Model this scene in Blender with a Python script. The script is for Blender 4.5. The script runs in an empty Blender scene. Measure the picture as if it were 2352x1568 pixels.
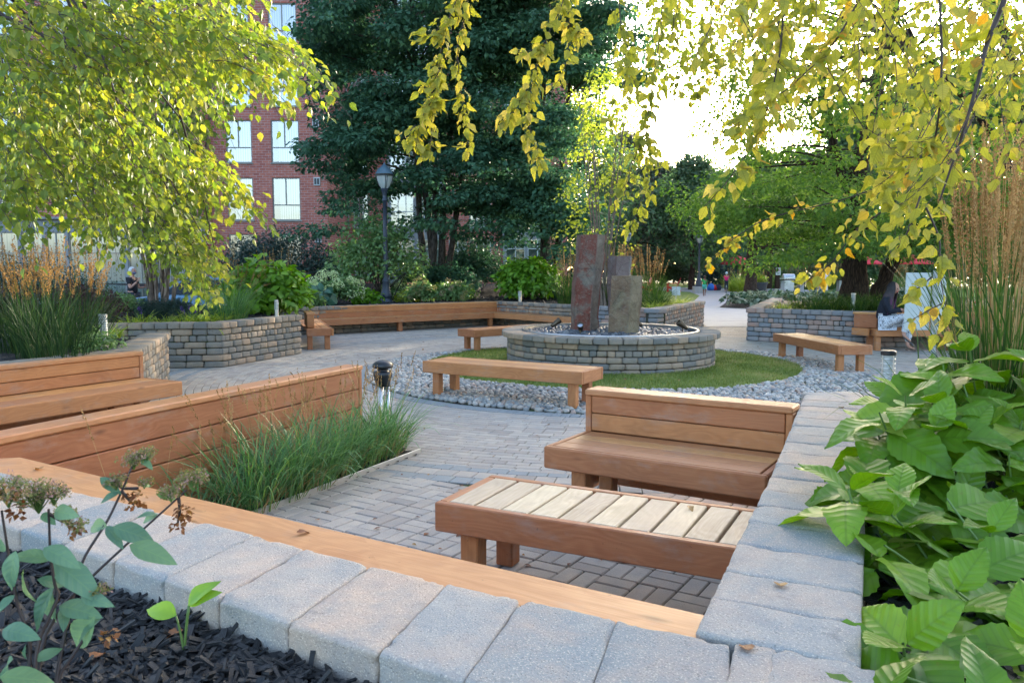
import bpy, math, random
import numpy as np
from mathutils import Vector, Matrix

scene = bpy.context.scene
C = scene.collection
rng = np.random.default_rng(11)
random.seed(5)
PI = math.pi
R = math.radians

# ------------------------------------------------------------------ camera, sky, sun, exposure
CAM_H = 1.6
TILT = math.atan((784 - 618) / 1829.0)
cam = bpy.data.objects.new("camera", bpy.data.cameras.new("camera"))
C.objects.link(cam)
cam.location = (0, 0, CAM_H)
cam.rotation_euler = (PI / 2 - TILT, 0, 0)
cam.data.sensor_width = 36
cam.data.lens = 36 * 1829.0 / 2352
cam.data.clip_start = 0.05
cam.data.clip_end = 900
cam.data.dof.use_dof = True
cam.data.dof.focus_distance = 6.5
cam.data.dof.aperture_fstop = 14.0
scene.camera = cam

SUN_AZ, SUN_EL = R(27), R(11)          # azimuth clockwise from +Y, elevation
world = bpy.data.worlds.new("World")
scene.world = world
world.use_nodes = True
wn = world.node_tree
for n in list(wn.nodes): wn.nodes.remove(n)
sky = wn.nodes.new("ShaderNodeTexSky")
sky.sky_type = 'NISHITA'
sky.sun_disc = False
sky.sun_elevation = SUN_EL
sky.sun_rotation = SUN_AZ
sky.altitude = 100
sky.air_density = 0.75
sky.dust_density = 3.0
sky.ozone_density = 0.8
bg = wn.nodes.new("ShaderNodeBackground")
bg.inputs[1].default_value = 0.15
wo = wn.nodes.new("ShaderNodeOutputWorld")
wn.links.new(sky.outputs[0], bg.inputs[0])
wn.links.new(bg.outputs[0], wo.inputs[0])
sl = bpy.data.lights.new("sun", 'SUN')
sl.energy = 3.2
sl.angle = R(0.6)
sl.color = (1.0, 0.88, 0.68)
sun = bpy.data.objects.new("sun", sl)
C.objects.link(sun)
sd = Vector((math.sin(SUN_AZ) * math.cos(SUN_EL), math.cos(SUN_AZ) * math.cos(SUN_EL), math.sin(SUN_EL)))
sun.rotation_euler = sd.to_track_quat('Z', 'Y').to_euler()
sun.location = sd * 60
scene.view_settings.view_transform = 'Standard'
scene.view_settings.look = 'None'
scene.view_settings.exposure = 2.92
scene.view_settings.gamma = 1.0
scene.cycles.max_bounces = 8
scene.cycles.diffuse_bounces = 4
scene.cycles.glossy_bounces = 3
scene.cycles.transmission_bounces = 5
scene.cycles.transparent_max_bounces = 8
scene.cycles.sample_clamp_indirect = 6
scene.cycles.use_denoising = True

# ------------------------------------------------------------------ layout helpers (metres, +Y away from the viewer)
_c, _s = math.cos(TILT), math.sin(TILT)
def _ray(u, v):
    a = (np.asarray(u, float) - 1176) / 1829; b = -(np.asarray(v, float) - 784) / 1829
    return a, _c + b * _s, -_s + b * _c
def at(u, v, z=0.0):
    a, b, c = _ray(u, v); k = (z - CAM_H) / c
    return Vector((float(a * k), float(b * k), z))
def atd(u, v, y):
    a, b, c = _ray(u, v); k = y / b
    return np.stack([a * k, b * k * np.ones_like(k), CAM_H + c * k], -1)
def atv(u, v, y): return Vector(atd(u, v, y).tolist())

def inpoly(px, py, poly):
    ins = np.zeros(len(px), bool); n = len(poly)
    for i in range(n):
        x0, y0 = poly[i]; x1, y1 = poly[(i + 1) % n]
        c = ((y0 > py) != (y1 > py)) & (px < (x1 - x0) * (py - y0) / (y1 - y0 + 1e-12) + x0)
        ins ^= c
    return ins
def fillpoly(poly, n, r=rng):
    P = np.array(poly, float); lo, hi = P.min(0), P.max(0)
    out = np.zeros((0, 2))
    while len(out) < n:
        q = r.uniform(lo, hi, (n * 3, 2)); q = q[inpoly(q[:, 0], q[:, 1], poly)]
        out = np.vstack([out, q])
    return out[:n]

def vnoise(P, seed=0):
    """smooth value noise, about -1..1, P (n,3)"""
    P = np.asarray(P, float) + seed * 17.31
    i = np.floor(P).astype(np.int64); f = P - i; f = f * f * (3 - 2 * f)
    def h(a):
        k = (a[:, 0] * 374761393 + a[:, 1] * 668265263 + a[:, 2] * 2147483647 + seed * 9176) & 0xffffffff
        k = ((k ^ (k >> 13)) * 1274126177) & 0xffffffff
        k = (k ^ (k >> 16)) & 0xffff
        return k / 32767.5 - 1
    o = np.zeros(len(P))
    for dx in (0, 1):
        for dy in (0, 1):
            for dz in (0, 1):
                w = (f[:, 0] if dx else 1 - f[:, 0]) * (f[:, 1] if dy else 1 - f[:, 1]) * (f[:, 2] if dz else 1 - f[:, 2])
                o += w * h(i + np.array([dx, dy, dz]))
    return o

# ------------------------------------------------------------------ mesh collector
class MB:
    def __init__(s): s.V = []; s.F = []; s.R = []; s.L = []; s.n = 0
    def add(s, V, F, rnd=0.5, loc=None):
        V = np.asarray(V, float).reshape(-1, 3); m = len(V)
        if not isinstance(F, list) or (len(F) and not isinstance(F[0], np.ndarray)):
            F = np.asarray(F) if not isinstance(F, list) or len({len(f) for f in F}) == 1 else F
            if isinstance(F, list):
                g = {}
                for f in F: g.setdefault(len(f), []).append(f)
                F = [np.array(v) for v in g.values()]
            else: F = [np.asarray(F)]
        for f in F:
            if len(f): s.F.append(np.asarray(f, np.int64) + s.n)
        s.V.append(V); s.R.append(np.broadcast_to(np.asarray(rnd, float), (m,)))
        s.L.append(V if loc is None else np.asarray(loc, float).reshape(-1, 3)); s.n += m
        return s
    def inst(s, TV, TF, M, T, rnd, loc=None):
        TV = np.asarray(TV, float); n = len(T); k = len(TV)
        if n == 0: return s
        V = np.einsum('nij,kj->nki', M, TV) + np.asarray(T)[:, None, :]
        off = (np.arange(n) * k)
        Fs = []
        for f in (TF if isinstance(TF, list) else [TF]):
            f = np.asarray(f); Fs.append((f[None] + off[:, None, None]).reshape(-1, f.shape[1]))
        L = None if loc is None else np.tile(np.asarray(loc, float), (n, 1))
        return s.add(V.reshape(-1, 3), Fs, np.repeat(np.asarray(rnd, float), k), L)
    def build(s, name, mat, parent=None, smooth=False, label=None):
        me = bpy.data.meshes.new(name)
        V = np.vstack(s.V); F = s.F
        nl = sum(f.size for f in F); nf = sum(len(f) for f in F)
        me.vertices.add(len(V)); me.vertices.foreach_set("co", V.astype(np.float32).ravel())
        me.loops.add(nl); me.loops.foreach_set("vertex_index", np.concatenate([f.ravel() for f in F]).astype(np.int32))
        me.polygons.add(nf)
        tot = np.concatenate([np.full(len(f), f.shape[1]) for f in F])
        me.polygons.foreach_set("loop_start", np.concatenate([[0], np.cumsum(tot)[:-1]]).astype(np.int32))
        me.polygons.foreach_set("use_smooth", np.full(nf, bool(smooth)))
        me.update(calc_edges=True)
        a = me.attributes.new("rnd", 'FLOAT', 'POINT'); a.data.foreach_set("value", np.concatenate(s.R).astype(np.float32))
        a = me.attributes.new("loc", 'FLOAT_VECTOR', 'POINT'); a.data.foreach_set("vector", np.vstack(s.L).astype(np.float32).ravel())
        if mat: me.materials.append(mat)
        o = bpy.data.objects.new(name, me); C.objects.link(o)
        if parent: o.parent = parent
        if label: o["label"] = label
        return o

def thing(name, label, cat, loc=(0, 0, 0), rz=0.0, group=None):
    o = bpy.data.objects.new(name, None); C.objects.link(o); o.empty_display_size = 0.2
    o.location = loc; o.rotation_euler = (0, 0, rz); o["label"] = label; o["category"] = cat; o["kind"] = "thing"
    if group: o["group"] = group
    return o
def tag(o, label, cat, group=None, kind=None):
    o["label"] = label; o["category"] = cat
    if group: o["group"] = group
    if kind: o["kind"] = kind
    return o
def struct(o, label=None, kind="structure"):
    o["kind"] = kind
    if label: o["label"] = label
    return o
def dup(root, loc, rz=None, label=None, scale=None):
    r = root.copy(); C.objects.link(r); r.location = loc
    if rz is not None: r.rotation_euler = (0, 0, rz)
    if scale: r.scale = (scale,) * 3
    if label: r["label"] = label
    for ch in list(root.children):
        c = ch.copy(); C.objects.link(c); c.parent = r
        for g in list(ch.children):
            d = g.copy(); C.objects.link(d); d.parent = c
    return r

# chamfered box template
def _ctemplate():
    cs = [(x, y, z) for x in (-1, 1) for y in (-1, 1) for z in (-1, 1)]
    ax = []; ix = {}
    for c in cs:
        for a in range(3): ix[(c, a)] = len(ax); ax.append((c, a))
    F = []
    for a in range(3):
        o = [i for i in range(3) if i != a]
        for s in (-1, 1):
            ring = []
            for p, q in ((-1, -1), (1, -1), (1, 1), (-1, 1)):
                c = [0, 0, 0]; c[a] = s; c[o[0]] = p; c[o[1]] = q; ring.append(ix[(tuple(c), a)])
            F.append(ring)
            for b in o:       # edge quads between face a (sign s) and face b
                if b < a: continue
                e = [i for i in range(3) if i not in (a, b)][0]
                for t in (-1, 1):
                    c1 = [0, 0, 0]; c1[a] = s; c1[b] = t; c1[e] = -1; c2 = list(c1); c2[e] = 1
                    c1, c2 = tuple(c1), tuple(c2)
                    F.append([ix[(c1, a)], ix[(c2, a)], ix[(c2, b)], ix[(c1, b)]])
    for c in cs: F.append([ix[(c, 0)], ix[(c, 1)], ix[(c, 2)]])
    sg = np.array([c for c, a in ax], float); ins = np.array([[0. if i == a else 1. for i in range(3)] for c, a in ax])
    V = sg * (1 - 0.2 * ins)
    out = []
    for f in F:
        p = V[f]; n = np.cross(p[1] - p[0], p[2] - p[0])
        out.append(f if np.dot(n, p.mean(0)) > 0 else f[::-1])
    return sg, ins, [np.array([f for f in out if len(f) == 4]), np.array([f for f in out if len(f) == 3])]
CB_S, CB_I, CB_F = _ctemplate()
def rotz(a):
    c, s = math.cos(a), math.sin(a); return np.array([[c, -s, 0], [s, c, 0], [0, 0, 1.]])
def box(mb, c, half, a=0.0, ch=0.006, rnd=None, M=None, grain=0):
    """chamfered box; a = rotation about Z; grain = local axis the wood grain runs along"""
    h = np.asarray(half, float); V = CB_S * (h - np.minimum(ch, h.min() * .8) * CB_I)
    if rnd is None: rnd = random.random()
    L = V.copy()
    if grain: L = np.roll(L, -grain, axis=1)
    L = L + np.array([rnd * 37.1, rnd * 11.7, rnd * 5.3])
    Mx = rotz(a) if M is None else np.asarray(M)
    mb.add(V @ Mx.T + np.asarray(c, float), CB_F, rnd, L)
def bar(mb, p, q, w, h, ch=0.006, rnd=None, up=(0, 0, 1)):
    """square bar between two points; w sideways, h along up"""
    p = Vector(p); q = Vector(q); d = q - p; L = d.length; x = d / L
    y = Vector(up).cross(x)
    if y.length < 1e-4: y = Vector((1, 0, 0)).cross(x)
    y.normalize(); z = x.cross(y)
    M = np.array([x, y, z]).T
    box(mb, (p + q) / 2, (L / 2, w / 2, h / 2), ch=ch, rnd=rnd, M=M)

def tube(mb, pts, rad, sides=7, rnd=0.5, cap=True):
    pts = np.asarray([tuple(p) for p in pts], float); n = len(pts)
    rad = np.broadcast_to(np.asarray(rad, float), (n,))
    t = np.gradient(pts, axis=0); t /= np.linalg.norm(t, axis=1)[:, None] + 1e-9
    a = np.array([0, 0, 1.]) if abs(t[0, 2]) < .9 else np.array([1., 0, 0])
    u = np.cross(t, a); u /= np.linalg.norm(u, axis=1)[:, None] + 1e-9
    for i in range(1, n):
        w = u[i - 1] - np.dot(u[i - 1], t[i]) * t[i]; u[i] = w / (np.linalg.norm(w) + 1e-9)
    v = np.cross(t, u)
    th = np.arange(sides) * 2 * PI / sides
    V = pts[:, None] + rad[:, None, None] * (np.cos(th)[None, :, None] * u[:, None] + np.sin(th)[None, :, None] * v[:, None])
    ln = np.concatenate([[0], np.cumsum(np.linalg.norm(np.diff(pts, axis=0), axis=1))])
    L = np.stack([np.cos(th)[None] * rad[:, None], np.sin(th)[None] * rad[:, None], np.broadcast_to(ln[:, None], (n, sides))], -1)
    i = np.arange(n - 1)[:, None] * sides; j = np.arange(sides)[None]; k = (j + 1) % sides
    F = np.stack([i + j, i + k, i + sides + k, i + sides + j], -1).reshape(-1, 4)
    V = V.reshape(-1, 3); L = L.reshape(-1, 3) + rnd * 13
    Fs = [F]
    if cap: Fs.append(np.array([list(range(sides))[::-1]])); Fs.append(np.array([[(n - 1) * sides + q for q in range(sides)]]))
    mb.add(V, Fs, rnd, L)
def lathe(mb, prof, c=(0, 0, 0), sides=24, rnd=0.5, M=None):
    prof = np.asarray(prof, float); n = len(prof); th = np.arange(sides) * 2 * PI / sides
    V = np.stack([prof[:, 0, None] * np.cos(th), prof[:, 0, None] * np.sin(th), np.broadcast_to(prof[:, 1, None], (n, sides))], -1).reshape(-1, 3)
    i = np.arange(n - 1)[:, None] * sides; j = np.arange(sides)[None]; k = (j + 1) % sides
    F = np.stack([i + j, i + k, i + sides + k, i + sides + j], -1).reshape(-1, 4)
    if M is not None: V = V @ np.asarray(M).T
    mb.add(V + np.asarray(c, float), [F], rnd)
def bez(p0, p1, p2, n=8):
    t = np.linspace(0, 1, n)[:, None]; p0, p1, p2 = (np.array(tuple(p), float) for p in (p0, p1, p2))
    return (1 - t) ** 2 * p0 + 2 * t * (1 - t) * p1 + t * t * p2
def prism(mb, poly, z0, z1, rnd=0.5):
    n = len(poly); P = np.array(poly, float)
    V = np.vstack([np.c_[P, np.full(n, z0)], np.c_[P, np.full(n, z1)]])
    side = np.array([[i, (i + 1) % n, n + (i + 1) % n, n + i] for i in range(n)])
    mb.add(V, [side, np.array([list(range(n))[::-1]]), np.array([list(range(n, 2 * n))])], rnd)

# rounded tumbled block: a gridded cube pushed towards a rounded box with worn, uneven faces
def _gridcube(n):
    V = []; F = []; ix = {}
    def vid(p):
        k = tuple(np.round(p, 5))
        if k not in ix: ix[k] = len(V); V.append(k)
        return ix[k]
    g = np.linspace(-1, 1, n + 1)
    for a in range(3):
        b, c = (a + 1) % 3, (a + 2) % 3
        for s in (-1, 1):
            for i in range(n):
                for j in range(n):
                    q = []
                    for (p, r) in ((i, j), (i + 1, j), (i + 1, j + 1), (i, j + 1)):
                        v = [0, 0, 0]; v[a] = s; v[b] = g[p]; v[c] = g[r]; q.append(vid(v))
                    F.append(q if s > 0 else q[::-1])
    return np.array(V, float), np.array(F)
_GC = {}
def rblock(mb, c, half, a=0.0, r=0.012, n=4, amp=0.003, rnd=None, sk=None, freq=18.0, taper=None):
    if n not in _GC: _GC[n] = _gridcube(n)
    G, F = _GC[n]; h = np.asarray(half, float); r = min(r, h.min() * .8)
    g = np.sign(G) * np.abs(G) ** 0.62          # crowd grid lines towards the edges
    P = g * h
    inner = np.clip(P, -(h - r), h - r); d = P - inner; ln = np.linalg.norm(d, axis=1)[:, None]
    P = inner + np.where(ln > 1e-9, d / np.maximum(ln, 1e-9) * r, 0)
    if rnd is None: rnd = random.random()
    if taper is not None: P[:, 0] *= 1 + taper * P[:, 1] / h[1]
    sc = (P / h)
    edge = np.clip((np.sort(np.abs(sc), axis=1)[:, 1] - .75) * 4, 0, 1)
    nn = vnoise(P * freq, int(rnd * 1000)) + .5 * vnoise(P * freq * 2.3, int(rnd * 777))
    P = P - (P / (np.linalg.norm(P / h, axis=1)[:, None] + 1e-6) / h) * 0 + sc * (nn * amp * (0.35 + edge * 1.3))[:, None]
    V = P @ rotz(a).T + np.asarray(c, float)
    mb.add(V, [F], rnd, V)
# ------------------------------------------------------------------ materials
def mat(name):
    m = bpy.data.materials.new(name); m.use_nodes = True
    nt = m.node_tree
    for n in list(nt.nodes): nt.nodes.remove(n)
    out = nt.nodes.new("ShaderNodeOutputMaterial")
    return m, nt, out
class N:
    """tiny node-graph helper"""
    def __init__(s, nt): s.nt = nt
    def new(s, t, **k):
        n = s.nt.nodes.new(t)
        for a, b in k.items(): setattr(n, a, b)
        return n
    def put(s, sock, v):
        if isinstance(v, bpy.types.NodeSocket): s.nt.links.new(v, sock)
        elif v is not None:
            sock.default_value = (tuple(v) + (1,))[:4] if (isinstance(v, (tuple, list)) and sock.type == 'RGBA') else v
    def attr(s, name, out="Fac"):
        n = s.new("ShaderNodeAttribute", attribute_name=name); return n.outputs[out]
    def obj(s): return s.new("ShaderNodeTexCoord").outputs["Object"]
    def gen(s): return s.new("ShaderNodeNewGeometry").outputs["Position"]
    def noise(s, vec, scale, det=3, rough=.55, dist=0, out="Fac"):
        n = s.new("ShaderNodeTexNoise"); s.put(n.inputs["Vector"], vec); n.inputs["Scale"].default_value = scale
        n.inputs["Detail"].default_value = det; n.inputs["Roughness"].default_value = rough; n.inputs["Distortion"].default_value = dist
        return n.outputs[out]
    def vor(s, vec, scale, out="Distance", feature='F1', rnd=1.0):
        n = s.new("ShaderNodeTexVoronoi", feature=feature); s.put(n.inputs["Vector"], vec); n.inputs["Scale"].default_value = scale
        n.inputs["Randomness"].default_value = rnd
        return n.outputs[out]
    def ramp(s, fac, stops, interp='LINEAR'):
        n = s.new("ShaderNodeValToRGB"); s.put(n.inputs[0], fac); cr = n.color_ramp; cr.interpolation = interp
        while len(cr.elements) < len(stops): cr.elements.new(0.5)
        for e, (p, c) in zip(cr.elements, stops):
            e.position = p; e.color = tuple(c) + (1,) if len(c) == 3 else c
        return n.outputs[0]
    def r1(s, fac, a, b, lo=0.0, hi=1.0):
        n = s.new("ShaderNodeMapRange"); s.put(n.inputs[0], fac)
        for i, v in zip((1, 2, 3, 4), (a, b, lo, hi)): s.put(n.inputs[i], v)
        return n.outputs[0]
    def math(s, op, a, b=None, c=None):
        n = s.new("ShaderNodeMath", operation=op); s.put(n.inputs[0], a)
        if b is not None: s.put(n.inputs[1], b)
        if c is not None: s.put(n.inputs[2], c)
        return n.outputs[0]
    def vmul(s, vec, v):
        n = s.new("ShaderNodeVectorMath", operation='MULTIPLY'); s.put(n.inputs[0], vec); s.put(n.inputs[1], v); return n.outputs[0]
    def vadd(s, vec, v):
        n = s.new("ShaderNodeVectorMath", operation='ADD'); s.put(n.inputs[0], vec); s.put(n.inputs[1], v); return n.outputs[0]
    def sep(s, vec):
        n = s.new("ShaderNodeSeparateXYZ"); s.put(n.inputs[0], vec); return n.outputs
    def comb(s, x, y, z=0.0):
        n = s.new("ShaderNodeCombineXYZ")
        for i, v in enumerate((x, y, z)): s.put(n.inputs[i], v)
        return n.outputs[0]
    def mix(s, f, a, b, mode='MIX'):
        n = s.new("ShaderNodeMix", data_type='RGBA', blend_type=mode); s.put(n.inputs[0], f); s.put(n.inputs[6], a); s.put(n.inputs[7], b)
        return n.outputs[2]
    def bump(s, h, strength=.4, dist=.01, normal=None):
        n = s.new("ShaderNodeBump"); n.inputs["Strength"].default_value = strength; n.inputs["Distance"].default_value = dist
        s.put(n.inputs["Height"], h)
        if normal is not None: s.put(n.inputs["Normal"], normal)
        return n.outputs[0]
    def pbr(s, col, rough=.6, normal=None, metal=0.0, spec=.5, **k):
        n = s.new("ShaderNodeBsdfPrincipled"); s.put(n.inputs["Base Color"], col); s.put(n.inputs["Roughness"], rough)
        s.put(n.inputs["Metallic"], metal); s.put(n.inputs["Specular IOR Level"], spec)
        if normal is not None: s.put(n.inputs["Normal"], normal)
        for a, b in k.items(): s.put(n.inputs[a.replace("_", " ")], b)
        return n.outputs[0]

def m_wood(name, c0, c1, c2, rough=.5, dark=.5, bump=.35):
    m, nt, out = mat(name); g = N(nt)
    loc = g.attr("loc", "Vector"); rnd = g.attr("rnd")
    st = g.vmul(loc, (1.0, 9.0, 9.0))
    d = g.noise(g.vmul(loc, (1.2, 2.2, 2.2)), 1.6, 3)
    grain = g.new("ShaderNodeTexWave", wave_type='BANDS', bands_direction='Z')
    g.put(grain.inputs[0], g.vadd(g.vmul(loc, (.5, 3.0, 3.0)), g.vmul(g.noise(g.vmul(loc, (.9, 2.5, 2.5)), 2.2, 2, out="Color"), (1.1, 1.1, 1.1))))
    grain.inputs["Scale"].default_value = 2.6; grain.inputs["Distortion"].default_value = .9; grain.inputs["Detail"].default_value = 2
    fine = g.noise(g.vmul(loc, (2.2, 70, 70)), 2.2, 4, .6)
    # knots
    kd = g.vor(g.vmul(loc, (1.5, 4.2, 4.2)), 1.25, rnd=1.0)
    kn = g.r1(kd, .02, .11, 1, 0)
    col = g.ramp(grain.outputs[0], [(0, tuple(.28 * a + .72 * b for a, b in zip(c0, c1))), (.5, c1), (1, tuple(.35 * a + .65 * b for a, b in zip(c2, c1)))])
    col = g.mix(g.r1(fine, .35, .75, 0, .55), col, c0)
    col = g.mix(g.r1(d, .3, .75, 0, .5), col, c2)
    col = g.mix(g.math('MULTIPLY', kn, .6), col, tuple(v * .25 for v in c0))
    hsv = g.new("ShaderNodeHueSaturation"); g.put(hsv.inputs["Color"], col)
    g.put(hsv.inputs["Value"], g.r1(rnd, 0, 1, .82, 1.15)); g.put(hsv.inputs["Hue"], g.r1(rnd, 0, 1, .493, .505))
    spots = g.r1(g.noise(g.gen(), 55, 2), .72, .78, 0, dark)
    blot = g.r1(g.noise(g.gen(), 2.3, 4, .65), .5, .72, 0, .30)
    col = g.mix(blot, hsv.outputs[0], tuple(v * .55 for v in c0))
    grey = g.r1(g.noise(g.vadd(g.vmul(g.gen(), (1, 1, 2.5)), (5, 2, 9)), 3.1, 5, .7), .54, .70, 0, .38)
    col = g.mix(grey, col, (.33, .25, .20))
    col = g.mix(spots, col, (.05, .03, .02))
    nrm = g.bump(g.math('ADD', fine, g.math('MULTIPLY', grain.outputs[0], .3)), bump, .002)
    nt.links.new(g.pbr(col, g.r1(fine, .2, .9, rough + .0, rough + .22), nrm, spec=.45), out.inputs[0])
    return m
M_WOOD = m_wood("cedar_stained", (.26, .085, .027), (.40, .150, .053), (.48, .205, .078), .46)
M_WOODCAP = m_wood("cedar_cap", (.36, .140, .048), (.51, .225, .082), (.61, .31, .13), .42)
M_WOODW = m_wood("cedar_weathered", (.40, .28, .16), (.56, .43, .28), (.65, .53, .37), .5, bump=.7)

def m_stone(name, cols, speck=.35, scale=1.0, moss=0.0, bump=.5, patch=.6, blotch=False):
    m, nt, out = mat(name); g = N(nt)
    p = g.gen(); rnd = g.attr("rnd")
    base = g.ramp(rnd, cols)
    big = g.noise(p, 3.2 * scale, 3)
    blue = cols[0][1]; pink = cols[-1][1]
    col = g.mix(g.r1(big, .38, .68, 0, patch), base, tuple(.5 * (a + b) for a, b in zip(blue, pink)))
    col = g.mix(g.r1(g.noise(p, 9 * scale, 4, .6), .4, .7, 0, .45), col, blue)
    if blotch:
        col = g.mix(g.r1(g.noise(p, 5.5, 6, .68, .3), .42, .66, 0, .5), col, (blue[0] * .92, blue[1] * 1.0, blue[2] * 1.06))
        col = g.mix(g.r1(g.noise(g.vadd(p, (7, 3, 1)), 4.5, 6, .68, .3), .44, .68, 0, .45), col, (pink[0] * 1.02, pink[1] * .93, pink[2] * .9))
        col = g.mix(g.r1(g.noise(p, 16, 5, .7), .60, .74, 0, .45), col, (.10, .10, .095))
    sp = g.noise(p, 170 * scale, 2, .7)
    col = g.mix(g.r1(sp, .56, .70, 0, speck), col, tuple(min(1, v * 2.1) for v in pink))
    col = g.mix(g.r1(g.noise(p, 120 * scale, 3, .7), .58, .7, 0, speck * .8), col, tuple(v * .35 for v in blue))
    if moss:
        z = g.sep(p)[2]
        col = g.mix(g.math('MULTIPLY', g.r1(g.noise(p, 5, 4, .6), .42, .62, 0, 1), moss), col, (.055, .065, .022))
    h = g.math('ADD', g.math('MULTIPLY', g.noise(p, 60 * scale, 4, .65), .5), g.math('MULTIPLY', sp, .6))
    pit = g.r1(g.vor(p, 70 * scale), .05, .3, -.6, 0)
    nrm = g.bump(g.math('ADD', h, pit), bump, .004)
    nt.links.new(g.pbr(col, .85, nrm, spec=.3), out.inputs[0])
    return m
BL = (.17, .185, .195); GR = (.25, .245, .24); PK = (.37, .27, .22)
M_STONE = m_stone("tumbled_stone", [(0, BL), (.3, (.20, .22, .24)), (.5, GR), (.75, PK), (1, (.35, .22, .17))], patch=.2)
M_STONEN = m_stone("tumbled_stone_near", [(0, (.23, .245, .24)), (.3, (.33, .325, .30)), (.6, (.42, .37, .315)), (1, (.51, .38, .28))], .5, 1.25, bump=1.0, patch=.35, blotch=True)
M_STONEF = m_stone("tumbled_stone_brown", [(0, (.14, .145, .14)), (.35, (.22, .20, .17)), (.65, (.31, .24, .17)), (1, (.40, .28, .19))], .3, moss=.14, patch=.2)
M_PAVER = m_stone("paver_concrete", [(0, (.23, .25, .255)), (.22, (.26, .28, .275)), (.3, (.35, .30, .25)), (.6, (.45, .39, .325)), (.85, (.40, .335, .275)), (1, (.29, .245, .205))], .4, 1.0, patch=0.25, bump=.5)

def m_plain(name, col, rough=.5, metal=0.0, bumpn=None, var=.0, spec=.5):
    m, nt, out = mat(name); g = N(nt)
    c = col
    if var: c = g.mix(g.r1(g.noise(g.gen(), 6, 4), .3, .75, 0, 1), tuple(v * (1 - var) for v in col), tuple(min(1, v * (1 + var)) for v in col))
    nrm = None
    if bumpn: nrm = g.bump(g.noise(g.gen(), bumpn, 4), .4, .01)
    nt.links.new(g.pbr(c, rough, nrm, metal, spec), out.inputs[0]); return m
M_BLACK = m_plain("black_powder_coat", (.012, .014, .018), .38, var=.3)
M_LAMP = m_plain("lamp_dark_blue_metal", (.022, .034, .055), .42, var=.25)
M_LAMPTOP = m_plain("lamp_cap_blue_grey", (.075, .13, .17), .4, var=.2)
M_STEEL = m_plain("brushed_steel", (.55, .56, .57), .32, 1.0, var=.12)
M_BRONZE = m_plain("bronze_spot", (.10, .075, .05), .45, .7, var=.3)
M_RED = m_plain("red_paint", (.50, .012, .015), .4, var=.15)
M_REDCLOTH = m_plain("red_canvas", (.62, .035, .05), .8, var=.1)
M_WHITE = m_plain("white_board", (.62, .70, .72), .5, var=.05)
M_BOARD = m_plain("pale_panel", (.42, .47, .45), .6, var=.05)
M_POSTG = m_plain("grey_post", (.30, .32, .31), .55, var=.15)
M_DGREY = m_plain("dark_grey_plastic", (.035, .04, .048), .5, var=.1)
M_CONC = m_plain("concrete", (.34, .34, .33), .85, bumpn=60, var=.1)
M_BARK = None

def m_bark(name, c0, c1, sc=1.0):
    m, nt, out = mat(name); g = N(nt)
    loc = g.attr("loc", "Vector")
    n1 = g.noise(g.vmul(loc, (30 * sc, 30 * sc, 5 * sc)), 1.0, 5, .65)
    v = g.vor(g.vmul(loc, (22 * sc, 22 * sc, 4 * sc)), 1.0, feature='DISTANCE_TO_EDGE')
    col = g.ramp(g.math('MULTIPLY', n1, g.r1(v, 0, .25, .5, 1.1)), [(.15, c0), (.6, c1)])
    nt.links.new(g.pbr(col, .9, g.bump(g.math('ADD', n1, g.r1(v, 0, .2, 0, 1)), .9, .02), spec=.2), out.inputs[0]); return m
M_BARK = m_bark("bark_grey", (.028, .022, .018), (.14, .115, .095))
M_BARKD = m_bark("bark_dark", (.018, .012, .009), (.085, .055, .04))
M_BARKP = m_bark("bark_peeling", (.05, .035, .028), (.30, .22, .17), .7)
M_TWIG = m_plain("twig_purple_brown", (.045, .026, .022), .55, var=.3)
M_TWIGG = m_plain("green_stem", (.10, .17, .035), .5, var=.2)
M_TWIGP = m_plain("pale_brown_stem", (.16, .12, .09), .7, var=.3)

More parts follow.
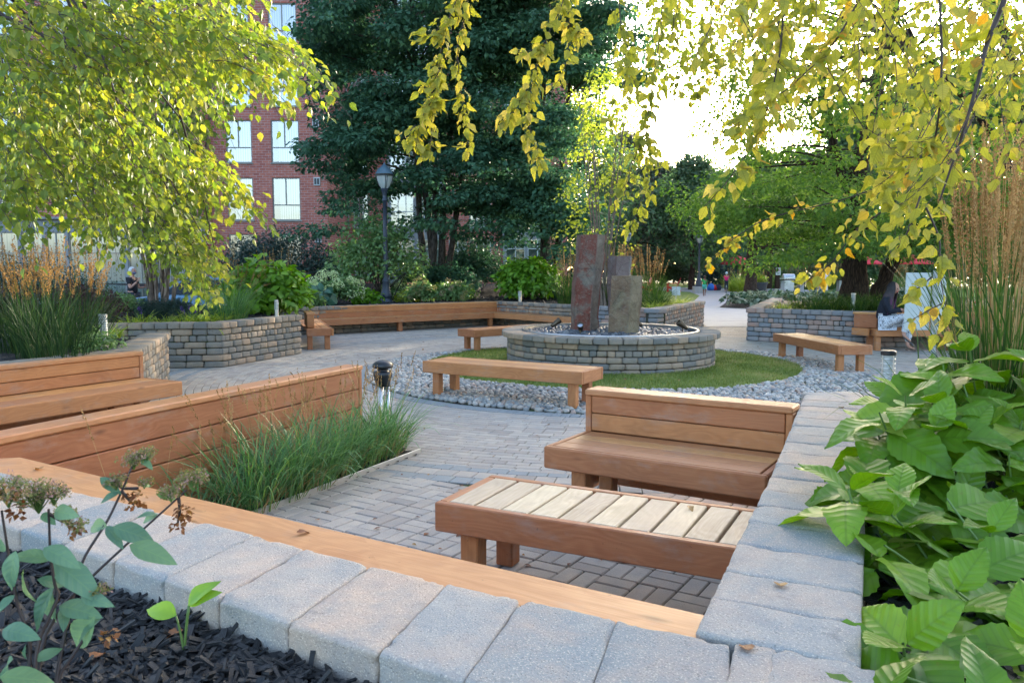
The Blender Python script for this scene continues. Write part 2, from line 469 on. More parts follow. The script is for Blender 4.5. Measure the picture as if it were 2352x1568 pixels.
def m_leaf(name, stops, trans=.45, rough=.42, veins=0.0, tcol=None, nveins=7.0, spec=.4, dead=0.0, bumpv=.5):
    m, nt, out = mat(name); g = N(nt)
    rnd = g.attr("rnd"); col = g.ramp(rnd, stops)
    col = g.mix(g.r1(g.noise(g.gen(), 9, 3), .35, .7, 0, .35), col, tuple(v * .6 for v in stops[0][1]))
    nrm = None
    if veins:
        l = g.sep(g.attr("loc", "Vector")); av = g.math('ABSOLUTE', l[0])
        ph = g.math('FRACT', g.math('MULTIPLY', g.math('SUBTRACT', l[1], g.math('MULTIPLY', av, .30)), nveins))
        vn = g.r1(g.math('ABSOLUTE', g.math('SUBTRACT', ph, .5)), 0, .14, 1, 0)
        mid = g.r1(av, .02, .07, 1, 0)
        vv = g.math('MAXIMUM', g.math('MULTIPLY', vn, .7), mid)
        vc = tuple(min(1, v * 1.9 + .03) for v in stops[-1][1]) if veins > 0 else tuple(v * .45 for v in stops[0][1])
        col = g.mix(g.math('MULTIPLY', vv, abs(veins)), col, vc)
        hgt = g.math('ADD', g.math('MULTIPLY', g.math('MULTIPLY', g.math('SINE', g.math('MULTIPLY', ph, PI)), -1), 1.0), 0)
        nrm = g.bump(hgt, bumpv, .006)
    if dead:
        col = g.mix(g.r1(g.noise(g.vmul(g.attr("loc", "Vector"), (2, 2, 2)), 2.5, 4), .62, .72, 0, dead), col, (.22, .09, .02))
    p = g.pbr(col, rough, nrm, spec=spec)
    t = g.new("ShaderNodeBsdfTranslucent")
    hs = g.new("ShaderNodeHueSaturation"); g.put(hs.inputs["Color"], col); hs.inputs["Value"].default_value = 1.55; hs.inputs["Saturation"].default_value = 1.12
    g.put(t.inputs[0], hs.outputs[0] if tcol is None else g.mix(.5, hs.outputs[0], tcol))
    mx = g.new("ShaderNodeMixShader"); mx.inputs[0].default_value = trans
    nt.links.new(p, mx.inputs[1]); nt.links.new(t.outputs[0], mx.inputs[2]); nt.links.new(mx.outputs[0], out.inputs[0])
    return m
ML_YB = m_leaf("leaf_birch_yellow", [(0, (.17, .20, .03)), (.35, (.30, .32, .05)), (.75, (.46, .43, .07)), (.9, (.62, .50, .12)), (1, (.55, .28, .03))], .5, .5, veins=-.35, nveins=7, dead=.25)
ML_LT = m_leaf("leaf_light_canopy", [(0, (.10, .17, .03)), (.6, (.20, .28, .045)), (1, (.36, .38, .07))], .55, .5)
ML_YG = m_leaf("leaf_birch_green_yellow", [(0, (.085, .135, .026)), (.35, (.15, .22, .034)), (.75, (.27, .30, .045)), (1, (.42, .37, .07))], .44, .48)
ML_MAPLE = m_leaf("leaf_maple_dark", [(0, (.032, .085, .050)), (.6, (.062, .145, .080)), (1, (.11, .22, .095))], .25, .6, spec=.25)
ML_LIND = m_leaf("leaf_linden", [(0, (.06, .125, .024)), (.6, (.12, .22, .042)), (1, (.24, .34, .07))], .55, .42)
ML_SAP = m_leaf("leaf_sapling_lime", [(0, (.16, .22, .035)), (.6, (.32, .38, .06)), (1, (.46, .48, .10))], .5, .5)
ML_FAR = m_leaf("leaf_far_green", [(0, (.045, .095, .045)), (1, (.12, .20, .075))], .35, .5)
ML_CONI = m_leaf("needle_conifer", [(0, (.05, .08, .052)), (.6, (.10, .135, .085)), (.8, (.20, .15, .10)), (1, (.26, .17, .11))], .1, .6)
ML_JUN = m_leaf("needle_juniper", [(0, (.022, .045, .016)), (1, (.075, .11, .03))], .15, .6)
ML_YEW = m_leaf("needle_yew", [(0, (.020, .045, .034)), (1, (.045, .090, .065))], .15, .5)
ML_HYD = m_leaf("leaf_hydrangea", [(0, (.085, .19, .010)), (.5, (.16, .315, .016)), (.9, (.28, .43, .03)), (.97, (.33, .38, .08)), (1, (.50, .48, .16))], .36, .40, veins=-.28, nveins=7, spec=.5, bumpv=.32, dead=.35)
ML_HYDM = m_leaf("leaf_hydrangea_bright", [(0, (.085, .19, .016)), (.6, (.16, .34, .026)), (1, (.27, .45, .05))], .35, .42, spec=.4)
ML_DOG = m_leaf("leaf_blue_green", [(0, (.10, .20, .12)), (.55, (.17, .30, .18)), (1, (.19, .28, .06))], .35, .42, veins=.10, nveins=6, bumpv=.15)
ML_WH = m_leaf("leaf_witchhazel", [(0, (.085, .16, .055)), (.6, (.15, .26, .085)), (1, (.26, .36, .13))], .35, .42)
ML_HOSTA = m_leaf("leaf_hosta_blue", [(0, (.05, .13, .085)), (1, (.11, .23, .15))], .25, .35, spec=.5)
ML_HOSTAV = m_leaf("leaf_hosta_variegated", [(0, (.035, .08, .035)), (.5, (.06, .11, .05)), (.6, (.30, .36, .24)), (1, (.42, .46, .32))], .25, .4)
ML_BLADE = m_leaf("blade_green", [(0, (.035, .085, .020)), (.5, (.070, .15, .030)), (.9, (.13, .22, .055)), (1, (.30, .22, .08))], .35, .55, spec=.2)
ML_BLADED = m_leaf("blade_deep_green", [(0, (.026, .065, .016)), (.6, (.055, .12, .024)), (1, (.11, .17, .035))], .35, .55, spec=.2)
ML_BLADEX = m_leaf("blade_dark_green", [(0, (.016, .040, .014)), (.6, (.032, .072, .020)), (1, (.07, .11, .03))], .25, .6, spec=.2)  # darkest of the blade greens
ML_BLADEB = m_leaf("blade_blue_green", [(0, (.065, .15, .045)), (.5, (.10, .23, .07)), (.8, (.18, .33, .13)), (1, (.22, .34, .06))], .3, .35, spec=.5)
ML_HAK = m_leaf("blade_lime", [(0, (.16, .26, .03)), (.6, (.32, .40, .055)), (1, (.50, .52, .14))], .45, .5)
ML_SEED = m_leaf("seedhead_tan", [(0, (.21, .13, .055)), (.6, (.33, .215, .10)), (1, (.47, .34, .18))], .35, .8, spec=.1)
ML_SEEDO = m_leaf("seedhead_orange", [(0, (.20, .12, .048)), (1, (.35, .215, .10))], .35, .8, spec=.1)
ML_STRAW = m_leaf("straw", [(0, (.26, .17, .07)), (1, (.45, .34, .18))], .3, .7, spec=.2)
ML_BLOOM = m_leaf("bloom_cream_green", [(0, (.45, .55, .22)), (1, (.75, .78, .48))], .3, .7, spec=.1)
ML_FADED = m_leaf("bloom_faded_pink", [(0, (.16, .20, .05)), (.5, (.26, .25, .10)), (.75, (.40, .25, .20)), (1, (.45, .26, .26))], .3, .7, spec=.1)
ML_BROWN = m_leaf("leaf_fallen_brown", [(0, (.13, .035, .012)), (.6, (.26, .10, .03)), (1, (.42, .25, .08))], .2, .5)
ML_PURPLE = m_leaf("flower_purple", [(0, (.14, .05, .35)), (1, (.25, .12, .5))], .2, .6)
ML_REDF = m_leaf("flower_red", [(0, (.5, .01, .01)), (1, (.7, .04, .02))], .2, .6)
ML_BARB = m_leaf("leaf_burgundy", [(0, (.045, .018, .022)), (1, (.10, .045, .045))], .2, .6)

def m_mulch():
    m, nt, out = mat("black_mulch"); g = N(nt); p = g.gen()
    n = g.noise(g.vmul(p, (1, 1, .4)), 38, 5, .75); v = g.vor(p, 45)
    col = g.ramp(n, [(.3, (.004, .004, .0045)), (.6, (.013, .012, .0125)), (.8, (.035, .03, .027))])
    nt.links.new(g.pbr(col, .75, g.bump(g.math('ADD', n, v), 1.0, .03), spec=.3), out.inputs[0]); return m
M_MULCH = m_mulch()
def m_chip():
    m, nt, out = mat("black_wood_chip"); g = N(nt)
    l = g.attr("loc", "Vector"); n = g.noise(g.vmul(l, (20, 240, 240)), 1, 4, .6)
    col = g.ramp(g.math('ADD', g.math('MULTIPLY', g.attr("rnd"), .6), g.math('MULTIPLY', n, .4)), [(.15, (.005, .005, .0055)), (.75, (.019, .0175, .0175)), (.9, (.05, .04, .034)), (.97, (.14, .085, .05))])
    nt.links.new(g.pbr(col, .55, g.bump(n, .8, .004), spec=.5), out.inputs[0]); return m
M_CHIP = m_chip()
def m_pebble(name, stops, rough=.55, spec=.4):
    m, nt, out = mat(name); g = N(nt); p = g.gen()
    col = g.ramp(g.attr("rnd"), stops)
    col = g.mix(g.r1(g.noise(p, 40, 4, .6), .4, .7, 0, .35), col, tuple(v * .7 for v in stops[-1][1]))
    nt.links.new(g.pbr(col, rough, g.bump(g.noise(p, 90, 3), .25, .004), spec=spec), out.inputs[0]); return m
M_PEB = m_pebble("river_pebble", [(0, (.16, .17, .17)), (.35, (.30, .30, .28)), (.6, (.42, .385, .33)), (.75, (.36, .24, .18)), (.85, (.45, .38, .31)), (1, (.55, .53, .49))])
M_PEBD = m_pebble("slate_pebble", [(0, (.018, .024, .032)), (.6, (.05, .062, .075)), (.9, (.12, .135, .145)), (1, (.24, .25, .25))], .38, .5)
def m_ground(name, stops, sc=3.0, b=.5, bs=40, rough=.9):
    m, nt, out = mat(name); g = N(nt); p = g.gen()
    n = g.noise(p, sc, 6, .65)
    nt.links.new(g.pbr(g.ramp(n, stops), rough, g.bump(g.noise(p, bs, 5, .7), b, .02), spec=.2), out.inputs[0]); return m
M_JOINT = m_ground("joint_sand", [(.3, (.028, .028, .022)), (.5, (.05, .048, .04)), (.62, (.045, .07, .018))], 7, .5, 90)
M_LAWN = m_ground("lawn", [(.3, (.09, .15, .025)), (.5, (.16, .22, .045)), (.7, (.24, .27, .08))], 2.5, .8, 70)
M_EARTH = m_ground("park_ground", [(.3, (.018, .030, .012)), (.7, (.035, .05, .018))], .6, .5, 10)
M_PATH = m_ground("concrete_path", [(.3, (.30, .305, .31)), (.7, (.38, .38, .375))], 2, .2, 120, .8)
M_ROAD = m_ground("asphalt", [(.3, (.045, .047, .052)), (.7, (.065, .067, .07))], 3, .4, 150)

def m_brick():
    m, nt, out = mat("red_brick"); g = N(nt)
    loc = g.attr("loc", "Vector"); b = g.new("ShaderNodeTexBrick")
    g.put(b.inputs["Vector"], loc)
    g.put(b.inputs["Color1"], (.48, .165, .115)); g.put(b.inputs["Color2"], (.32, .10, .078)); g.put(b.inputs["Mortar"], (.42, .34, .32))
    b.inputs["Scale"].default_value = 1; b.inputs["Mortar Size"].default_value = .010; b.inputs["Mortar Smooth"].default_value = .2
    b.inputs["Bias"].default_value = -.1; b.inputs["Brick Width"].default_value = .30; b.inputs["Row Height"].default_value = .115
    n = g.noise(g.vmul(loc, (3, 9, 1)), 1.2, 4, .6)
    col = g.mix(g.r1(n, .35, .75, 0, .5), b.outputs[0], (.20, .055, .055))
    h = g.math('SUBTRACT', 1, b.outputs[1])
    nt.links.new(g.pbr(col, .85, g.bump(h, .5, .01), spec=.25), out.inputs[0]); return m
M_BRICK = m_brick()
M_FRAME = m_plain("window_frame_taupe", (.22, .22, .20), .5, var=.1)
M_FRAMEW = m_plain("window_frame_white", (.42, .47, .48), .5, var=.08)
M_PANEL = m_plain("grey_panel", (.20, .215, .225), .7, var=.12)
def m_glass():
    m, nt, out = mat("window_glass"); g = N(nt)
    gl = g.new("ShaderNodeBsdfGlossy"); gl.inputs["Roughness"].default_value = .02
    g.put(gl.inputs["Normal"], g.bump(g.noise(g.gen(), .9, 2), .06, .05))
    tr = g.new("ShaderNodeBsdfTransparent"); g.put(tr.inputs[0], (.78, .86, .88))
    fr = g.new("ShaderNodeFresnel"); fr.inputs[0].default_value = 1.7
    mx = g.new("ShaderNodeMixShader"); g.put(mx.inputs[0], g.math('ADD', fr.outputs[0], .22))
    nt.links.new(tr.outputs[0], mx.inputs[1]); nt.links.new(gl.outputs[0], mx.inputs[2]); nt.links.new(mx.outputs[0], out.inputs[0]); return m
M_GLASS = m_glass()
def m_frost(name, col, rough=.25):
    m, nt, out = mat(name); g = N(nt)
    p = g.pbr(col, rough, spec=.6); t = g.new("ShaderNodeBsdfTransparent"); t.inputs[0].default_value = (.85, .9, .9, 1)
    mx = g.new("ShaderNodeMixShader"); mx.inputs[0].default_value = .45
    nt.links.new(p, mx.inputs[1]); nt.links.new(t.outputs[0], mx.inputs[2]); nt.links.new(mx.outputs[0], out.inputs[0]); return m
M_LENS = m_frost("ribbed_lamp_glass", (.62, .66, .64))
def m_blind(name, horiz, c0, c1, w):
    m, nt, out = mat(name); g = N(nt); l = g.sep(g.attr("loc", "Vector"))
    f = g.math('FRACT', g.math('DIVIDE', l[1] if horiz else l[0], w))
    col = g.ramp(f, [(0, c0), (.18, c1), (.85, c1), (1, c0)])
    nt.links.new(g.pbr(col, .7), out.inputs[0]); return m
M_BLINDV = m_blind("vertical_blind", False, (.10, .12, .12), (.50, .54, .52), .11)
M_BLINDH = m_blind("shutter_blind", True, (.06, .07, .07), (.40, .44, .44), .075)
M_CURT = m_blind("pale_curtain", False, (.30, .38, .39), (.50, .60, .60), .24)
M_INT = m_plain("dark_room", (.018, .024, .032), .8)
M_SKIN = m_plain("skin", (.42, .22, .15), .5, var=.05)
M_SKIND = m_plain("skin_dark", (.16, .07, .04), .5, var=.05)
M_NAVY = m_plain("navy_knit", (.008, .011, .022), .85, var=.3, bumpn=120)
M_HAIRD = None
def m_hair():
    m, nt, out = mat("hair_dark_to_magenta"); g = N(nt); z = g.sep(g.gen())[2]
    n = g.noise(g.vmul(g.gen(), (40, 40, 2)), 3, 3)
    c = g.ramp(g.math('ADD', g.r1(z, .78, 1.3), g.math('MULTIPLY', g.math('SUBTRACT', n, .5), .25)), [(.05, (.16, .015, .13)), (.3, (.14, .03, .11)), (.5, (.06, .035, .045)), (.75, (.015, .010, .012))])
    nt.links.new(g.pbr(c, .45, g.bump(n, .8, .01)), out.inputs[0]); return m
M_HAIRD = m_hair()
def m_leopard():
    m, nt, out = mat("speckled_trousers"); g = N(nt); p = g.gen()
    v = g.vor(p, 42, feature='F1'); n = g.noise(p, 55, 2)
    col = g.ramp(g.math('ADD', v, g.math('MULTIPLY', n, .3)), [(.44, (.012, .015, .03)), (.52, (.55, .58, .62))])
    nt.links.new(g.pbr(col, .8), out.inputs[0]); return m
M_LEO = m_leopard()
# ------------------------------------------------------------------ ground, paving, pebbles
CEN = np.array([1.7, 12.6])           # centre of the pebble ring
FC = np.array([1.66, 13.5])           # centre of the fountain
def sheet(name, poly, z, m, label=None, kind="structure", nsub=0):
    mb = MB(); mb.add([(x, y, z) for x, y in poly], [np.array([list(range(len(poly)))])])
    o = mb.build(name, m); o["kind"] = kind
    return o
sheet("ground", [(-300, -30), (300, -30), (300, 420), (-300, 420)], -0.04, M_EARTH)
sheet("plaza_joint_sand", [(-7.5, 1.5), (12, 1.5), (12, 24.5), (-7.5, 24.5)], -0.010, M_JOINT)
path_pts = [(5.4, 22), (8.6, 22), (9.0, 29), (11.5, 38), (14.5, 45), (19, 52), (24, 60), (14, 70), (2, 76), (-6, 79), (-6, 74), (2, 71), (9, 64), (12.5, 56), (11.3, 48), (8.6, 38), (6.6, 30)]
sheet("concrete_path", path_pts, 0.012, M_PATH)
sheet("concrete_slab_joint", [(5.6, 24.46), (8.9, 24.46), (8.9, 24.5), (5.6, 24.5)], 0.016, M_JOINT)
sheet("lawn", [(1, 30), (6.4, 30), (8.5, 38), (60, 60), (60, 95), (-12, 95), (-6, 40)], 0.0, M_LAWN)
sheet("street", [(-40, 18.6), (-5.8, 18.6), (-7.6, 26), (-40, 26)], -0.02, M_ROAD)
sheet("mulch_island", [(8.6, 33), (9.6, 31.5), (12.0, 31.8), (16, 35), (17, 44), (11.2, 41)], 0.03, M_MULCH)

mb = MB()
def tone(): return rng.uniform(.32, 1.0)
bx_h = 0.03
r0 = 3.97
def ringrow(rr, w, ln, y_ok, blue):
    n = max(8, int(2 * PI * rr / ln)); off = rng.uniform(0, 2 * PI)
    for i in range(n):
        a = off + 2 * PI * i / n; x, y = CEN + rr * np.array([math.cos(a), math.sin(a)])
        if not (-6.3 < x < 10 and 2.5 < y < 24.3): continue
        if y_ok and not y_ok(x, y): continue
        if x > 6.6 and y < 10: continue
        t = rng.uniform(.0, .2) if blue else tone()
        box(mb, (x, y, -bx_h + rng.uniform(-.0012, .0012)), ((2 * PI * rr / n) / 2 - .003, w / 2 - .003, bx_h), a + PI / 2, .004, t)
ringrow(4.08, .20, .105, None, True)
rr = 4.25
while rr < 6.55: ringrow(rr, .10, .205, None, False); rr += .10
out_ok = lambda x, y: x < -2.35 or y > 8.3
ringrow(6.62, .16, .16, None, True); ringrow(6.79, .18, .16, None, False); ringrow(6.96, .16, .16, None, True)
rr = 7.1
while rr < 12.5: ringrow(rr, .10, .205, out_ok, (int(rr * 10) % 13 == 0)); rr += .10
# basket weave in the near bay
ang = math.atan2(-.53, .85); ca, sa = math.cos(ang), math.sin(ang)
for i in range(-30, 34):
    for j in range(-30, 34):
        cx, cy = i * .206, j * .206; x = 0.2 + cx * ca - cy * sa; y = 4.6 + cx * sa + cy * ca
        if not (-2.5 < x < 3.4 and 1.9 < y < 8.4) or math.hypot(x - CEN[0], y - CEN[1]) < 7.04: continue
        for k in (-1, 1):
            t = tone()
            if (i + j) % 2: d = np.array([0, k * .0515]); h = (.1, .0487, bx_h)
            else: d = np.array([k * .0515, 0]); h = (.0487, .1, bx_h)
            px_, py_ = x + d[0] * ca - d[1] * sa, y + d[0] * sa + d[1] * ca
            box(mb, (px_, py_, -bx_h + rng.uniform(-.0025, .0025)), h, ang + rng.uniform(-.012, .012), .006, t)
struct(mb.build("paving", M_PAVER))

def ico(n=1):
    import bmesh
    bm = bmesh.new(); bmesh.ops.create_icosphere(bm, subdivisions=n, radius=1.0)
    V = np.array([v.co[:] for v in bm.verts]); F = np.array([[v.index for v in f.verts] for f in bm.faces]); bm.free(); return V, F
ICO1, ICO1F = ico(1); ICO2, ICO2F = ico(2)
def randrot(n, tilt=.4):
    a = rng.uniform(0, 2 * PI, n); b = rng.normal(0, tilt, n); c = rng.normal(0, tilt, n)
    ca, sa, cb, sb, cc, sc_ = np.cos(a), np.sin(a), np.cos(b), np.sin(b), np.cos(c), np.sin(c)
    Z = np.zeros(n); O = np.ones(n)
    Rz = np.stack([ca, -sa, Z, sa, ca, Z, Z, Z, O], -1).reshape(n, 3, 3)
    Rx = np.stack([O, Z, Z, Z, cb, -sb, Z, sb, cb], -1).reshape(n, 3, 3)
    Ry = np.stack([cc, Z, sc_, Z, O, Z, -sc_, Z, cc], -1).reshape(n, 3, 3)
    return Rz @ Rx @ Ry
def scatter_pebbles(mb, P, size, flat=.55, tmpl=(ICO2, ICO2F)):
    n = len(P); s = rng.uniform(.7, 1.3, (n, 3)) * size; s[:, 1] *= .75; s[:, 2] *= flat
    M = randrot(n, .25) * s[:, None, :]
    mb.inst(tmpl[0], tmpl[1], M, P, rng.uniform(0, 1, n))
def relax(P, rmin):
    """drop points closer than rmin to an earlier one (grid hashing)"""
    cell = {}; keep = []
    for i, p in enumerate(P):
        k = (int(p[0] // rmin), int(p[1] // rmin)); ok = True
        for dx in (-1, 0, 1):
            for dy in (-1, 0, 1):
                for q in cell.get((k[0] + dx, k[1] + dy), ()):
                    if (q[0] - p[0]) ** 2 + (q[1] - p[1]) ** 2 < rmin * rmin: ok = False; break
                if not ok: break
            if not ok: break
        if ok: cell.setdefault(k, []).append(p); keep.append(i)
    return P[keep]
a = rng.uniform(0, 2 * PI, 60000); r = np.sqrt(rng.uniform(2.9 ** 2, 3.96 ** 2, 60000)) if 0 else np.sqrt(rng.uniform(1.5 ** 2, 3.955 ** 2, 60000))
P = np.stack([CEN[0] + r * np.cos(a), CEN[1] + r * np.sin(a)], -1)
P = P[np.hypot(P[:, 0] - FC[0], P[:, 1] - FC[1]) > 3.12]
P = relax(P, .058)
hz = .012 + .012 * vnoise(np.c_[P * 2.2, P[:, :1] * 0], 3)
mb = MB(); scatter_pebbles(mb, np.c_[P, hz], .047, .6, (ICO1, ICO1F))
struct(mb.build("pebbles", M_PEB, smooth=True), "grey and tan rounded river pebbles ringing the lawn disc", "stuff")
sheet("pebble_bed", [tuple(CEN + 3.97 * np.array([math.cos(t), math.sin(t)])) for t in np.linspace(0, 2 * PI, 72, endpoint=False)], -0.004, M_JOINT)

# lawn disc round the fountain, with real blades
def lawn_disc():
    mb = MB(); rs = np.linspace(0, 3.14, 12); V = []; nn = 64
    for r_ in rs:
        for k in range(nn):
            t = 2 * PI * k / nn; z = .045 - .035 * (r_ / 3.14) ** 6
            V.append((FC[0] + r_ * math.cos(t), FC[1] + r_ * math.sin(t), z))
    F = np.array([[i * nn + j, i * nn + (j + 1) % nn, (i + 1) * nn + (j + 1) % nn, (i + 1) * nn + j] for i in range(11) for j in range(nn)])
    mb.add(V, [F[:, ::-1]]); return mb.build("grass_disc", M_LAWN, smooth=True)
struct(lawn_disc())

def blades(mb, base, az, length, lean, bend, width, segs=4, twist=0.0, rnd=None, taper=.75, tipw=0.0):
    """arched ribbons: base (n,3), az heading, lean/bend in radians from vertical"""
    n = len(base); s = np.linspace(0, 1, segs + 1)
    th = lean[:, None] + bend[:, None] * s[None] ** 1.4
    ds = length[:, None] / segs
    h = np.concatenate([np.zeros((n, 1)), np.cumsum(np.sin((th[:, 1:] + th[:, :-1]) / 2) * ds, 1)], 1)
    v = np.concatenate([np.zeros((n, 1)), np.cumsum(np.cos((th[:, 1:] + th[:, :-1]) / 2) * ds, 1)], 1)
    dx, dy = np.cos(az), np.sin(az)
    Pm = np.stack([base[:, 0, None] + h * dx[:, None], base[:, 1, None] + h * dy[:, None], base[:, 2, None] + v], -1)
    ta = az + PI / 2 + rng.normal(0, .5, n)
    side = np.stack([np.cos(ta), np.sin(ta), np.zeros(n)], -1)
    w = width[:, None] * (np.minimum(1, .55 + s * 2) * np.maximum(1 - s, 0) ** (1 - taper) + tipw)[None] * .5
    L = Pm - side[:, None] * w[..., None]; Rr = Pm + side[:, None] * w[..., None]
    V = np.stack([L, Rr], 2).reshape(n, -1, 3)
    k = np.arange(segs) * 2; F = np.stack([k, k + 1, k + 3, k + 2], -1)
    Fs = (F[None] + (np.arange(n) * (2 * (segs + 1)))[:, None, None]).reshape(-1, 4)
    if rnd is None: rnd = rng.uniform(0, 1, n)
    mb.add(V.reshape(-1, 3), [Fs], np.repeat(rnd, 2 * (segs + 1)))
    return Pm
n = 60000
a = rng.uniform(0, 2 * PI, n); r = np.sqrt(rng.uniform(1.7 ** 2, 3.15 ** 2, n))
B = np.stack([FC[0] + r * np.cos(a), FC[1] + r * np.sin(a), np.full(n, .03)], -1); B = B[B[:, 1] < 16]; n = len(B)
B[:, 2] = .042 - .035 * (np.hypot(B[:, 0] - FC[0], B[:, 1] - FC[1]) / 3.14) ** 6
mb = MB(); blades(mb, B, rng.uniform(0, 2 * PI, n), rng.uniform(.025, .06, n) * (1 + .4 * vnoise(B * 3, 7)), rng.uniform(.1, 1.1, n), rng.uniform(.2, .9, n), rng.uniform(.004, .009, n), 2, rnd=np.clip(.45 + .5 * vnoise(B * 2.5, 2) + rng.normal(0, .22, n), 0, 1))
M_TURF = m_leaf("turf_blade", [(0, (.09, .14, .022)), (.5, (.19, .24, .04)), (.8, (.30, .30, .08)), (1, (.42, .34, .16))], .3, .5)
tag(mb.build("lawn_grass", M_TURF), "short clipped grass growing round the stone fountain", "grass", kind="stuff")

# ------------------------------------------------------------------ stone walls
def off_poly(pts, d):
    """offset an open polyline to its left by d (mitred)"""
    P = [np.array(p, float) for p in pts]; out = []
    for i, p in enumerate(P):
        ns = []
        if i: t = P[i] - P[i - 1]; ns.append(np.array([-t[1], t[0]]) / np.linalg.norm(t))
        if i < len(P) - 1: t = P[i + 1] - P[i]; ns.append(np.array([-t[1], t[0]]) / np.linalg.norm(t))
        n_ = sum(ns); n_ /= np.linalg.norm(n_); out.append(p + n_ * d / max(.35, np.dot(n_, ns[0])))
    return out
def segs_of(pts, ln, jit=.12):
    """break a polyline into pieces about ln long, each within one straight segment"""
    for i in range(len(pts) - 1):
        p, q = np.array(pts[i], float), np.array(pts[i + 1], float); L = np.linalg.norm(q - p)
        n = max(1, int(round(L / ln))); w = 1 + rng.uniform(-jit, jit, n); w = np.cumsum(np.r_[0, w]) / w.sum()
        for k in range(n): yield p + (q - p) * w[k], p + (q - p) * w[k + 1], i
def stone_wall(name, label, pts, top, side=1, m=M_STONE, thick=.30, near=False, courses=True, capn=3, capw=.30, cap_side=.0, group=None, soldier=2, capmat=None, caplen=.22):
    """pts = outer (visible) face; side=+1 puts the body to the left of the line"""
    t = thing(name, label, "stone wall", (float(pts[0][0]), float(pts[0][1]), 0), group=group)
    ox, oy = float(pts[0][0]), float(pts[0][1])
    pts = [(p[0] - ox, p[1] - oy) for p in pts]
    nl = max(3, int(round(top / .1))); lh = top / nl
    if courses:
        b = MB()
        for k in range(nl - 1):
            z = k * lh; from_top = nl - 1 - k
            ln = .13 if from_top == soldier else (.27 if k % 2 else .24)
            for p, q, i in segs_of(pts, ln, .3):
                d = q - p; L = np.linalg.norm(d); u = d / L; nrm = np.array([-u[1], u[0]]) * side
                w = .11; c = (p + q) / 2 + nrm * (w + rng.uniform(-.004, .006) + (.008 if from_top == soldier else 0))
                rblock(b, (c[0], c[1], z + lh / 2), (L / 2 - .003, w, lh / 2 - .0025), math.atan2(u[1], u[0]), .018, 3, .005, rng.uniform())
        b.build("wall_courses", m, t, smooth=True)
        core = MB()
        for i in range(len(pts) - 1):
            p, q = np.array(pts[i]), np.array(pts[i + 1]); d = q - p; L = np.linalg.norm(d); u = d / L; nrm = np.array([-u[1], u[0]]) * side
            c = (p + q) / 2 + nrm * (.04 + (thick - .06) / 2)
            box(core, (c[0], c[1], top / 2 - .04), (L / 2 - .01, (thick - .06) / 2, top / 2 - .045), math.atan2(u[1], u[0]), .002)
        core.build("wall_core", M_JOINT, t)
    b = MB(); po = off_poly(pts, -.025 * side); 
    for p, q, i in segs_of(po, caplen, .14):
        d = q - p; L = np.linalg.norm(d); u = d / L; nrm = np.array([-u[1], u[0]]) * side
        c = (p + q) / 2 + nrm * (capw / 2 + rng.uniform(-.004, .004))
        rblock(b, (c[0], c[1], top - lh / 2 + rng.uniform(-.002, .002)), (L / 2 - .002, capw / 2, lh / 2), math.atan2(u[1], u[0]), .016, capn, .004, rng.uniform())
    b.build("cap_stones", capmat or m, t, smooth=True)
    return t
stone_wall("planter_wall", "brown-grey block planter wall with sharp corner, under the birch trunks", [(-8.6, 12.35), (-4.72, 12.9), (-4.0, 15.1)], .74, m=M_STONEF, thick=.3, capw=.34, caplen=.21)
stone_wall("planter_wall", "low block wall curving behind the left backed bench, with silver path light", [(-6.3, 4.2), (-4.95, 7.2), (-4.18, 8.85), (-4.95, 11.45)], .70, m=M_STONEF, capw=.36, caplen=.21)
stone_wall("planter_wall", "thin strip of stone cap running behind the long corner bench", [(-5.6, 18.95), (-.55, 23.1), (1.72, 20.35)], .68, m=M_STONEF, capw=.3)
stone_wall("planter_wall", "block planter wall behind the basalt columns, its end running back to the path", [(1.55, 19.6), (3.25, 17.7), (5.4, 22.3)], .72, m=M_STONE, capw=.34)
stone_wall("planter_wall", "grey and pink block planter wall under the big tree on the right", [(7.9, 24.2), (5.27, 17.85), (7.02, 16.35), (8.1, 16.25)], .735, m=M_STONE, capw=.34)
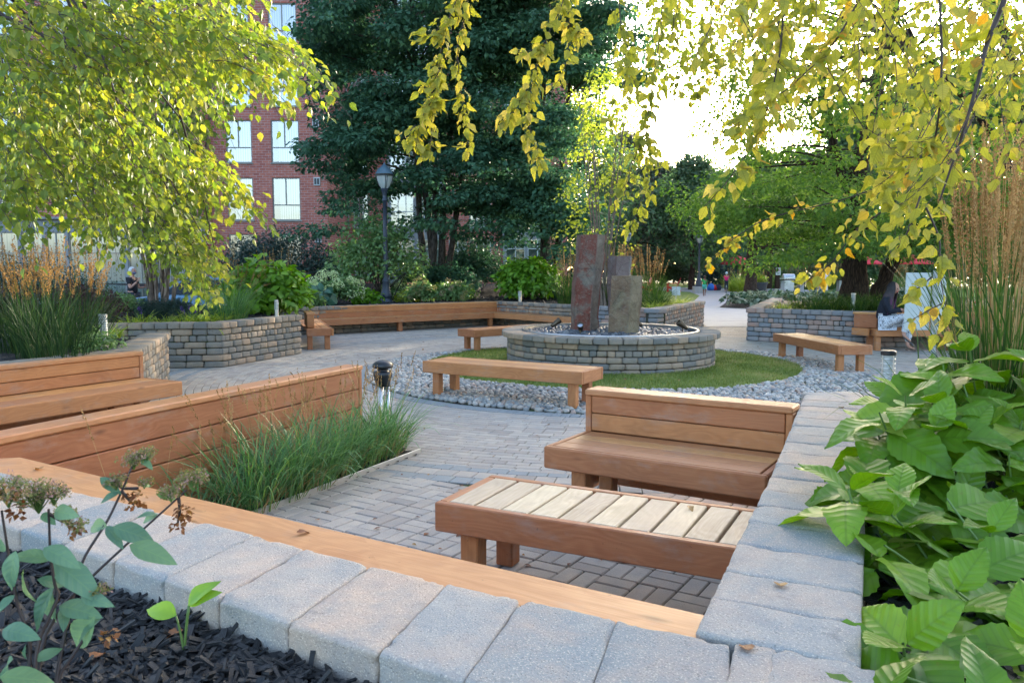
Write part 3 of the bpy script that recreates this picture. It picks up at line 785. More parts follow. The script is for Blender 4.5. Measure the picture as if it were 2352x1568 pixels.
# near walls: only the caps and inner faces can be seen
def near_wall(name, label, inner, outer, top, cuts, taper_end=False):
    t = thing(name, label, "stone wall", (float(inner[0][0]), float(inner[0][1]), 0))
    o = np.array(inner[0], float)
    def along(poly, s):
        P = np.array(poly, float); d = np.linalg.norm(np.diff(P, axis=0), axis=1); c = np.r_[0, np.cumsum(d)]; x = s * c[-1]
        i = min(len(d) - 1, int(np.searchsorted(c, x, side='right') - 1)); return P[i] + (P[i + 1] - P[i]) * (x - c[i]) / d[i]
    b = MB(); G, F = _GC.setdefault(14, _gridcube(14))
    for k in range(len(cuts) - 1):
        a0, a1 = along(inner, cuts[k]), along(inner, cuts[k + 1]); b0, b1 = along(outer, cuts[k]), along(outer, cuts[k + 1])
        g = np.sign(G) * np.abs(G) ** .5; r = .011
        L = (np.linalg.norm(a1 - a0) + np.linalg.norm(b1 - b0)) / 2; W = np.linalg.norm((b0 + b1) / 2 - (a0 + a1) / 2)
        h = np.array([L / 2 - .0014, W / 2 + rng.uniform(-.004, .004), .055]); P = g * h
        inn = np.clip(P, -(h - r), h - r); d = P - inn; ln = np.linalg.norm(d, axis=1)[:, None]
        P = inn + np.where(ln > 1e-9, d / np.maximum(ln, 1e-9) * r, 0)
        sc = P / h; edge = np.clip((np.sort(np.abs(sc), axis=1)[:, 1] - .82) * 6, 0, 1); sd = rng.integers(0, 999)
        chip = np.clip(vnoise(P * 30, sd) + .5 * vnoise(P * 75, sd + 2) - .10, 0, 1) * edge
        nn = vnoise(P * 14, sd + 5) * .0022 + vnoise(P * 60, sd + 3) * .0012 + vnoise(P * 130, sd + 8) * .0007
        P = P + sc * (nn - chip * .014)[:, None]
        P[:, 2] = np.minimum(P[:, 2], .0555)
        u = (P[:, 0] / h[0] + 1) / 2; v = (P[:, 1] / h[1] + 1) / 2
        A = a0 + (a1 - a0) * u[:, None]; Bq = b0 + (b1 - b0) * u[:, None]; XY = A + (Bq - A) * v[:, None]
        # keep the joint gap after the bilinear warp
        V = np.c_[XY - o, P[:, 2] + top - .055 + rng.uniform(-.0025, .0025)]
        fl = np.cross(np.r_[a1 - a0], np.r_[b0 - a0]) < 0
        b.add(V, [F[:, ::-1] if fl else F], rng.uniform(), V)
    b.build("cap_stones", M_STONEN, t, smooth=True)
    w = MB()
    for k in range(len(inner) - 1):
        p, q = np.array(inner[k]) - o, np.array(inner[k + 1]) - o; po, qo = np.array(outer[k]) - o, np.array(outer[k + 1]) - o
        for lv in range(6):
            for face, (s0, s1, inw) in enumerate(((p, q, po), (po, qo, p))):
                for c0, c1, _ in segs_of([tuple(s0), tuple(s1)], .26, .2):
                    d = c1 - c0; L = np.linalg.norm(d); u = d / L; nr = np.array([-u[1], u[0]])
                    if np.dot(nr, inw - s0) < 0: nr = -nr
                    c = (c0 + c1) / 2 + nr * .10
                    rblock(w, (c[0], c[1], lv * .101 + .05), (L / 2 - .002, .075, .049), math.atan2(u[1], u[0]), .01, 2, .003, rng.uniform())
    w.build("wall_courses", M_STONEN, t, smooth=True)
    return t
cut = lambda n, j=.14: list(np.cumsum(np.r_[0, 1 + rng.uniform(-j, j, n)]) / 1)
def norm_cuts(n, j=.14):
    w = 1 + rng.uniform(-j, j, n); return list(np.r_[0, np.cumsum(w)] / w.sum())
FW_IN = [(.515, 1.805), (-.37, 2.28), (-1.0, 2.67), (-2.03, 3.29), (-3.4, 4.1)]
FW_OUT = [(.385, 1.345), (-.55, 1.91), (-1.16, 2.31), (-2.2, 2.97), (-3.6, 3.80)]
near_wall("front_planter_wall", "row of big tumbled grey-pink cap stones along the foreground mulch bed", FW_IN, FW_OUT, .72, norm_cuts(17))
RW_IN = [(.445, 1.865), (.87, 2.82), (1.09, 3.30), (2.06, 5.55)]
RW_OUT = [(.775, 1.70), (1.21, 2.66), (1.44, 3.18), (2.43, 5.40)]
near_wall("right_planter_wall", "straight run of blue-grey cap stones beside the big-leaved hydrangea", RW_IN, RW_OUT, .723, norm_cuts(17, .10))
# the corner: a narrow stone and a broad one
t = thing("corner_cap_stone", "narrow pinkish filler stone wedged at the near corner of the stone walls", "stone", (.497, 1.605, .665))
b = MB(); rblock(b, (0, 0, 0), (.047, .22, .054), R(-21), .011, 14, .004, .9, freq=34); b.build("stone", M_STONEN, t, smooth=True)
t = thing("corner_cap_stone", "broad pink-grey stone at the very bottom of the picture right of the narrow filler stone", "stone", (.648, 1.56, .665))
b = MB(); rblock(b, (0, 0, 0), (.125, .19, .055), R(-23), .011, 16, .004, .55, freq=30); b.build("stone", M_STONEN, t, smooth=True)
stone_wall("planter_wall", "short block wall turning right past the end of the blue-grey cap stones", [(2.08, 5.66), (5.6, 5.85)], .72, side=-1, m=M_STONEN, capn=5, capw=.34)

# fountain
ft = thing("fountain", "round raised fountain basin of brown tumbled blocks on the lawn disc", "fountain", (FC[0], FC[1], 0))
b = MB(); lh = .58 / 6
for k in range(5):
    ln = .13 if k == 3 else .27; Rk = 1.745 - (.006 if k == 3 else 0)
    n = int(2 * PI * Rk / ln); w = 1 + rng.uniform(-.22, .22, n); w = w / w.sum() * 2 * PI; a0 = rng.uniform(0, 6)
    for i in range(n):
        am = a0 + w[i] / 2; a0 += w[i]; half = Rk * w[i] / 2 - .003
        rblock(b, ((Rk - .1 + rng.uniform(-.005, .005)) * math.cos(am), (Rk - .1) * math.sin(am), (k + .5) * lh), (half, .1, lh / 2 - .0025), am - PI / 2, .020, 4, .006, rng.uniform())
b.build("wall_courses", M_STONEF, ft, smooth=True)
b = MB(); n = 52; w = 1 + rng.uniform(-.14, .14, n); w = w / w.sum() * 2 * PI; a0 = 0
for i in range(n):
    am = a0 + w[i] / 2; a0 += w[i]
    rblock(b, (1.66 * math.cos(am), 1.66 * math.sin(am), .58 - lh / 2 + rng.uniform(-.002, .002)), (1.66 * w[i] / 2 - .0035, .17, lh / 2), am - PI / 2, .018, 5, .005, rng.uniform(), taper=.10)
b.build("cap_stones", M_STONEF, ft, smooth=True)
b = MB(); lathe(b, [(1.49, .40), (1.49, .585), (1.475, .595), (1.455, .595), (1.455, .40)], sides=72); b.build("basin_rim", M_STEEL, ft, smooth=False)
b = MB(); lathe(b, [(0.001, .44), (1.46, .44)], sides=48); b.build("basin_floor", M_DGREY, ft)
a = rng.uniform(0, 2 * PI, 9000); r = np.sqrt(rng.uniform(0, 1.43 ** 2, 9000))
P = relax(np.stack([FC[0] + r * np.cos(a), FC[1] + r * np.sin(a)], -1), .055)
mb = MB(); scatter_pebbles(mb, np.c_[P, .525 + .03 * vnoise(np.c_[P * 4, P[:, :1] * 0], 9)], .052, .6, (ICO1, ICO1F))
struct(mb.build("basin_pebbles", M_PEBD, smooth=True), "dark blue-grey polished pebbles filling the round basin", "stuff")

# basalt columns
def m_basalt(name, c0, c1, c2, rust):
    m, nt, out = mat(name); g = N(nt); p = g.gen()
    side = g.attr("rnd")
    n = g.noise(p, 4, 6, .7, .4); n2 = g.noise(p, 22, 5, .7)
    col = g.ramp(n, [(.3, c0), (.55, c1), (.75, c2)])
    rm = g.math('MULTIPLY', g.r1(g.noise(p, 2.6, 5, .65), .36, .50), g.r1(side, .10, .35))
    col = g.mix(g.math('MULTIPLY', rm, rust), col, (.17, .055, .038))
    col = g.mix(g.math('MULTIPLY', g.r1(n2, .52, .66), .5), col, (.24, .21, .16))
    cr = g.vor(g.vmul(p, (3, 3, 5)), 1.0, feature='DISTANCE_TO_EDGE')
    col = g.mix(g.r1(cr, 0, .012, .8, 0), col, (.02, .018, .015))
    nt.links.new(g.pbr(col, .85, g.bump(g.math('ADD', n, n2), .9, .03), spec=.25), out.inputs[0]); return m
M_BAS = m_basalt("basalt_rust", (.10, .09, .075), (.19, .165, .13), (.26, .23, .18), .95)
M_BAS2 = m_basalt("basalt_grey", (.15, .15, .14), (.22, .215, .20), (.28, .27, .25), .4)
M_BAS3 = m_basalt("basalt_ochre", (.13, .11, .07), (.24, .195, .12), (.32, .26, .17), .35)
def column(label, x, y, zt, w, a0, lean, m, sides=5, seed=0, sharp=(1, 1, 1, 1, 1, 1)):
    rs = np.random.default_rng(seed); nz = 34; nseg = 5; V = []; rn = []
    zs = np.linspace(0, zt - .46, nz); ang = a0 + np.arange(sides) * 2 * PI / sides + rs.uniform(-.16, .16, sides); rad = w / 2 * rs.uniform(.96, 1.1, sides)
    Cn = np.stack([rad * np.cos(ang), rad * np.sin(ang)], -1); ring = []; fr = []
    for i in range(sides):
        p, q = Cn[i], Cn[(i + 1) % sides]
        for k in range(nseg): ring.append(p + (q - p) * k / nseg); fr.append((i * .37 + .15) % 1.0)
    ring = np.array(ring); n = len(ring)
    for z in zs:
        t = z / zs[-1]; wob = 1 + .03 * math.sin(z * 5 + seed) * (1 - t)
        XY = ring * wob + np.array(lean) * t + np.array([.02 * math.sin(z * 3 + seed), 0])
        V.append(np.c_[XY, np.full(n, z)]); rn += fr
    V = np.vstack(V); dr = vnoise(V * 6, seed) * .014 + vnoise(V * 22, seed + 1) * .005
    cen = np.c_[np.array(lean)[None] * (V[:, 2] / zs[-1])[:, None], V[:, 2]]
    d = V - cen; d /= np.linalg.norm(d, axis=1)[:, None] + 1e-6; V = V + d * dr[:, None]
    F = np.array([[i * n + j, i * n + (j + 1) % n, (i + 1) * n + (j + 1) % n, (i + 1) * n + j] for i in range(nz - 1) for j in range(n)])
    top = [(nz - 1) * n + j for j in range(n)]
    o = MB().add(V, [F, np.array([top])], np.array(rn)).build("basalt_column", m, smooth=False)
    o.location = (x, y, .46); return tag(o, label, "stone column")
column("tallest rust-streaked basalt column standing in the fountain basin", 1.27, 13.92, 2.19, .50, R(-62), (.09, 0), M_BAS, seed=3)
column("shortest ochre basalt column in front, with cracked flat face", 1.88, 13.30, 1.49, .50, R(-88), (.02, 0), M_BAS3, seed=5)
column("mid-height smooth grey basalt column behind the shortest one", 1.95, 14.25, 1.83, .47, R(-50), (.0, 0), M_BAS2, seed=8)
def spot(label, x, y, az, z=.52):
    t = thing("spotlight", label, "spotlight", (x, y, z), az, "small spotlights in the fountain basin")
    b = MB(); M = np.array([[1, 0, 0], [0, math.cos(-1.0), -math.sin(-1.0)], [0, math.sin(-1.0), math.cos(-1.0)]])
    M = np.array(Matrix.Rotation(R(55), 3, 'Y'))
    lathe(b, [(.0, -.10), (.03, -.10), (.034, -.06), (.045, .0), (.05, .06), (.058, .075), (.055, .10), (.046, .10), (.046, .07)], (0, 0, .12), 16, M=M); b.build("lamp_body", M_BRONZE, t, smooth=True)
    b = MB(); lathe(b, [(.0, .066), (.046, .066)], (0, 0, .12), 16, M=M); b.build("lens", M_STEEL, t)
    b = MB(); tube(b, [(0, 0, -.05), (0, 0, .08)], .012); b.build("stem", M_BRONZE, t)
spot("bronze spotlight at the left back of the fountain basin", .78, 14.2, R(10))
spot("bronze spotlight right at the foot of the tallest basalt column", 1.13, 13.1, R(-100))
spot("bronze spotlight among dark pebbles at the right of the basin", 2.92, 13.6, R(190))
spot("bronze spotlight half hidden behind the shortest basalt column", 2.26, 14.3, R(170))

# ------------------------------------------------------------------ benches
def planks_along(mb, L, x0, y0, y1, n, z, th=.038, gap=.006, ends=.0):
    w = (y1 - y0 - gap * (n - 1)) / n
    for i in range(n): box(mb, (x0 + L / 2, y0 + w / 2 + i * (w + gap), z - th / 2), (L / 2 - ends, w / 2, th / 2), 0, .004)
def frame_of(a, b):
    a = Vector((a[0], a[1], 0)); b = Vector((b[0], b[1], 0)); d = b - a; return a, d.length, math.atan2(d.y, d.x)
def plain_bench(label, a, b, w, h=.44, n=3, legs=True, group="backless wooden benches round the lawn disc", cross=False):
    """a->b is the edge with the seat body on its left"""
    a, L, rz = frame_of(a, b); t = thing("bench", label, "bench", tuple(a), rz, group)
    ap = .145; e = .045
    m = MB()
    box(m, (L / 2, e / 2, h - ap / 2), (L / 2, e / 2, ap / 2), ch=.006); box(m, (L / 2, w - e / 2, h - ap / 2), (L / 2, e / 2, ap / 2), ch=.006)
    for x in (e / 2, L - e / 2): box(m, (x, w / 2, h - ap / 2 - .001), (e / 2, w / 2 - e - .002, ap / 2), ch=.006, M=rotz(0), grain=1)
    m.build("apron", M_WOOD, t)
    m = MB()
    if cross:
        x = e + .006; ns_ = int(round((L - 2 * e) / .148)); g0 = (L - 2 * e - .012) / ns_ - .010
        for i in range(ns_):
            g = g0; xs = x + g / 2; box(m, (xs, w / 2, h - .022 + rng.uniform(-.002, .002)), (g / 2 - .002, w / 2 - e - .004, .02), rng.uniform(-.01, .01), .005, grain=1); x += g + .010
    else: planks_along(m, L - 2 * e - .012, e + .006, e + .006, w - e - .006, n, h)
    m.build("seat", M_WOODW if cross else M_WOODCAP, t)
    for x in (.16, L - (.07 if cross else .16)):
        for y in (.11, w - .11):
            m = MB(); box(m, (x, y, (h - ap) / 2 - .001), (.05, .05, (h - ap) / 2), ch=.008, grain=2); m.build("leg", M_WOOD, t)
    return t
plain_bench("weathered pale slatted bench in the foreground, boards laid crosswise", (-.385, 3.86), (1.03, 3.15), .60, .45, cross=True, group=None)
plain_bench("long wooden bench across the pebbles in front of the lawn disc", (-1.14, 10.05), (.79, 8.93), .60, .44)
plain_bench("wooden bench partly hidden behind the left side of the fountain", (-1.10, 15.66), (-.70, 15.14), .0001, .44) if 0 else None
plain_bench("wooden bench partly hidden behind the left side of the fountain", (-.72, 15.18), (.80, 16.55), .52, .44)
plain_bench("wooden bench at the right edge of the pebbles below the block planter", (5.52, 12.12), (5.30, 14.5), .55, .44)

def backed_bench(label, a, b, depth, h=.45, hb=.74, back=True, seat_legs=(), n=4, ends=(True, True), ap=.145, bt=.13, cap=True, m=None, rear_face=False, seat=True, backlow=None):
    """a->b is the front seat edge, body on its left; backrest stands on the far side"""
    a, L, rz = frame_of(a, b); t = thing("backed_bench", label, "bench", tuple(a), rz); e = .045
    if seat:
        m = MB()
        box(m, (L / 2, e / 2, h - ap / 2), (L / 2, e / 2, ap / 2), ch=.01)
        for x, k in ((e / 2, ends[0]), (L - e / 2, ends[1])):
            if k: box(m, (x, e + (depth - e) / 2, h - ap / 2 - .001), (e / 2, (depth - e) / 2 - .002, ap / 2), ch=.008, grain=1)
        m.build("apron", M_WOOD, t)
        m = MB(); x0 = e + .006 if ends[0] else 0; x1 = L - e - .006 if ends[1] else L
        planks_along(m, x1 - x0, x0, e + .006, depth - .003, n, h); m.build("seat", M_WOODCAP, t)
        for x in seat_legs:
            m = MB(); box(m, (x, .12, (h - ap) / 2 - .001), (.052, .052, (h - ap) / 2), ch=.008, grain=2); m.build("leg", M_WOOD, t)
            m = MB(); box(m, (x, depth - .07, (h - ap) / 2 - .001), (.052, .05, (h - ap) / 2), ch=.008, grain=2); m.build("leg", M_WOOD, t)
    if back:
        m = MB(); ct = .042; top = hb - ct; z0 = h + .003 if not rear_face else .03
        bh = (top - z0) / (2 if not rear_face else 4)
        nb = 2 if not rear_face else 4
        for i in range(nb):
            zc = z0 + bh * (i + .5)
            box(m, (L / 2, depth + .022, zc), (L / 2 - e - .004, .019, bh / 2 - .003), ch=.005)
            if rear_face: box(m, (L / 2, depth + bt - .022, zc), (L / 2 - e - .004, .019, bh / 2 - .0035), ch=.006)
        if not rear_face: box(m, (L / 2, depth + bt - .022, (top + .05) / 2), (L / 2 - e - .004, .018, (top - .05) / 2), ch=.004)
        m.build("backrest", M_WOOD, t)
        for x in (e / 2, L - e / 2):
            m = MB(); box(m, (x, depth + bt / 2, top / 2 + .01), (e / 2, bt / 2, top / 2 - .012), ch=.006, grain=2); m.build("end_post", M_WOOD, t)
        if cap:
            m = MB(); nseg = max(1, int(round(L / 3.2)))
            for i in range(nseg): box(m, ((i + .5) * L / nseg, depth + bt / 2, hb - ct / 2), (L / nseg / 2 - .0015, bt / 2 + .014, ct / 2), ch=.008)
            m.build("cap_rail", M_WOODCAP, t)
    return t
# bench with back right of centre, running into the right-hand stones
backed_bench("backed bench facing the slatted one, its right end against the stone wall", (.205, 5.12), (1.42, 4.355), .60, .45, .75, seat_legs=(.22,), bt=.17, n=4)
# left bench by the reed grass
backed_bench("backed bench at the left edge in front of the reed grasses", (-6.0, 3.3), (-3.40, 8.15), .60, .45, .73, seat_legs=(5.1,), bt=.12, n=2)
# long backrest seen from behind
backed_bench("long backed bench seen from behind with blue-green grass along it", (-2.0, 7.36), (-3.62, 3.49), .56, .45, .745, seat_legs=(.3, 2.5), bt=.15, n=3, rear_face=True)
# front bench, its rail lying along the foreground stones
t = backed_bench("bright orange timber rail along the inner side of the foreground cap stones", (.02, 2.76), (-.13, 2.84), .5, .45, .70, back=False, seat=False) if 0 else None
t = thing("rail_bench", "bright orange timber rail on the inner side of the foreground cap stones", "bench", (.5, 2.06, 0))
o = np.array((.5, 2.06)); pin = [(.525, 2.00), (-.50, 2.62), (-1.79, 3.41), (-2.37, 3.77), (-3.1, 3.58)]; pout = [(.455, 1.84), (-.38, 2.29), (-1.01, 2.68), (-2.04, 3.30), (-3.1, 3.42)]
m = MB(); mbk = MB()
for k in range(4):
    A = [np.array(p) - o for p in (pin[k], pin[k + 1], pout[k + 1], pout[k])]
    V = np.array([(q[0], q[1], z) for z in (.655, .698) for q in A]); ang_ = math.atan2(*(A[0] - A[1])[::-1])
    L = V @ rotz(-ang_).T + k * 3.3
    m.add(V, [np.array([[0, 1, 2, 3], [7, 6, 5, 4], [1, 0, 4, 5], [2, 1, 5, 6], [3, 2, 6, 7], [0, 3, 7, 4]])], .62 + .0 * k, L)
    if k < 3:
        p, q = A[0], A[1]; d = p - q; ln = np.linalg.norm(d); u = d / ln; nr = np.array([-u[1], u[0]]); nr = nr if np.dot(nr, A[2] - A[1]) > 0 else -nr
        c = (p + q) / 2 + nr * .035
        for i in range(3): box(mbk, (c[0], c[1], .36 + .105 * i + .02), (ln / 2, .018, .05), math.atan2(u[1], u[0]), .004)
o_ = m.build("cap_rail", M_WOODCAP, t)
mbk.build("backrest", M_WOOD, t)
# long corner bench at the back
def corner_bench():
    fr = [(-4.75, 19.0), (-.5, 22.25), (1.62, 19.75)]
    t = thing("corner_bench", "very long corner bench with low back along the far side of the plaza", "bench", (-.5, 22.25, 0)); o = np.array((-.5, 22.25))
    h = .38; hb = .675; ap = .14; de = .52; fr = [tuple(np.array(p) - o) for p in fr]
    def run(nm, d0, d1, z0, z1, m, mt):
        A = off_poly(fr, d0); Bq = off_poly(fr, d1)
        for i in range(2):
            p, q, r_, s_ = A[i], A[i + 1], Bq[i + 1], Bq[i]; rz = math.atan2(*(q - p)[::-1])
            V = np.array([(v[0], v[1], z) for z in (z0, z1) for v in (p, q, r_, s_)]); V[:, :2] *= 1.0
            m.add(V, [np.array([[3, 2, 1, 0], [4, 5, 6, 7], [0, 1, 5, 4], [1, 2, 6, 5], [2, 3, 7, 6], [3, 0, 4, 7]])], random.random(), V @ rotz(-rz).T + random.random() * 30)
    m = MB(); run("a", 0, .045, h - ap, h, m, None); m.build("apron", M_WOOD, t)
    m = MB()
    for k in range(3): run("s", .049 + k * .158, .049 + k * .158 + .153, h - .04, h - .002, m, None)
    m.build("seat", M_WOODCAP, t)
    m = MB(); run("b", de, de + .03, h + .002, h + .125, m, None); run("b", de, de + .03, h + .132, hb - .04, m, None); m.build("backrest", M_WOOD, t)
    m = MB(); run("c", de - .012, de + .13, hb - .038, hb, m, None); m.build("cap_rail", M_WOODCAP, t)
    for seg, s in ((0, .02), (0, .45), (0, .99), (1, .97)):
        p = np.array(fr[seg]) + (np.array(fr[seg + 1]) - np.array(fr[seg])) * s; d = np.array(fr[seg + 1]) - np.array(fr[seg]); rz = math.atan2(d[1], d[0])
        nr = np.array([-d[1], d[0]]) / np.linalg.norm(d); c = p + nr * .12
        m = MB(); box(m, (c[0], c[1], (h - ap) / 2), (.055, .055, (h - ap) / 2), rz, .006, grain=2); m.build("leg", M_WOOD, t)
corner_bench()
t = backed_bench("short end of the far bench, beside the corner of the birch planter", (-3.56, 15.86), (-4.6, 18.95), .53, .42, .70, back=False, seat_legs=(.12,), n=3)
t = thing("bench_end_block", "boxed end of the backrest standing on the short far bench beside the planter", "bench back", (-3.98, 15.95, 0), math.atan2(3.09, -1.04) - PI / 2)
m = MB(); box(m, (-.06, .35, .57), (.07, .38, .13), ch=.006, grain=1); m.build("backrest", M_WOOD, t)
m = MB(); box(m, (-.06, .35, .715), (.085, .39, .02), ch=.006, grain=1); m.build("cap_rail", M_WOODCAP, t)
# bench on the right with the sitter
backed_bench("backed bench on the right that the dark-haired woman sits on", (7.22, 15.62), (10.4, 15.5), .52, .43, .74, seat_legs=(.06, 1.45, 2.9), n=3, ends=(False, True)) if 0 else None
t = backed_bench("backed bench on the right that the dark-haired woman sits on", (7.12, 15.52), (10.4, 15.45), .54, .43, .74, back=False, seat_legs=(.08, 1.5, 2.9), n=3)
m = MB(); box(m, (-.17, .33, .358), (.2, .022, .072), R(-62), .006); box(m, (-.03, .4, .41), (.16, .16, .019), R(-62), .004); m.build("end_apron", M_WOOD, t)
m = MB(); box(m, (1.75, .56, .57), (1.5, .02, .13), ch=.005); box(m, (-.02, .44, .57), (.22, .05, .135), R(-40), .006); m.build("backrest", M_WOOD, t)
m = MB(); box(m, (1.75, .60, .72), (1.5, .07, .02), ch=.005); box(m, (-.02, .44, .722), (.24, .075, .02), R(-40), .006); m.build("cap_rail", M_WOODCAP, t)
# ------------------------------------------------------------------ planting helpers
def nrmz(v): return v / (np.linalg.norm(v, axis=-1, keepdims=True) + 1e-9)
LEAF3 = (np.array([(0, 0, 0), (.36, .42, .07), (0, 1, -.12), (-.36, .42, .07)], float), [np.array([[0, 1, 2], [0, 2, 3]])])
LEAF6 = (np.array([(0, 0, 0), (.30, .22, .05), (.33, .52, .06), (0, 1, -.14), (-.33, .52, .06), (-.30, .22, .05), (0, .45, -.02)], float),
         [np.array([[0, 1, 2, 6], [6, 2, 3, 3], [0, 6, 4, 5], [6, 3, 4, 4]])])
LEAF6 = (LEAF6[0], [np.array([[0, 1, 2, 6], [0, 6, 4, 5]]), np.array([[6, 2, 3], [6, 3, 4]])])
def leafgrid(nu=9, nv=3, w=.30, peak=.42, fold=.18, curl=.25, serr=.05, wave=.02, tip=1.6, ser_n=None):
    """a leaf 1 long; loc = (across, along) for the veins"""
    us = np.linspace(0, 1, nu + 1); V = []; L = []
    for i, u in enumerate(us):
        a = (u / peak) if u < peak else 1 - ((u - peak) / (1 - peak)) ** tip
        hw = w * (math.sin(min(a, 1) * PI / 2) ** .8 if u < peak else max(a, 0) ** .85)
        if serr and 0 < i < nu: hw *= 1 + serr * (1 if i % 2 else -1)
        for j in range(-nv, nv + 1):
            v = j / nv; x = v * hw
            V.append((x, u + (-.02 * abs(v)), fold * abs(x) * (1 - .5 * abs(v)) - curl * u * u + wave * math.sin(u * 9 + v * 3) * abs(v))); L.append((x / w * .9, u, 0))
    m = 2 * nv + 1; F = [[i * m + j, i * m + j + 1, (i + 1) * m + j + 1, (i + 1) * m + j] for i in range(nu) for j in range(m - 1)]
    return np.array(V), [np.array(F)], np.array(L)
LG_HYD = leafgrid(16, 3, .33, .42, .34, .30, .045, .028)
LG_BIR = leafgrid(9, 2, .36, .36, .30, .18, .09, .02, 1.3)
LG_DOG = leafgrid(8, 2, .27, .45, .40, .30, 0, .01)
def orient(d, up, roll=0.0):
    d = nrmz(d); n = up - (up * d).sum(-1, keepdims=True) * d; n = nrmz(n); x = np.cross(d, n)
    return np.stack([x, d, n], -1)
def put_leaves(mb, tmpl, P, d, up, size, rnd=None, aspect=None):
    n = len(P); M = orient(d, up) * np.broadcast_to(np.asarray(size, float), (n,))[:, None, None]
    if aspect is not None: M = M * aspect[:, None, :]
    mb.inst(tmpl[0], tmpl[1], M, P, rng.uniform(0, 1, n) if rnd is None else rnd, tmpl[2] if len(tmpl) > 2 else None)
def rsph(n): return nrmz(rng.normal(0, 1, (n, 3)))
def local(o_xyz): return np.array(tuple(o_xyz), float)

def ellip_leaves(mb, centers, radii, per, size, tmpl=LEAF3, shell=.55, up=.7, droop=.35, rbias=None, org=0.0, flat_bottom=-1.0):
    """leaves through a set of ellipsoid clumps, thicker towards each clump's surface"""
    k = len(centers); n = k * per; ci = np.repeat(np.arange(k), per)
    d = rsph(n); d[:, 2] = np.where(d[:, 2] < flat_bottom, -d[:, 2], d[:, 2]); r = rng.uniform(shell ** 3, 1, n) ** (1 / 3)
    radii = np.broadcast_to(np.asarray(radii, float), (k, 3)) if np.ndim(radii) < 2 else np.asarray(radii)
    P = centers[ci] + d * r[:, None] * radii[ci]
    nr = nrmz(d * .8 + np.array([0, 0, up]) + rng.normal(0, .45, (n, 3)))
    dr = nrmz(np.cross(nr, rsph(n)) + d * .6 + np.array([0, 0, -droop]))
    s = size * rng.uniform(.65, 1.25, n)
    cr = rng.uniform(0, .45, k)[ci] if rbias is None else rbias[ci]
    put_leaves(mb, tmpl, P - org, dr, nr, s, np.clip(cr + rng.uniform(0, .6, n), 0, 1))

def twigs(mbL, mbT, S, D, L, nleaf, size, tmpl=LEAF6, g=.5, spread=.05, org=0.0, bright=None, tr=.004):
    n = len(S); L = np.broadcast_to(np.asarray(L, float), (n,))
    D = nrmz(D)
    u = (np.arange(nleaf) + rng.uniform(0, .8, (n, nleaf))) / nleaf
    P = S[:, None] + D[:, None] * (L[:, None] * u)[..., None]; P[..., 2] -= g * L[:, None] * u ** 2
    T = D[:, None] + np.zeros((n, nleaf, 3)); T[..., 2] -= 2 * g * u
    lat = rsph(n * nleaf).reshape(n, nleaf, 3)
    P = P + lat * spread * (.4 + u[..., None])
    dr = nrmz(nrmz(T) * .5 + lat * .75 + np.array([0, 0, -.55])).reshape(-1, 3)
    up = nrmz(lat * .5 + np.array([0, 0, .6]) + rng.normal(0, .55, (n, nleaf, 3))).reshape(-1, 3)
    s = size * rng.uniform(.6, 1.2, n * nleaf)
    b = np.repeat(rng.uniform(0, .4, n) if bright is None else bright, nleaf)
    put_leaves(mbL, tmpl, P.reshape(-1, 3) - org, dr, up, s, np.clip(b + rng.uniform(0, .6, n * nleaf), 0, 1))
    if mbT is not None:
        for i in range(n):
            t = np.linspace(0, 1, 5)[:, None]; Q = S[i] + D[i] * L[i] * t; Q[:, 2] -= g * L[i] * t[:, 0] ** 2
            tube(mbT, Q - org, [tr, tr * .9, tr * .75, tr * .6, tr * .35], 3, cap=False)

def limb(mb, p0, p2, r0, r1, sag=.0, n=9, sides=6, wob=.05, rnd=.5, org=0.0):
    p0 = np.array(tuple(p0), float); p2 = np.array(tuple(p2), float); L = np.linalg.norm(p2 - p0)
    p1 = (p0 + p2) / 2 + np.array([0, 0, sag * L]) + rng.normal(0, wob * L, 3)
    P = bez(p0, p1, p2, n); tube(mb, P - org, np.linspace(r0, r1, n), sides, rnd=rnd, cap=False); return P

def spikelets(mb, A, Bp, k, size, width, rnd=None):
    """seed head: k small scales along each segment A->B"""
    n = len(A); u = rng.uniform(0, 1, (n, k)); P = A[:, None] + (Bp - A)[:, None] * u[..., None]
    ax = nrmz(Bp - A)[:, None] + np.zeros((n, k, 3)); lat = rsph(n * k).reshape(n, k, 3)
    fat = np.sin(np.clip(u * 1.05 + .06, 0, 1) * PI) ** .6
    P = P + lat * (width * fat)[..., None]
    d = nrmz(ax + lat * .55).reshape(-1, 3)
    put_leaves(mb, LEAF3, P.reshape(-1, 3), d, rsph(n * k), size * rng.uniform(.7, 1.3, n * k), None if rnd is None else np.repeat(rnd, k))

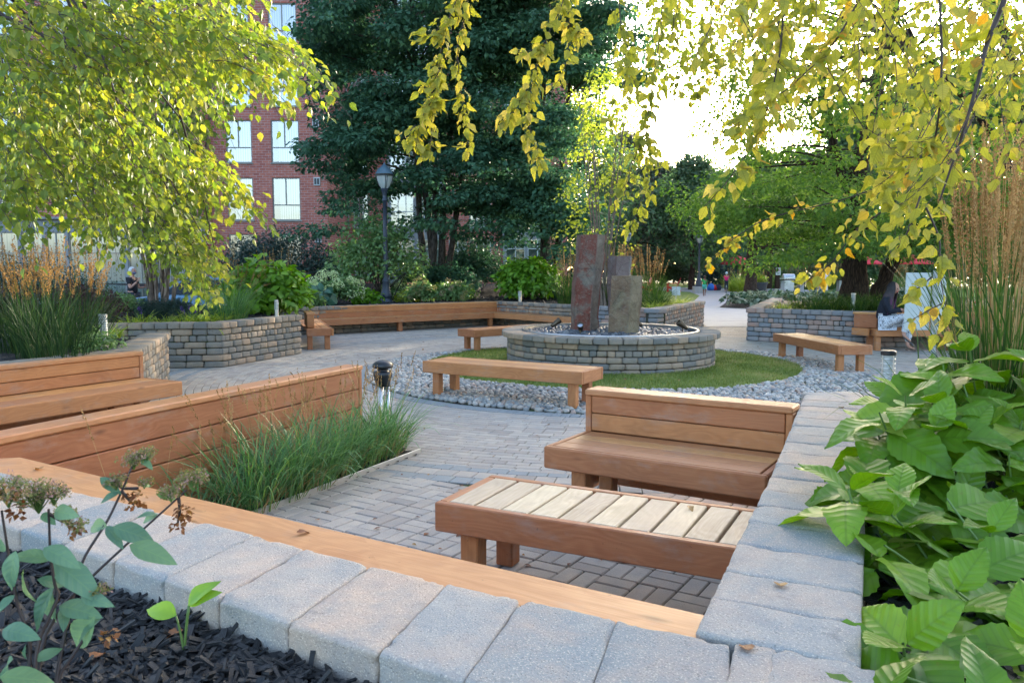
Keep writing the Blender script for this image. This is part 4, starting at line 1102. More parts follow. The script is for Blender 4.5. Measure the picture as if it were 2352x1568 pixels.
def grass_clump(name, label, cat, x, y, z, nb, r, hl, width, mblade, stems=0, hs=0, mseed=None, plume=.25, pw=.008, psz=.014, k=26, bend=(.5, 1.3), lean=(.02, .35), group=None, segs=5, slean=.14, sbend=.15, straw=0, mstraw=None, stemw=.004):
    t = thing(name, label, cat, (x, y, z), group=group)
    a = rng.uniform(0, 2 * PI, nb); q = r * np.sqrt(rng.uniform(0, 1, nb)); B = np.stack([q * np.cos(a), q * np.sin(a), np.zeros(nb)], -1)
    az = a + rng.normal(0, .7, nb); m = MB()
    blades(m, B, az, hl * rng.uniform(.4, 1.15, nb), rng.uniform(*lean, nb), rng.uniform(*bend, nb), width * rng.uniform(.7, 1.2, nb), segs)
    m.build("blades", mblade, t, smooth=True)
    if straw:
        a = rng.uniform(0, 2 * PI, straw); q = r * np.sqrt(rng.uniform(0, 1, straw)); B = np.stack([q * np.cos(a), q * np.sin(a), np.zeros(straw)], -1)
        m = MB(); blades(m, B, a, hl * rng.uniform(.3, .6, straw), rng.uniform(.1, .7, straw), rng.uniform(.3, 1.5, straw), width * rng.uniform(.5, .9, straw), 4); m.build("dry_blades", mstraw or ML_STRAW, t)
    if stems:
        a = rng.uniform(0, 2 * PI, stems); q = r * .8 * np.sqrt(rng.uniform(0, 1, stems)); B = np.stack([q * np.cos(a), q * np.sin(a), np.zeros(stems)], -1)
        m = MB(); ln = hs * rng.uniform(.72, 1.05, stems)
        Pm = blades(m, B, a + rng.normal(0, .5, stems), ln, np.abs(rng.normal(0, slean, stems)), np.abs(rng.normal(0, sbend, stems)), np.full(stems, stemw), 6, taper=.9)
        m.build("stems", ML_STRAW if mseed is ML_SEED else mblade, t)
        m = MB(); i0 = int(round(6 * (1 - plume)))
        rr_ = rng.uniform(0, 1, stems)
        for i in range(i0, 6): spikelets(m, Pm[:, i], Pm[:, i + 1], max(4, k // (6 - i0)), psz, pw, rr_)
        m.build("seed_heads", mseed, t)
    return t

def bed(name, poly, z, m=None, res=.12, amp=.02, fn=None, label=None):
    P = np.array(poly, float); lo, hi = P.min(0), P.max(0)
    nx, ny = max(2, int((hi[0] - lo[0]) / res)), max(2, int((hi[1] - lo[1]) / res))
    gx, gy = np.meshgrid(np.linspace(lo[0], hi[0], nx + 1), np.linspace(lo[1], hi[1], ny + 1)); X = gx.ravel(); Y = gy.ravel()
    Z = z + amp * (vnoise(np.c_[X * 3, Y * 3, X * 0], 4) + .6 * vnoise(np.c_[X * 11, Y * 11, X * 0], 5))
    if fn: Z = Z + fn(X, Y)
    F = []; cx = (gx[:-1, :-1] + gx[1:, 1:]).ravel() / 2; cy = (gy[:-1, :-1] + gy[1:, 1:]).ravel() / 2; ins = inpoly(cx, cy, poly)
    idx = np.arange((nx + 1) * (ny + 1)).reshape(ny + 1, nx + 1)
    F = np.stack([idx[:-1, :-1].ravel(), idx[:-1, 1:].ravel(), idx[1:, 1:].ravel(), idx[1:, :-1].ravel()], -1)[ins]
    o = MB().add(np.c_[X, Y, Z], [F]).build(name, m or M_MULCH, smooth=True); o["kind"] = "structure"; return o
def chips(name, label, P, size=.045, mb=None):
    n = len(P); V, F = _gridcube(1); s = np.stack([size * rng.uniform(.35, 1.3, n), size * rng.uniform(.06, .22, n), size * rng.uniform(.03, .09, n)], -1)
    M = randrot(n, .35) * s[:, None, :]
    m = MB(); m.inst(V * .5, [F], M * 2, P, rng.uniform(0, 1, n), V * .02)
    o = m.build(name, M_CHIP); o["kind"] = "stuff"; o["label"] = label; o["category"] = "mulch"; return o

# ------------------------------------------------------------------ beds
off = off_poly(FW_OUT, 0.0)
bed("mulch_bed", [(.55, 1.2), (.34, 1.38), (-.55, 1.93), (-1.16, 2.33), (-2.2, 2.99), (-3.6, 3.82), (-5.5, 3.6), (-5, -.6), (.9, -.6)], .625, amp=.012, res=.05)
P2 = fillpoly([(.40, 1.25), (.30, 1.38), (-.55, 1.89), (-1.16, 2.29), (-2.2, 2.95), (-2.6, 3.1), (-2.4, .9), (-.3, .75), (.4, 1.0)], 15000)
P2 = P2[(np.abs(P2[:, 0]) < P2[:, 1] * .70 + .15)]
Z2 = .632 + .012 * (vnoise(np.c_[P2 * 3, P2[:, :1] * 0], 4) + .6 * vnoise(np.c_[P2 * 11, P2[:, :1] * 0], 5)) + rng.uniform(0, .012, len(P2))
chips("mulch_chips", "black shredded bark mulch in the foreground bed", np.c_[P2, Z2])
bed("mulch_bed", [(.80, 1.6), (1.40, 3.2), (2.38, 5.35), (6, 5.7), (7, 1.0), (.9, .6)], .62, res=.08)
P3 = fillpoly([(.84, 1.6), (1.44, 3.15), (2.4, 5.3), (3.4, 5.3), (2.0, 2.6), (1.3, 1.4)], 3000)
chips("mulch_chips", "black mulch under the right-hand hydrangea leaves", np.c_[P3, np.full(len(P3), .635)])
bed("mulch_bed", [(-6.5, 4.2), (-5.25, 7.2), (-4.45, 8.9), (-5.2, 11.4), (-10, 11.6), (-10, 4.2)], .60, res=.15)
bed("mulch_bed", [(-8.8, 12.6), (-4.95, 13.15), (-4.3, 15.1), (-5.6, 18.9), (-7.5, 18.9), (-14, 17.5), (-14, 12.8)], .64, res=.15)
P4 = fillpoly([(-8, 12.8), (-5.0, 13.3), (-4.4, 15.1), (-5.2, 17.5), (-8, 17.5)], 5000)
chips("mulch_chips", "dark mulch round the birch trunks in the left planter", np.c_[P4, np.full(len(P4), .66)], .06)
def rise(X, Y): return .35 * np.clip((Y - 24) / 8, 0, 1) * np.clip((4 - X) / 3, 0, 1)
bed("mulch_bed", [(-5.9, 19.1), (-.55, 23.35), (1.7, 20.7), (3.25, 18.0), (5.05, 22.2), (4.6, 27), (2.5, 36.5), (-20, 36.5), (-9, 26)], .60, res=.4, fn=rise)
P5 = fillpoly([(-4, 21), (-.5, 23.6), (1.8, 20.9), (3.2, 18.3), (4.6, 22), (2, 26), (-3, 26)], 5000)
chips("mulch_chips", "dark mulch in the bed behind the far benches", np.c_[P5, .63 + rise(P5[:, 0], P5[:, 1])], .07)
bed("mulch_bed", [(8.1, 24.0), (5.6, 18.0), (7.1, 16.7), (14, 16.4), (16, 25)], .64, res=.3)
bed("mulch_bed", [(-1.13, 7.2), (-.82, 6.8), (-1.66, 5.08), (-2.3, 3.75), (-2.7, 3.9), (-1.98, 5.6), (-1.22, 7.1)], .012, res=.06, amp=.004)
m = MB(); bar(m, (-.80, 6.84, .02), (-1.66, 5.06, .02), .012, .05, .002); bar(m, (-1.66, 5.06, .02), (-2.3, 3.74, .02), .012, .05, .002)
t = m.build("bed_edging", M_STEEL); tag(t, "thin metal edging strip between the grass row and the pavers", "edging")

# ------------------------------------------------------------------ grass row along the long backrest
for i, (x, y, nb, hl, st) in enumerate([(-1.12, 6.95, 230, .60, 12), (-1.16, 6.62, 280, .60, 11), (-1.28, 6.32, 300, .62, 14), (-1.40, 6.02, 320, .62, 14), (-1.50, 5.74, 330, .62, 16), (-1.63, 5.46, 340, .64, 18), (-1.76, 5.18, 300, .62, 16), (-1.93, 4.88, 60, .46, 4), (-2.12, 4.5, 30, .36, 3)]):
    lab = "clump of blue-green grass with tan seed stems in the row against the long timber backrest"
    if i == 0: lab = "last grass clump of the row, under the black-capped path light"
    if i == 8: lab = "sparsest grass tuft at the left end of the row, beside the orange rail"
    if i == 7: lab = "thin grass tuft second from the left end of the backrest row"
    grass_clump("grass_clump", lab, "grass clump", x, y, .015, int(nb * .8), .19, hl * 1.04, .0098, ML_BLADEB, st, .84, ML_SEED, .22, .0035, .011, 36, (.4, 1.9), (.02, .6), "grass clumps along the long backrest", straw=60, slean=.22, sbend=.2, stemw=.0025)

# ------------------------------------------------------------------ big hydrangea on the right
def hydrangea_near():
    t = thing("hydrangea", "huge bright green hydrangea filling the lower right corner", "hydrangea", (1.9, 2.6, .62)); o = np.array((1.9, 2.6, .62))
    poly = [(1900, 1150), (1975, 1060), (1960, 960), (2010, 905), (2110, 880), (2160, 820), (2240, 800), (2352, 790), (2560, 800), (2620, 1568), (2560, 1700), (1990, 1700), (1985, 1480), (1960, 1330), (1985, 1280), (1990, 1230)]
    q = fillpoly(poly, 240)
    q = q[np.argsort(q[:, 1])]
    Dp = 1.72 + (1568 - q[:, 1]) / 770 * 1.75 + rng.uniform(-.15, .35, len(q)); Dp = np.clip(Dp, 1.45, 4)
    C0 = atd(q[:, 0], q[:, 1], Dp); C0 = C0[C0[:, 2] > .68]
    # keep rosettes apart
    keep = []
    for i, c in enumerate(C0):
        if all(np.linalg.norm(c - C0[j]) > .125 for j in keep): keep.append(i)
    C0 = C0[keep]; n = len(C0)
    m = MB(); st = MB()
    for c in C0:
        base = np.array([c[0] + rng.uniform(.0, .25), c[1] + rng.uniform(-.15, .15), .60]); tilt = nrmz(np.array([rng.normal(-.15, .3), rng.normal(-.2, .3), 1.0]))
        P = bez(base, base * .5 + c * .5 + rng.normal(0, .03, 3), c, 7); tube(st, P - o, np.linspace(.006, .0035, 7), 6, cap=False)
        a0 = rng.uniform(0, PI); npair = rng.integers(2, 4)
        for k in range(npair):
            for s in (0, PI):
                az = a0 + k * PI / 2 + s + rng.normal(0, .18); lv = k / 3
                el = rng.normal(-.15, .22) if k == 0 else (rng.normal(.10, .2) if k == 1 else rng.normal(.75, .2))
                size = (.26, .22, .15)[k] * rng.uniform(.8, 1.2)
                h = np.array([math.cos(az), math.sin(az), 0]); d = h * math.cos(el) + tilt * math.sin(el) + tilt * .1
                up = tilt * math.cos(el) - h * math.sin(el) + rng.normal(0, .15, 3)
                bp = c - tilt * (.085 * (2 - k) * .55) + h * .012
                put_leaves(m, LG_HYD, (bp - o)[None], d[None], up[None], size, np.array([rng.beta(2, 2.2) if rng.uniform() > .05 else rng.uniform(.93, 1)]), np.array([[rng.uniform(.85, 1.1), 1, rng.uniform(.5, 1.6)]]))
    m.build("leaves", ML_HYD, t, smooth=True); st.build("stems", M_TWIGG, t, smooth=True)
hydrangea_near()

# reed grass on the right
for i, (x, y, lab) in enumerate([(2.28, 3.7, "near"), (2.62, 4.3, "mid"), (2.75, 3.45, "edge"), (3.25, 4.9, "rear")]):
    grass_clump("reed_grass", {"near": "tall reed grass clump with orange plumes rising right behind the hydrangea", "mid": "tall reed grass clump standing just behind the nearest one on the right", "edge": "tall reed grass clump cut by the right edge of the picture", "rear": "tall reed grass clump farthest back in the right-hand bed"}[lab], "reed grass", x, y, .62, 260, .17, 1.15, .009, ML_BLADED, 56, 1.80, ML_SEED, .28, .006, .013, 90, (.1, .9), (.0, .16), "tall reed grasses in the right-hand bed", slean=.06, sbend=.10, straw=30)
grass_clump("arching_grass", "few long grass blades arching far over the right-hand cap stones", "grass clump", 2.15, 4.1, .62, 26, .10, 1.15, .008, ML_BLADE, bend=(1.0, 1.9), lean=(.3, .9))
grass_clump("arching_grass", "loose arching grass blades leaning over the cap stones by the silver path light", "grass clump", 2.52, 4.85, .62, 90, .08, .75, .008, ML_BLADED, bend=(.9, 2.0), lean=(.3, .8))
# left reed grasses
for x, y, nb, ns, hs, lab in [(-5.95, 9.6, 330, 46, 1.36, "reed grass clump with orange plumes at the left edge above the backed bench"), (-5.35, 9.0, 330, 44, 1.32, "reed grass clump with orange plumes, middle of the three at the left"), (-5.42, 10.0, 300, 46, 1.36, "upright reed grass clump with dense orange plumes left of the birch trunks"), (-4.75, 8.3, 160, 0, 0, "dark arching grass without plumes just behind the left bench back")]:
    grass_clump("reed_grass", lab, "reed grass", x, y, .60, nb, .26, .85, .010, ML_BLADEX, ns, hs, ML_SEEDO, .34, .007, .018, 50, (.2, 1.3), (.0, .3), "reed grasses in the left planter", slean=.12, sbend=.12)
grass_clump("reed_grass", "fine grass clump with leaning orange plumes right of the birch trunks", "reed grass", -5.2, 14.6, .64, 420, .3, .95, .010, ML_BLADEB, 40, 1.25, ML_SEEDO, .3, .007, .02, 30, (.5, 1.6), (.05, .5), slean=.35, sbend=.5)
grass_clump("reed_grass", "pale feathery grass clump above the bright green shrub on the left", "reed grass", -5.0, 16.6, .64, 200, .3, .9, .010, ML_BLADED, 34, 1.45, ML_SEED, .3, .006, .02, 30, (.3, 1.0), (.0, .3), slean=.16)
for x, y, ns, hs, lab in [(1.55, 21.8, 40, 1.6, "reed grass clump with tan plumes left of the tallest basalt column"), (2.75, 20.3, 70, 1.62, "dense reed grass clump with tan plumes right behind the grey basalt column"), (3.55, 20.6, 42, 1.6, "reed grass clump with tan plumes right of the basalt columns")]:
    grass_clump("reed_grass", lab, "reed grass", x, y, .62, 330, .3, 1.0, .012, ML_BLADED, ns, hs, ML_SEED, .34, .010, .026, 36, (.2, 1.2), (.0, .3), slean=.10)
grass_clump("reed_grass", "drooping green grass mound at the right foot of the basalt columns", "grass clump", 3.55, 19.6, .62, 330, .25, .8, .012, ML_BLADED, bend=(.8, 1.8), lean=(.1, .6))
# hakone grass tufts
for i, (u, v, D) in enumerate([(330, 735, 13.2), (375, 738, 13.3), (425, 737, 13.5), (450, 736, 13.6), (480, 733, 13.9), (510, 730, 14.2), (240, 752, 10.6), (258, 742, 10.9), (300, 732, 13.0)]):
    p = atv(u, v, D); grass_clump("hakone_grass", "small lime-yellow grass tuft at the rim of the left planter walls", "grass clump", p.x, p.y, .65, 90, .10, .38, .014, ML_HAK, bend=(.9, 1.9), lean=(.3, .9), group="lime grass tufts along the left planter rim", segs=4)
for i in range(9):
    f = i / 8; grass_clump("hakone_grass", "lime-yellow grass tuft on the rim of the planter right of the columns", "grass clump", 3.3 + f * 1.35, 19.0 + f * 2.6 + rng.uniform(-.2, .2), .62, 90, .14, .42, .016, ML_HAK, bend=(.9, 1.9), lean=(.3, .9), group="lime grass tufts right of the columns", segs=4)
for i in range(6):
    grass_clump("hakone_grass", "lime-yellow grass tuft at the left corner of the tree planter on the right", "grass clump", 6.2 + .28 * i + rng.uniform(-.1, .1), 17.9 + rng.uniform(-.1, .9), .64, 90, .14, .42, .015, ML_HAK, bend=(.9, 1.9), lean=(.3, .9), group="lime grass tufts in the right tree planter", segs=4)
for i in range(22):
    x = 6.7 + (i % 8) * .42 + rng.uniform(-.12, .12); y = 17.3 + (i // 8) * .55 + rng.uniform(-.1, .1) + .1 * (i % 8 < 2)
    grass_clump("lilyturf", "dark green lilyturf clump under the big tree in the right planter", "grass clump", x, y, .64, 130, .16, .50, .011, ML_BLADED, bend=(.5, 1.3), lean=(.0, .5), group="lilyturf clumps under the big tree", segs=4)

# ------------------------------------------------------------------ shrubs
def shrub(name, label, cat, c, rad, nclump, per, size, ml, leafpart="leaves", group=None, tmpl=LEAF3, cl=.35, stems=10, droop=.3, up=.7, mstem=None, loose=False, rb=None, sr=.012):
    t = thing(name, label, cat, tuple(c), group=group); rad = np.array(rad, float)
    d = rsph(nclump); d[:, 2] = np.abs(d[:, 2]) * 1.0 - .12; rr_ = rng.uniform(.35, 1.0, nclump) ** .6
    Cc = d * rr_[:, None] * rad * (1 - cl * .5); Cc[:, 2] += rad[2] * .12
    m = MB(); cr = rad.min() * cl * rng.uniform(.8, 1.3, (nclump, 1)) * np.array([[1.15, 1.15, .8]])
    ellip_leaves(m, Cc + np.array([0, 0, rad[2] * .35]), cr, per, size, tmpl, .3, up, droop)
    m.build(leafpart, ml, t, smooth=True)
    if stems:
        m = MB()
        for i in range(stems):
            q = Cc[rng.integers(nclump)] + np.array([0, 0, rad[2] * .35]); limb(m, (rng.normal(0, .08) * rad[0], rng.normal(0, .08) * rad[1], -.05), q, sr, sr * .35, .1, 6, 5)
        m.build("stems", mstem or M_TWIG, t, smooth=True)
    return t
LGM = leafgrid(4, 1, .30, .45, .35, .25, 0, 0)
def pv(u, v, D, z=.6): p = atv(u, v, D); return (p.x, p.y, z)
shrub("hydrangea_bush", "bright green hydrangea bush left of the far bench, behind the planter corner", "hydrangea", pv(615, 690, 16.6), (.85, .75, .95), 46, 60, .17, ML_HYDM, tmpl=LGM, cl=.42)
shrub("hydrangea_bush", "broad bright green hydrangea bush behind the middle of the far bench", "hydrangea", pv(1218, 690, 24.6, .62), (1.12, .8, 1.0), 60, 60, .18, ML_HYDM, tmpl=LGM, cl=.42)
shrub("witch_hazel", "airy green shrub with leggy branches round the nearest lamp post", "shrub", pv(868, 700, 24.2, .62), (1.75, 1.3, 2.0), 130, 34, .12, ML_WH, tmpl=LEAF6, cl=.24, stems=34, sr=.018, mstem=M_BARK)
shrub("dark_shrub", "very dark spreading yew in front of the brick wall", "shrub", pv(655, 690, 30, .4), (3.0, 1.6, 2.1), 150, 90, .10, ML_YEW, cl=.3, stems=12)
shrub("dark_shrub", "dark shrub under the maple trunks behind the pink-bloomed bushes", "shrub", pv(1090, 690, 29, .7), (1.5, 1.2, 1.5), 70, 70, .11, ML_MAPLE, cl=.35)
shrub("dark_shrub", "dark shrub between the maple and the bright hydrangea bush", "shrub", pv(1010, 690, 26.5, .7), (1.6, .8, .85), 60, 70, .10, ML_MAPLE, cl=.35)
shrub("dark_shrub", "dark green shrub low at the foot of the right-hand trunk of the maples", "shrub", pv(1325, 690, 27, .62), (.8, .8, .7), 40, 60, .12, ML_YEW, cl=.4)
shrub("boxwood", "dark clipped hedge mound behind the left reed grasses", "shrub", pv(40, 700, 17.5, .5), (2.6, .9, 1.1), 110, 90, .06, ML_YEW, cl=.35, stems=0)
shrub("barberry", "low burgundy shrub behind the left reed grasses", "shrub", pv(110, 710, 13.2, .62), (1.5, .5, .62), 60, 70, .05, ML_BARB, cl=.35, stems=0)
shrub("barberry", "second burgundy shrub nearer the standing white-haired woman", "shrub", pv(205, 712, 14.2, .62), (.8, .5, .5), 40, 70, .05, ML_BARB, cl=.35, stems=0)
shrub("geranium", "light green leafy mound left of the blue car's front", "shrub", pv(272, 690, 17.2, .62), (.55, .5, .38), 26, 60, .07, ML_WH, cl=.4, stems=0)
shrub("dwarf_spruce", "dark blue-green dwarf spruce spreading at the foot of the birch trunks", "shrub", pv(385, 722, 14.6, .66), (.78, .5, .30), 60, 110, .06, ML_YEW, cl=.4, stems=0, tmpl=(LEAF3[0] * np.array([.3, 1, 1]), LEAF3[1]))
shrub("hosta", "blue-green hosta with big rounded leaves right of the left hydrangea bush", "hosta", pv(712, 700, 21.2, .62), (.72, .5, .40), 16, 12, .30, ML_HOSTA, tmpl=leafgrid(5, 1, .42, .5, .3, .35, 0, 0), cl=.6, stems=0)
shrub("green_plant", "mid-green leafy perennial at the foot of the lamp post", "plant", pv(840, 700, 22.7, .62), (.45, .35, .33), 12, 26, .14, ML_HYDM, cl=.5, stems=0)
shrub("green_plant", "yellow-green young plant between lamp post and pink-bloomed bushes", "plant", pv(935, 696, 23.4, .62), (.45, .3, .30), 12, 22, .13, ML_SAP, cl=.5, stems=0)
shrub("green_plant", "leafy perennial below the right maple trunk", "plant", pv(1268, 694, 25.0, .62), (.4, .3, .3), 12, 30, .10, ML_MAPLE, cl=.5, stems=0)
shrub("green_plant", "feathery dark perennials at the foot of the maple trunks", "plant", pv(1025, 694, 24.8, .62), (1.2, .4, .42), 40, 50, .09, ML_LIND, cl=.5, stems=0)
def bloomer(label, c, rad, nb, br, ml, lm, group=None, per=46):
    t = shrub("hydrangea_shrub", label, "hydrangea", c, rad, 40, per, .09, lm, cl=.35, stems=8, group=group)
    m = MB(); d = rsph(nb); d[:, 2] = np.abs(d[:, 2]); d[:, 1] -= .35; P = nrmz(d) * np.array(rad) * rng.uniform(.95, 1.15, (nb, 1)); P[:, 2] += rad[2] * .35
    ellip_leaves(m, P, np.array([br, br, br * .85]), 60, br * .42, LEAF3, .7, .2, 0); m.build("blooms", ml, t)
    return t
bloomer("white-green hydrangea with many ball blooms left of the lamp post", pv(770, 700, 22.6, .62), (.78, .5, .62), 34, .125, ML_BLOOM, ML_WH)
bloomer("smaller white-green hydrangea with ball blooms right behind the lamp post", pv(905, 698, 24.6, .62), (.62, .4, .42), 14, .12, ML_BLOOM, ML_WH)
bloomer("faded pink-bloomed shrub, left one of two in front of the maple trunks", pv(968, 700, 22.9, .62), (.42, .35, .52), 14, .075, ML_FADED, ML_WH)
bloomer("faded pink-bloomed shrub, right one of two in front of the maple trunks", pv(1042, 702, 22.8, .62), (.62, .4, .50), 18, .075, ML_FADED, ML_WH)
bloomer("low shrub with faded blooms just behind the far bench, below the blue hosta", pv(700, 712, 20.4, .62), (.6, .3, .33), 8, .05, ML_FADED, ML_WH)
t = thing("red_flowers", "small red flowers beside the blue hosta", "flowers", pv(662, 695, 20.6, .62)); m = MB()
ellip_leaves(m, np.array([[0, 0, .34], [.05, 0, .40], [-.08, .1, .30]]), np.array([.05, .05, .04]), 30, .04, LEAF3, .3); m.build("petals", ML_REDF, t)
m = MB(); ellip_leaves(m, np.array([[0, 0, .15], [.1, .1, .12]]), np.array([.16, .12, .14]), 60, .05, LEAF3, .3); m.build("leaves", ML_WH, t)
for i in range(4):
    t = thing("purple_flowers", "sprig of tiny purple flowers beside the dwarf spruce", "flowers", pv([320, 418, 436, 445][i], 722, 14.0, .66), group="purple flower sprigs by the dwarf spruce"); m = MB()
    ellip_leaves(m, np.array([[0, 0, .26], [.03, 0, .20]]), np.array([.025, .025, .04]), 26, .018, LEAF3, .2); m.build("petals", ML_PURPLE, t)
    m = MB(); blades(m, np.zeros((20, 3)), rng.uniform(0, 6.3, 20), np.full(20, .24), rng.uniform(0, .6, 20), np.full(20, .4), np.full(20, .008)); m.build("leaves", ML_WH, t)
# small leafy plant at the left bench wall
shrub("lady_mantle", "small lobed-leaf plant at the stone cap near the silver path light", "plant", (-4.72, 9.1, .6), (.25, .3, .24), 16, 30, .05, ML_WH, cl=.5, stems=0)

# ------------------------------------------------------------------ blurred near stems at the lower left
def near_shrub():
    base = np.array((-.62, .92, .62)); t = thing("panicle_shrub", "thin-stemmed shrub with faded pinkish flower heads at the lower left corner", "shrub", tuple(base))
    def b1(x, y, D): return atd(x * .36, 1034.9 + .36 * y, D)
    S = [[(340, 1480, 1.12), (530, 1210, 1.15), (620, 1030, 1.17), (500, 960, 1.17)], [(350, 1480, 1.12), (440, 1040, 1.16), (520, 700, 1.2), (690, 440, 1.24), (790, 230, 1.26), (850, 80, 1.28)],
         [(240, 1260, 1.12), (400, 980, 1.16), (640, 750, 1.2), (880, 530, 1.24), (1190, 250, 1.28)], [(190, 1330, 1.1), (190, 1190, 1.1), (110, 980, 1.1), (60, 700, 1.1), (10, 380, 1.1)],
         [(200, 1300, 1.1), (380, 920, 1.13), (350, 860, 1.13), (320, 660, 1.13), (310, 370, 1.13)], [(310, 400, 1.13), (400, 450, 1.14), (470, 470, 1.15)], [(880, 240, 1.26), (780, 240, 1.26), (720, 190, 1.25)], [(780, 260, 1.26), (830, 320, 1.26), (850, 340, 1.25)], [(1140, 300, 1.27), (1150, 380, 1.27), (1130, 480, 1.27)]]
    m = MB()
    for s in S:
        P = np.array([b1(*q) for q in s]); k = len(P)
        if s[0][1] > 1250: P = np.vstack([base + rng.normal(0, .01, 3), P])
        Q = np.array([np.array(p) for p in P]); ti = np.linspace(0, len(Q) - 1, len(Q) * 4); Pi = np.stack([np.interp(ti, np.arange(len(Q)), Q[:, c]) for c in range(3)], -1)
        Pi[1:-1] = (Pi[:-2] + Pi[1:-1] * 2 + Pi[2:]) / 4
        tube(m, Pi - base, np.linspace(.0030, .0016, len(Pi)), 6, cap=False)
    m.build("stems", M_TWIG, t, smooth=True)
    L = [(680, 480, 525, 470, 1.23), (680, 480, 770, 590, 1.23), (720, 485, 985, 560, 1.22), (1005, 405, 885, 390, 1.26), (1005, 405, 880, 445, 1.26), (830, 600, 1095, 680, 1.22), (280, 620, 480, 700, 1.12), (330, 690, 70, 640, 1.13), (330, 700, 640, 900, 1.15), (380, 990, 610, 1020, 1.15),
         (100, 640, 20, 900, 1.1), (150, 760, 130, 980, 1.1), (340, 870, 150, 1140, 1.13), (330, 900, 250, 1160, 1.13), (600, 1060, 390, 1300, 1.14), (640, 1070, 470, 1180, 1.15), (20, 1140, 190, 1160, 1.08), (220, 1340, 400, 1240, 1.1), (0, 1440, 330, 1450, 1.05), (80, 1330, -40, 1420, 1.08), (520, 920, 670, 960, 1.15), (240, 820, 420, 850, 1.14), (170, 1330, 130, 1260, 1.1),
         (640, 170, 760, 265, 1.25), (760, 265, 630, 310, 1.25), (1000, 280, 1140, 300, 1.27), (900, 180, 920, 240, 1.27), (60, 320, 180, 330, 1.1), (350, 380, 440, 400, 1.13), (270, 400, 330, 440, 1.13), (900, 60, 970, 90, 1.28), (0, 560, -60, 700, 1.08), (90, 920, -30, 1010, 1.08), (400, 1000, 420, 1120, 1.15)]
    m = MB()
    for x0, y0, x1, y1, D in L:
        a = np.array(b1(x0, y0, D)); b = np.array(b1(x1, y1, D + rng.uniform(-.03, .03))); d = b - a; ln = np.linalg.norm(d)
        up = nrmz(np.array([rng.normal(0, .35), -.65, .75]) + rng.normal(0, .15, 3))
        put_leaves(m, LG_DOG, (a - base)[None], d[None], up[None], ln, np.array([rng.uniform(0, .9)]), np.array([[rng.uniform(.72, .95), 1, 1.2]]))
    m.build("leaves", ML_DOG, t, smooth=True)
    m = MB(); st = MB()
    for x, y, D, r, n in [(a_, b_, c_, d_ * .68, int(e_ * .65)) for a_, b_, c_, d_, e_ in [(850, 50, 1.28, .034, 60), (930, 20, 1.28, .03, 44), (740, 190, 1.25, .028, 55), (1230, 170, 1.28, .042, 90), (1090, 260, 1.27, .032, 60), (240, 270, 1.13, .055, 150), (50, 240, 1.08, .05, 130), (420, 400, 1.14, .03, 60), (480, 470, 1.15, .026, 44), (920, 200, 1.27, .02, 26), (640, 890, 1.15, .022, 36), (340, 260, 1.13, .035, 60)]]:
        c = np.array(b1(x, y, D)) - base
        q = rsph(n) * np.array([r, r, r * .55]) * rng.uniform(.3, 1, (n, 1)) + c
        for p in q[:: 3]: tube(st, [c - np.array([0, 0, r * .8]), (p + c) / 2 - np.array([0, 0, r * .15]), p], [.0012, .0008, .0006], 3, cap=False)
        ellip_leaves(m, q, np.array([.0042, .0042, .0036]), 9, .0046, LEAF3, .3, .3, 0)
    m.build("flower_heads", ML_FADED, t); st.build("flower_stalks", M_TWIGG, t)
    m = MB()
    for x, y, D in [(1130, 480, 1.27), (1160, 390, 1.27), (1190, 400, 1.27), (830, 330, 1.26), (880, 310, 1.26), (490, 500, 1.15), (700, 1190, 1.15), (110, 380, 1.08), (50, 260, 1.07)]:
        m = MB(); c = np.array(b1(x, y, D)) - base; ellip_leaves(m, c[None], np.array([.012, .012, .012]), 22, .010, LEAF3, .2); m.build("dry_floret", ML_BROWN, t)
near_shrub()
def sprout():
    c = atd(np.array(425.), np.array(1540.), 1.93); c[2] = .635; t = thing("seedling", "small seedling with three yellow-green leaves in the black mulch", "seedling", tuple(c)); m = MB(); st = MB()
    for az, el, ln, h in [(2.9, .35, .085, .10), (.6, .9, .085, .125), (.15, .7, .075, .125)]:
        top = np.array([.018 * math.cos(az), .0, h]); tube(st, bez((0, 0, 0), (top[0] * .3, 0, h * .5), top, 6), [.0035, .0032, .003, .0028, .0025, .0022], 6)
        d = np.array([math.cos(az) * math.cos(el), .2 * math.sin(az), math.sin(el)]); put_leaves(m, LG_DOG, top[None], d[None], np.array([[-math.sin(el) * math.cos(az), -.7, .7]]), ln, np.array([.99]), np.array([[1.15, 1, 1.6]]))
    m.build("leaves", ML_HYDM, t, smooth=True); st.build("stems", M_TWIGG, t, smooth=True)
sprout()
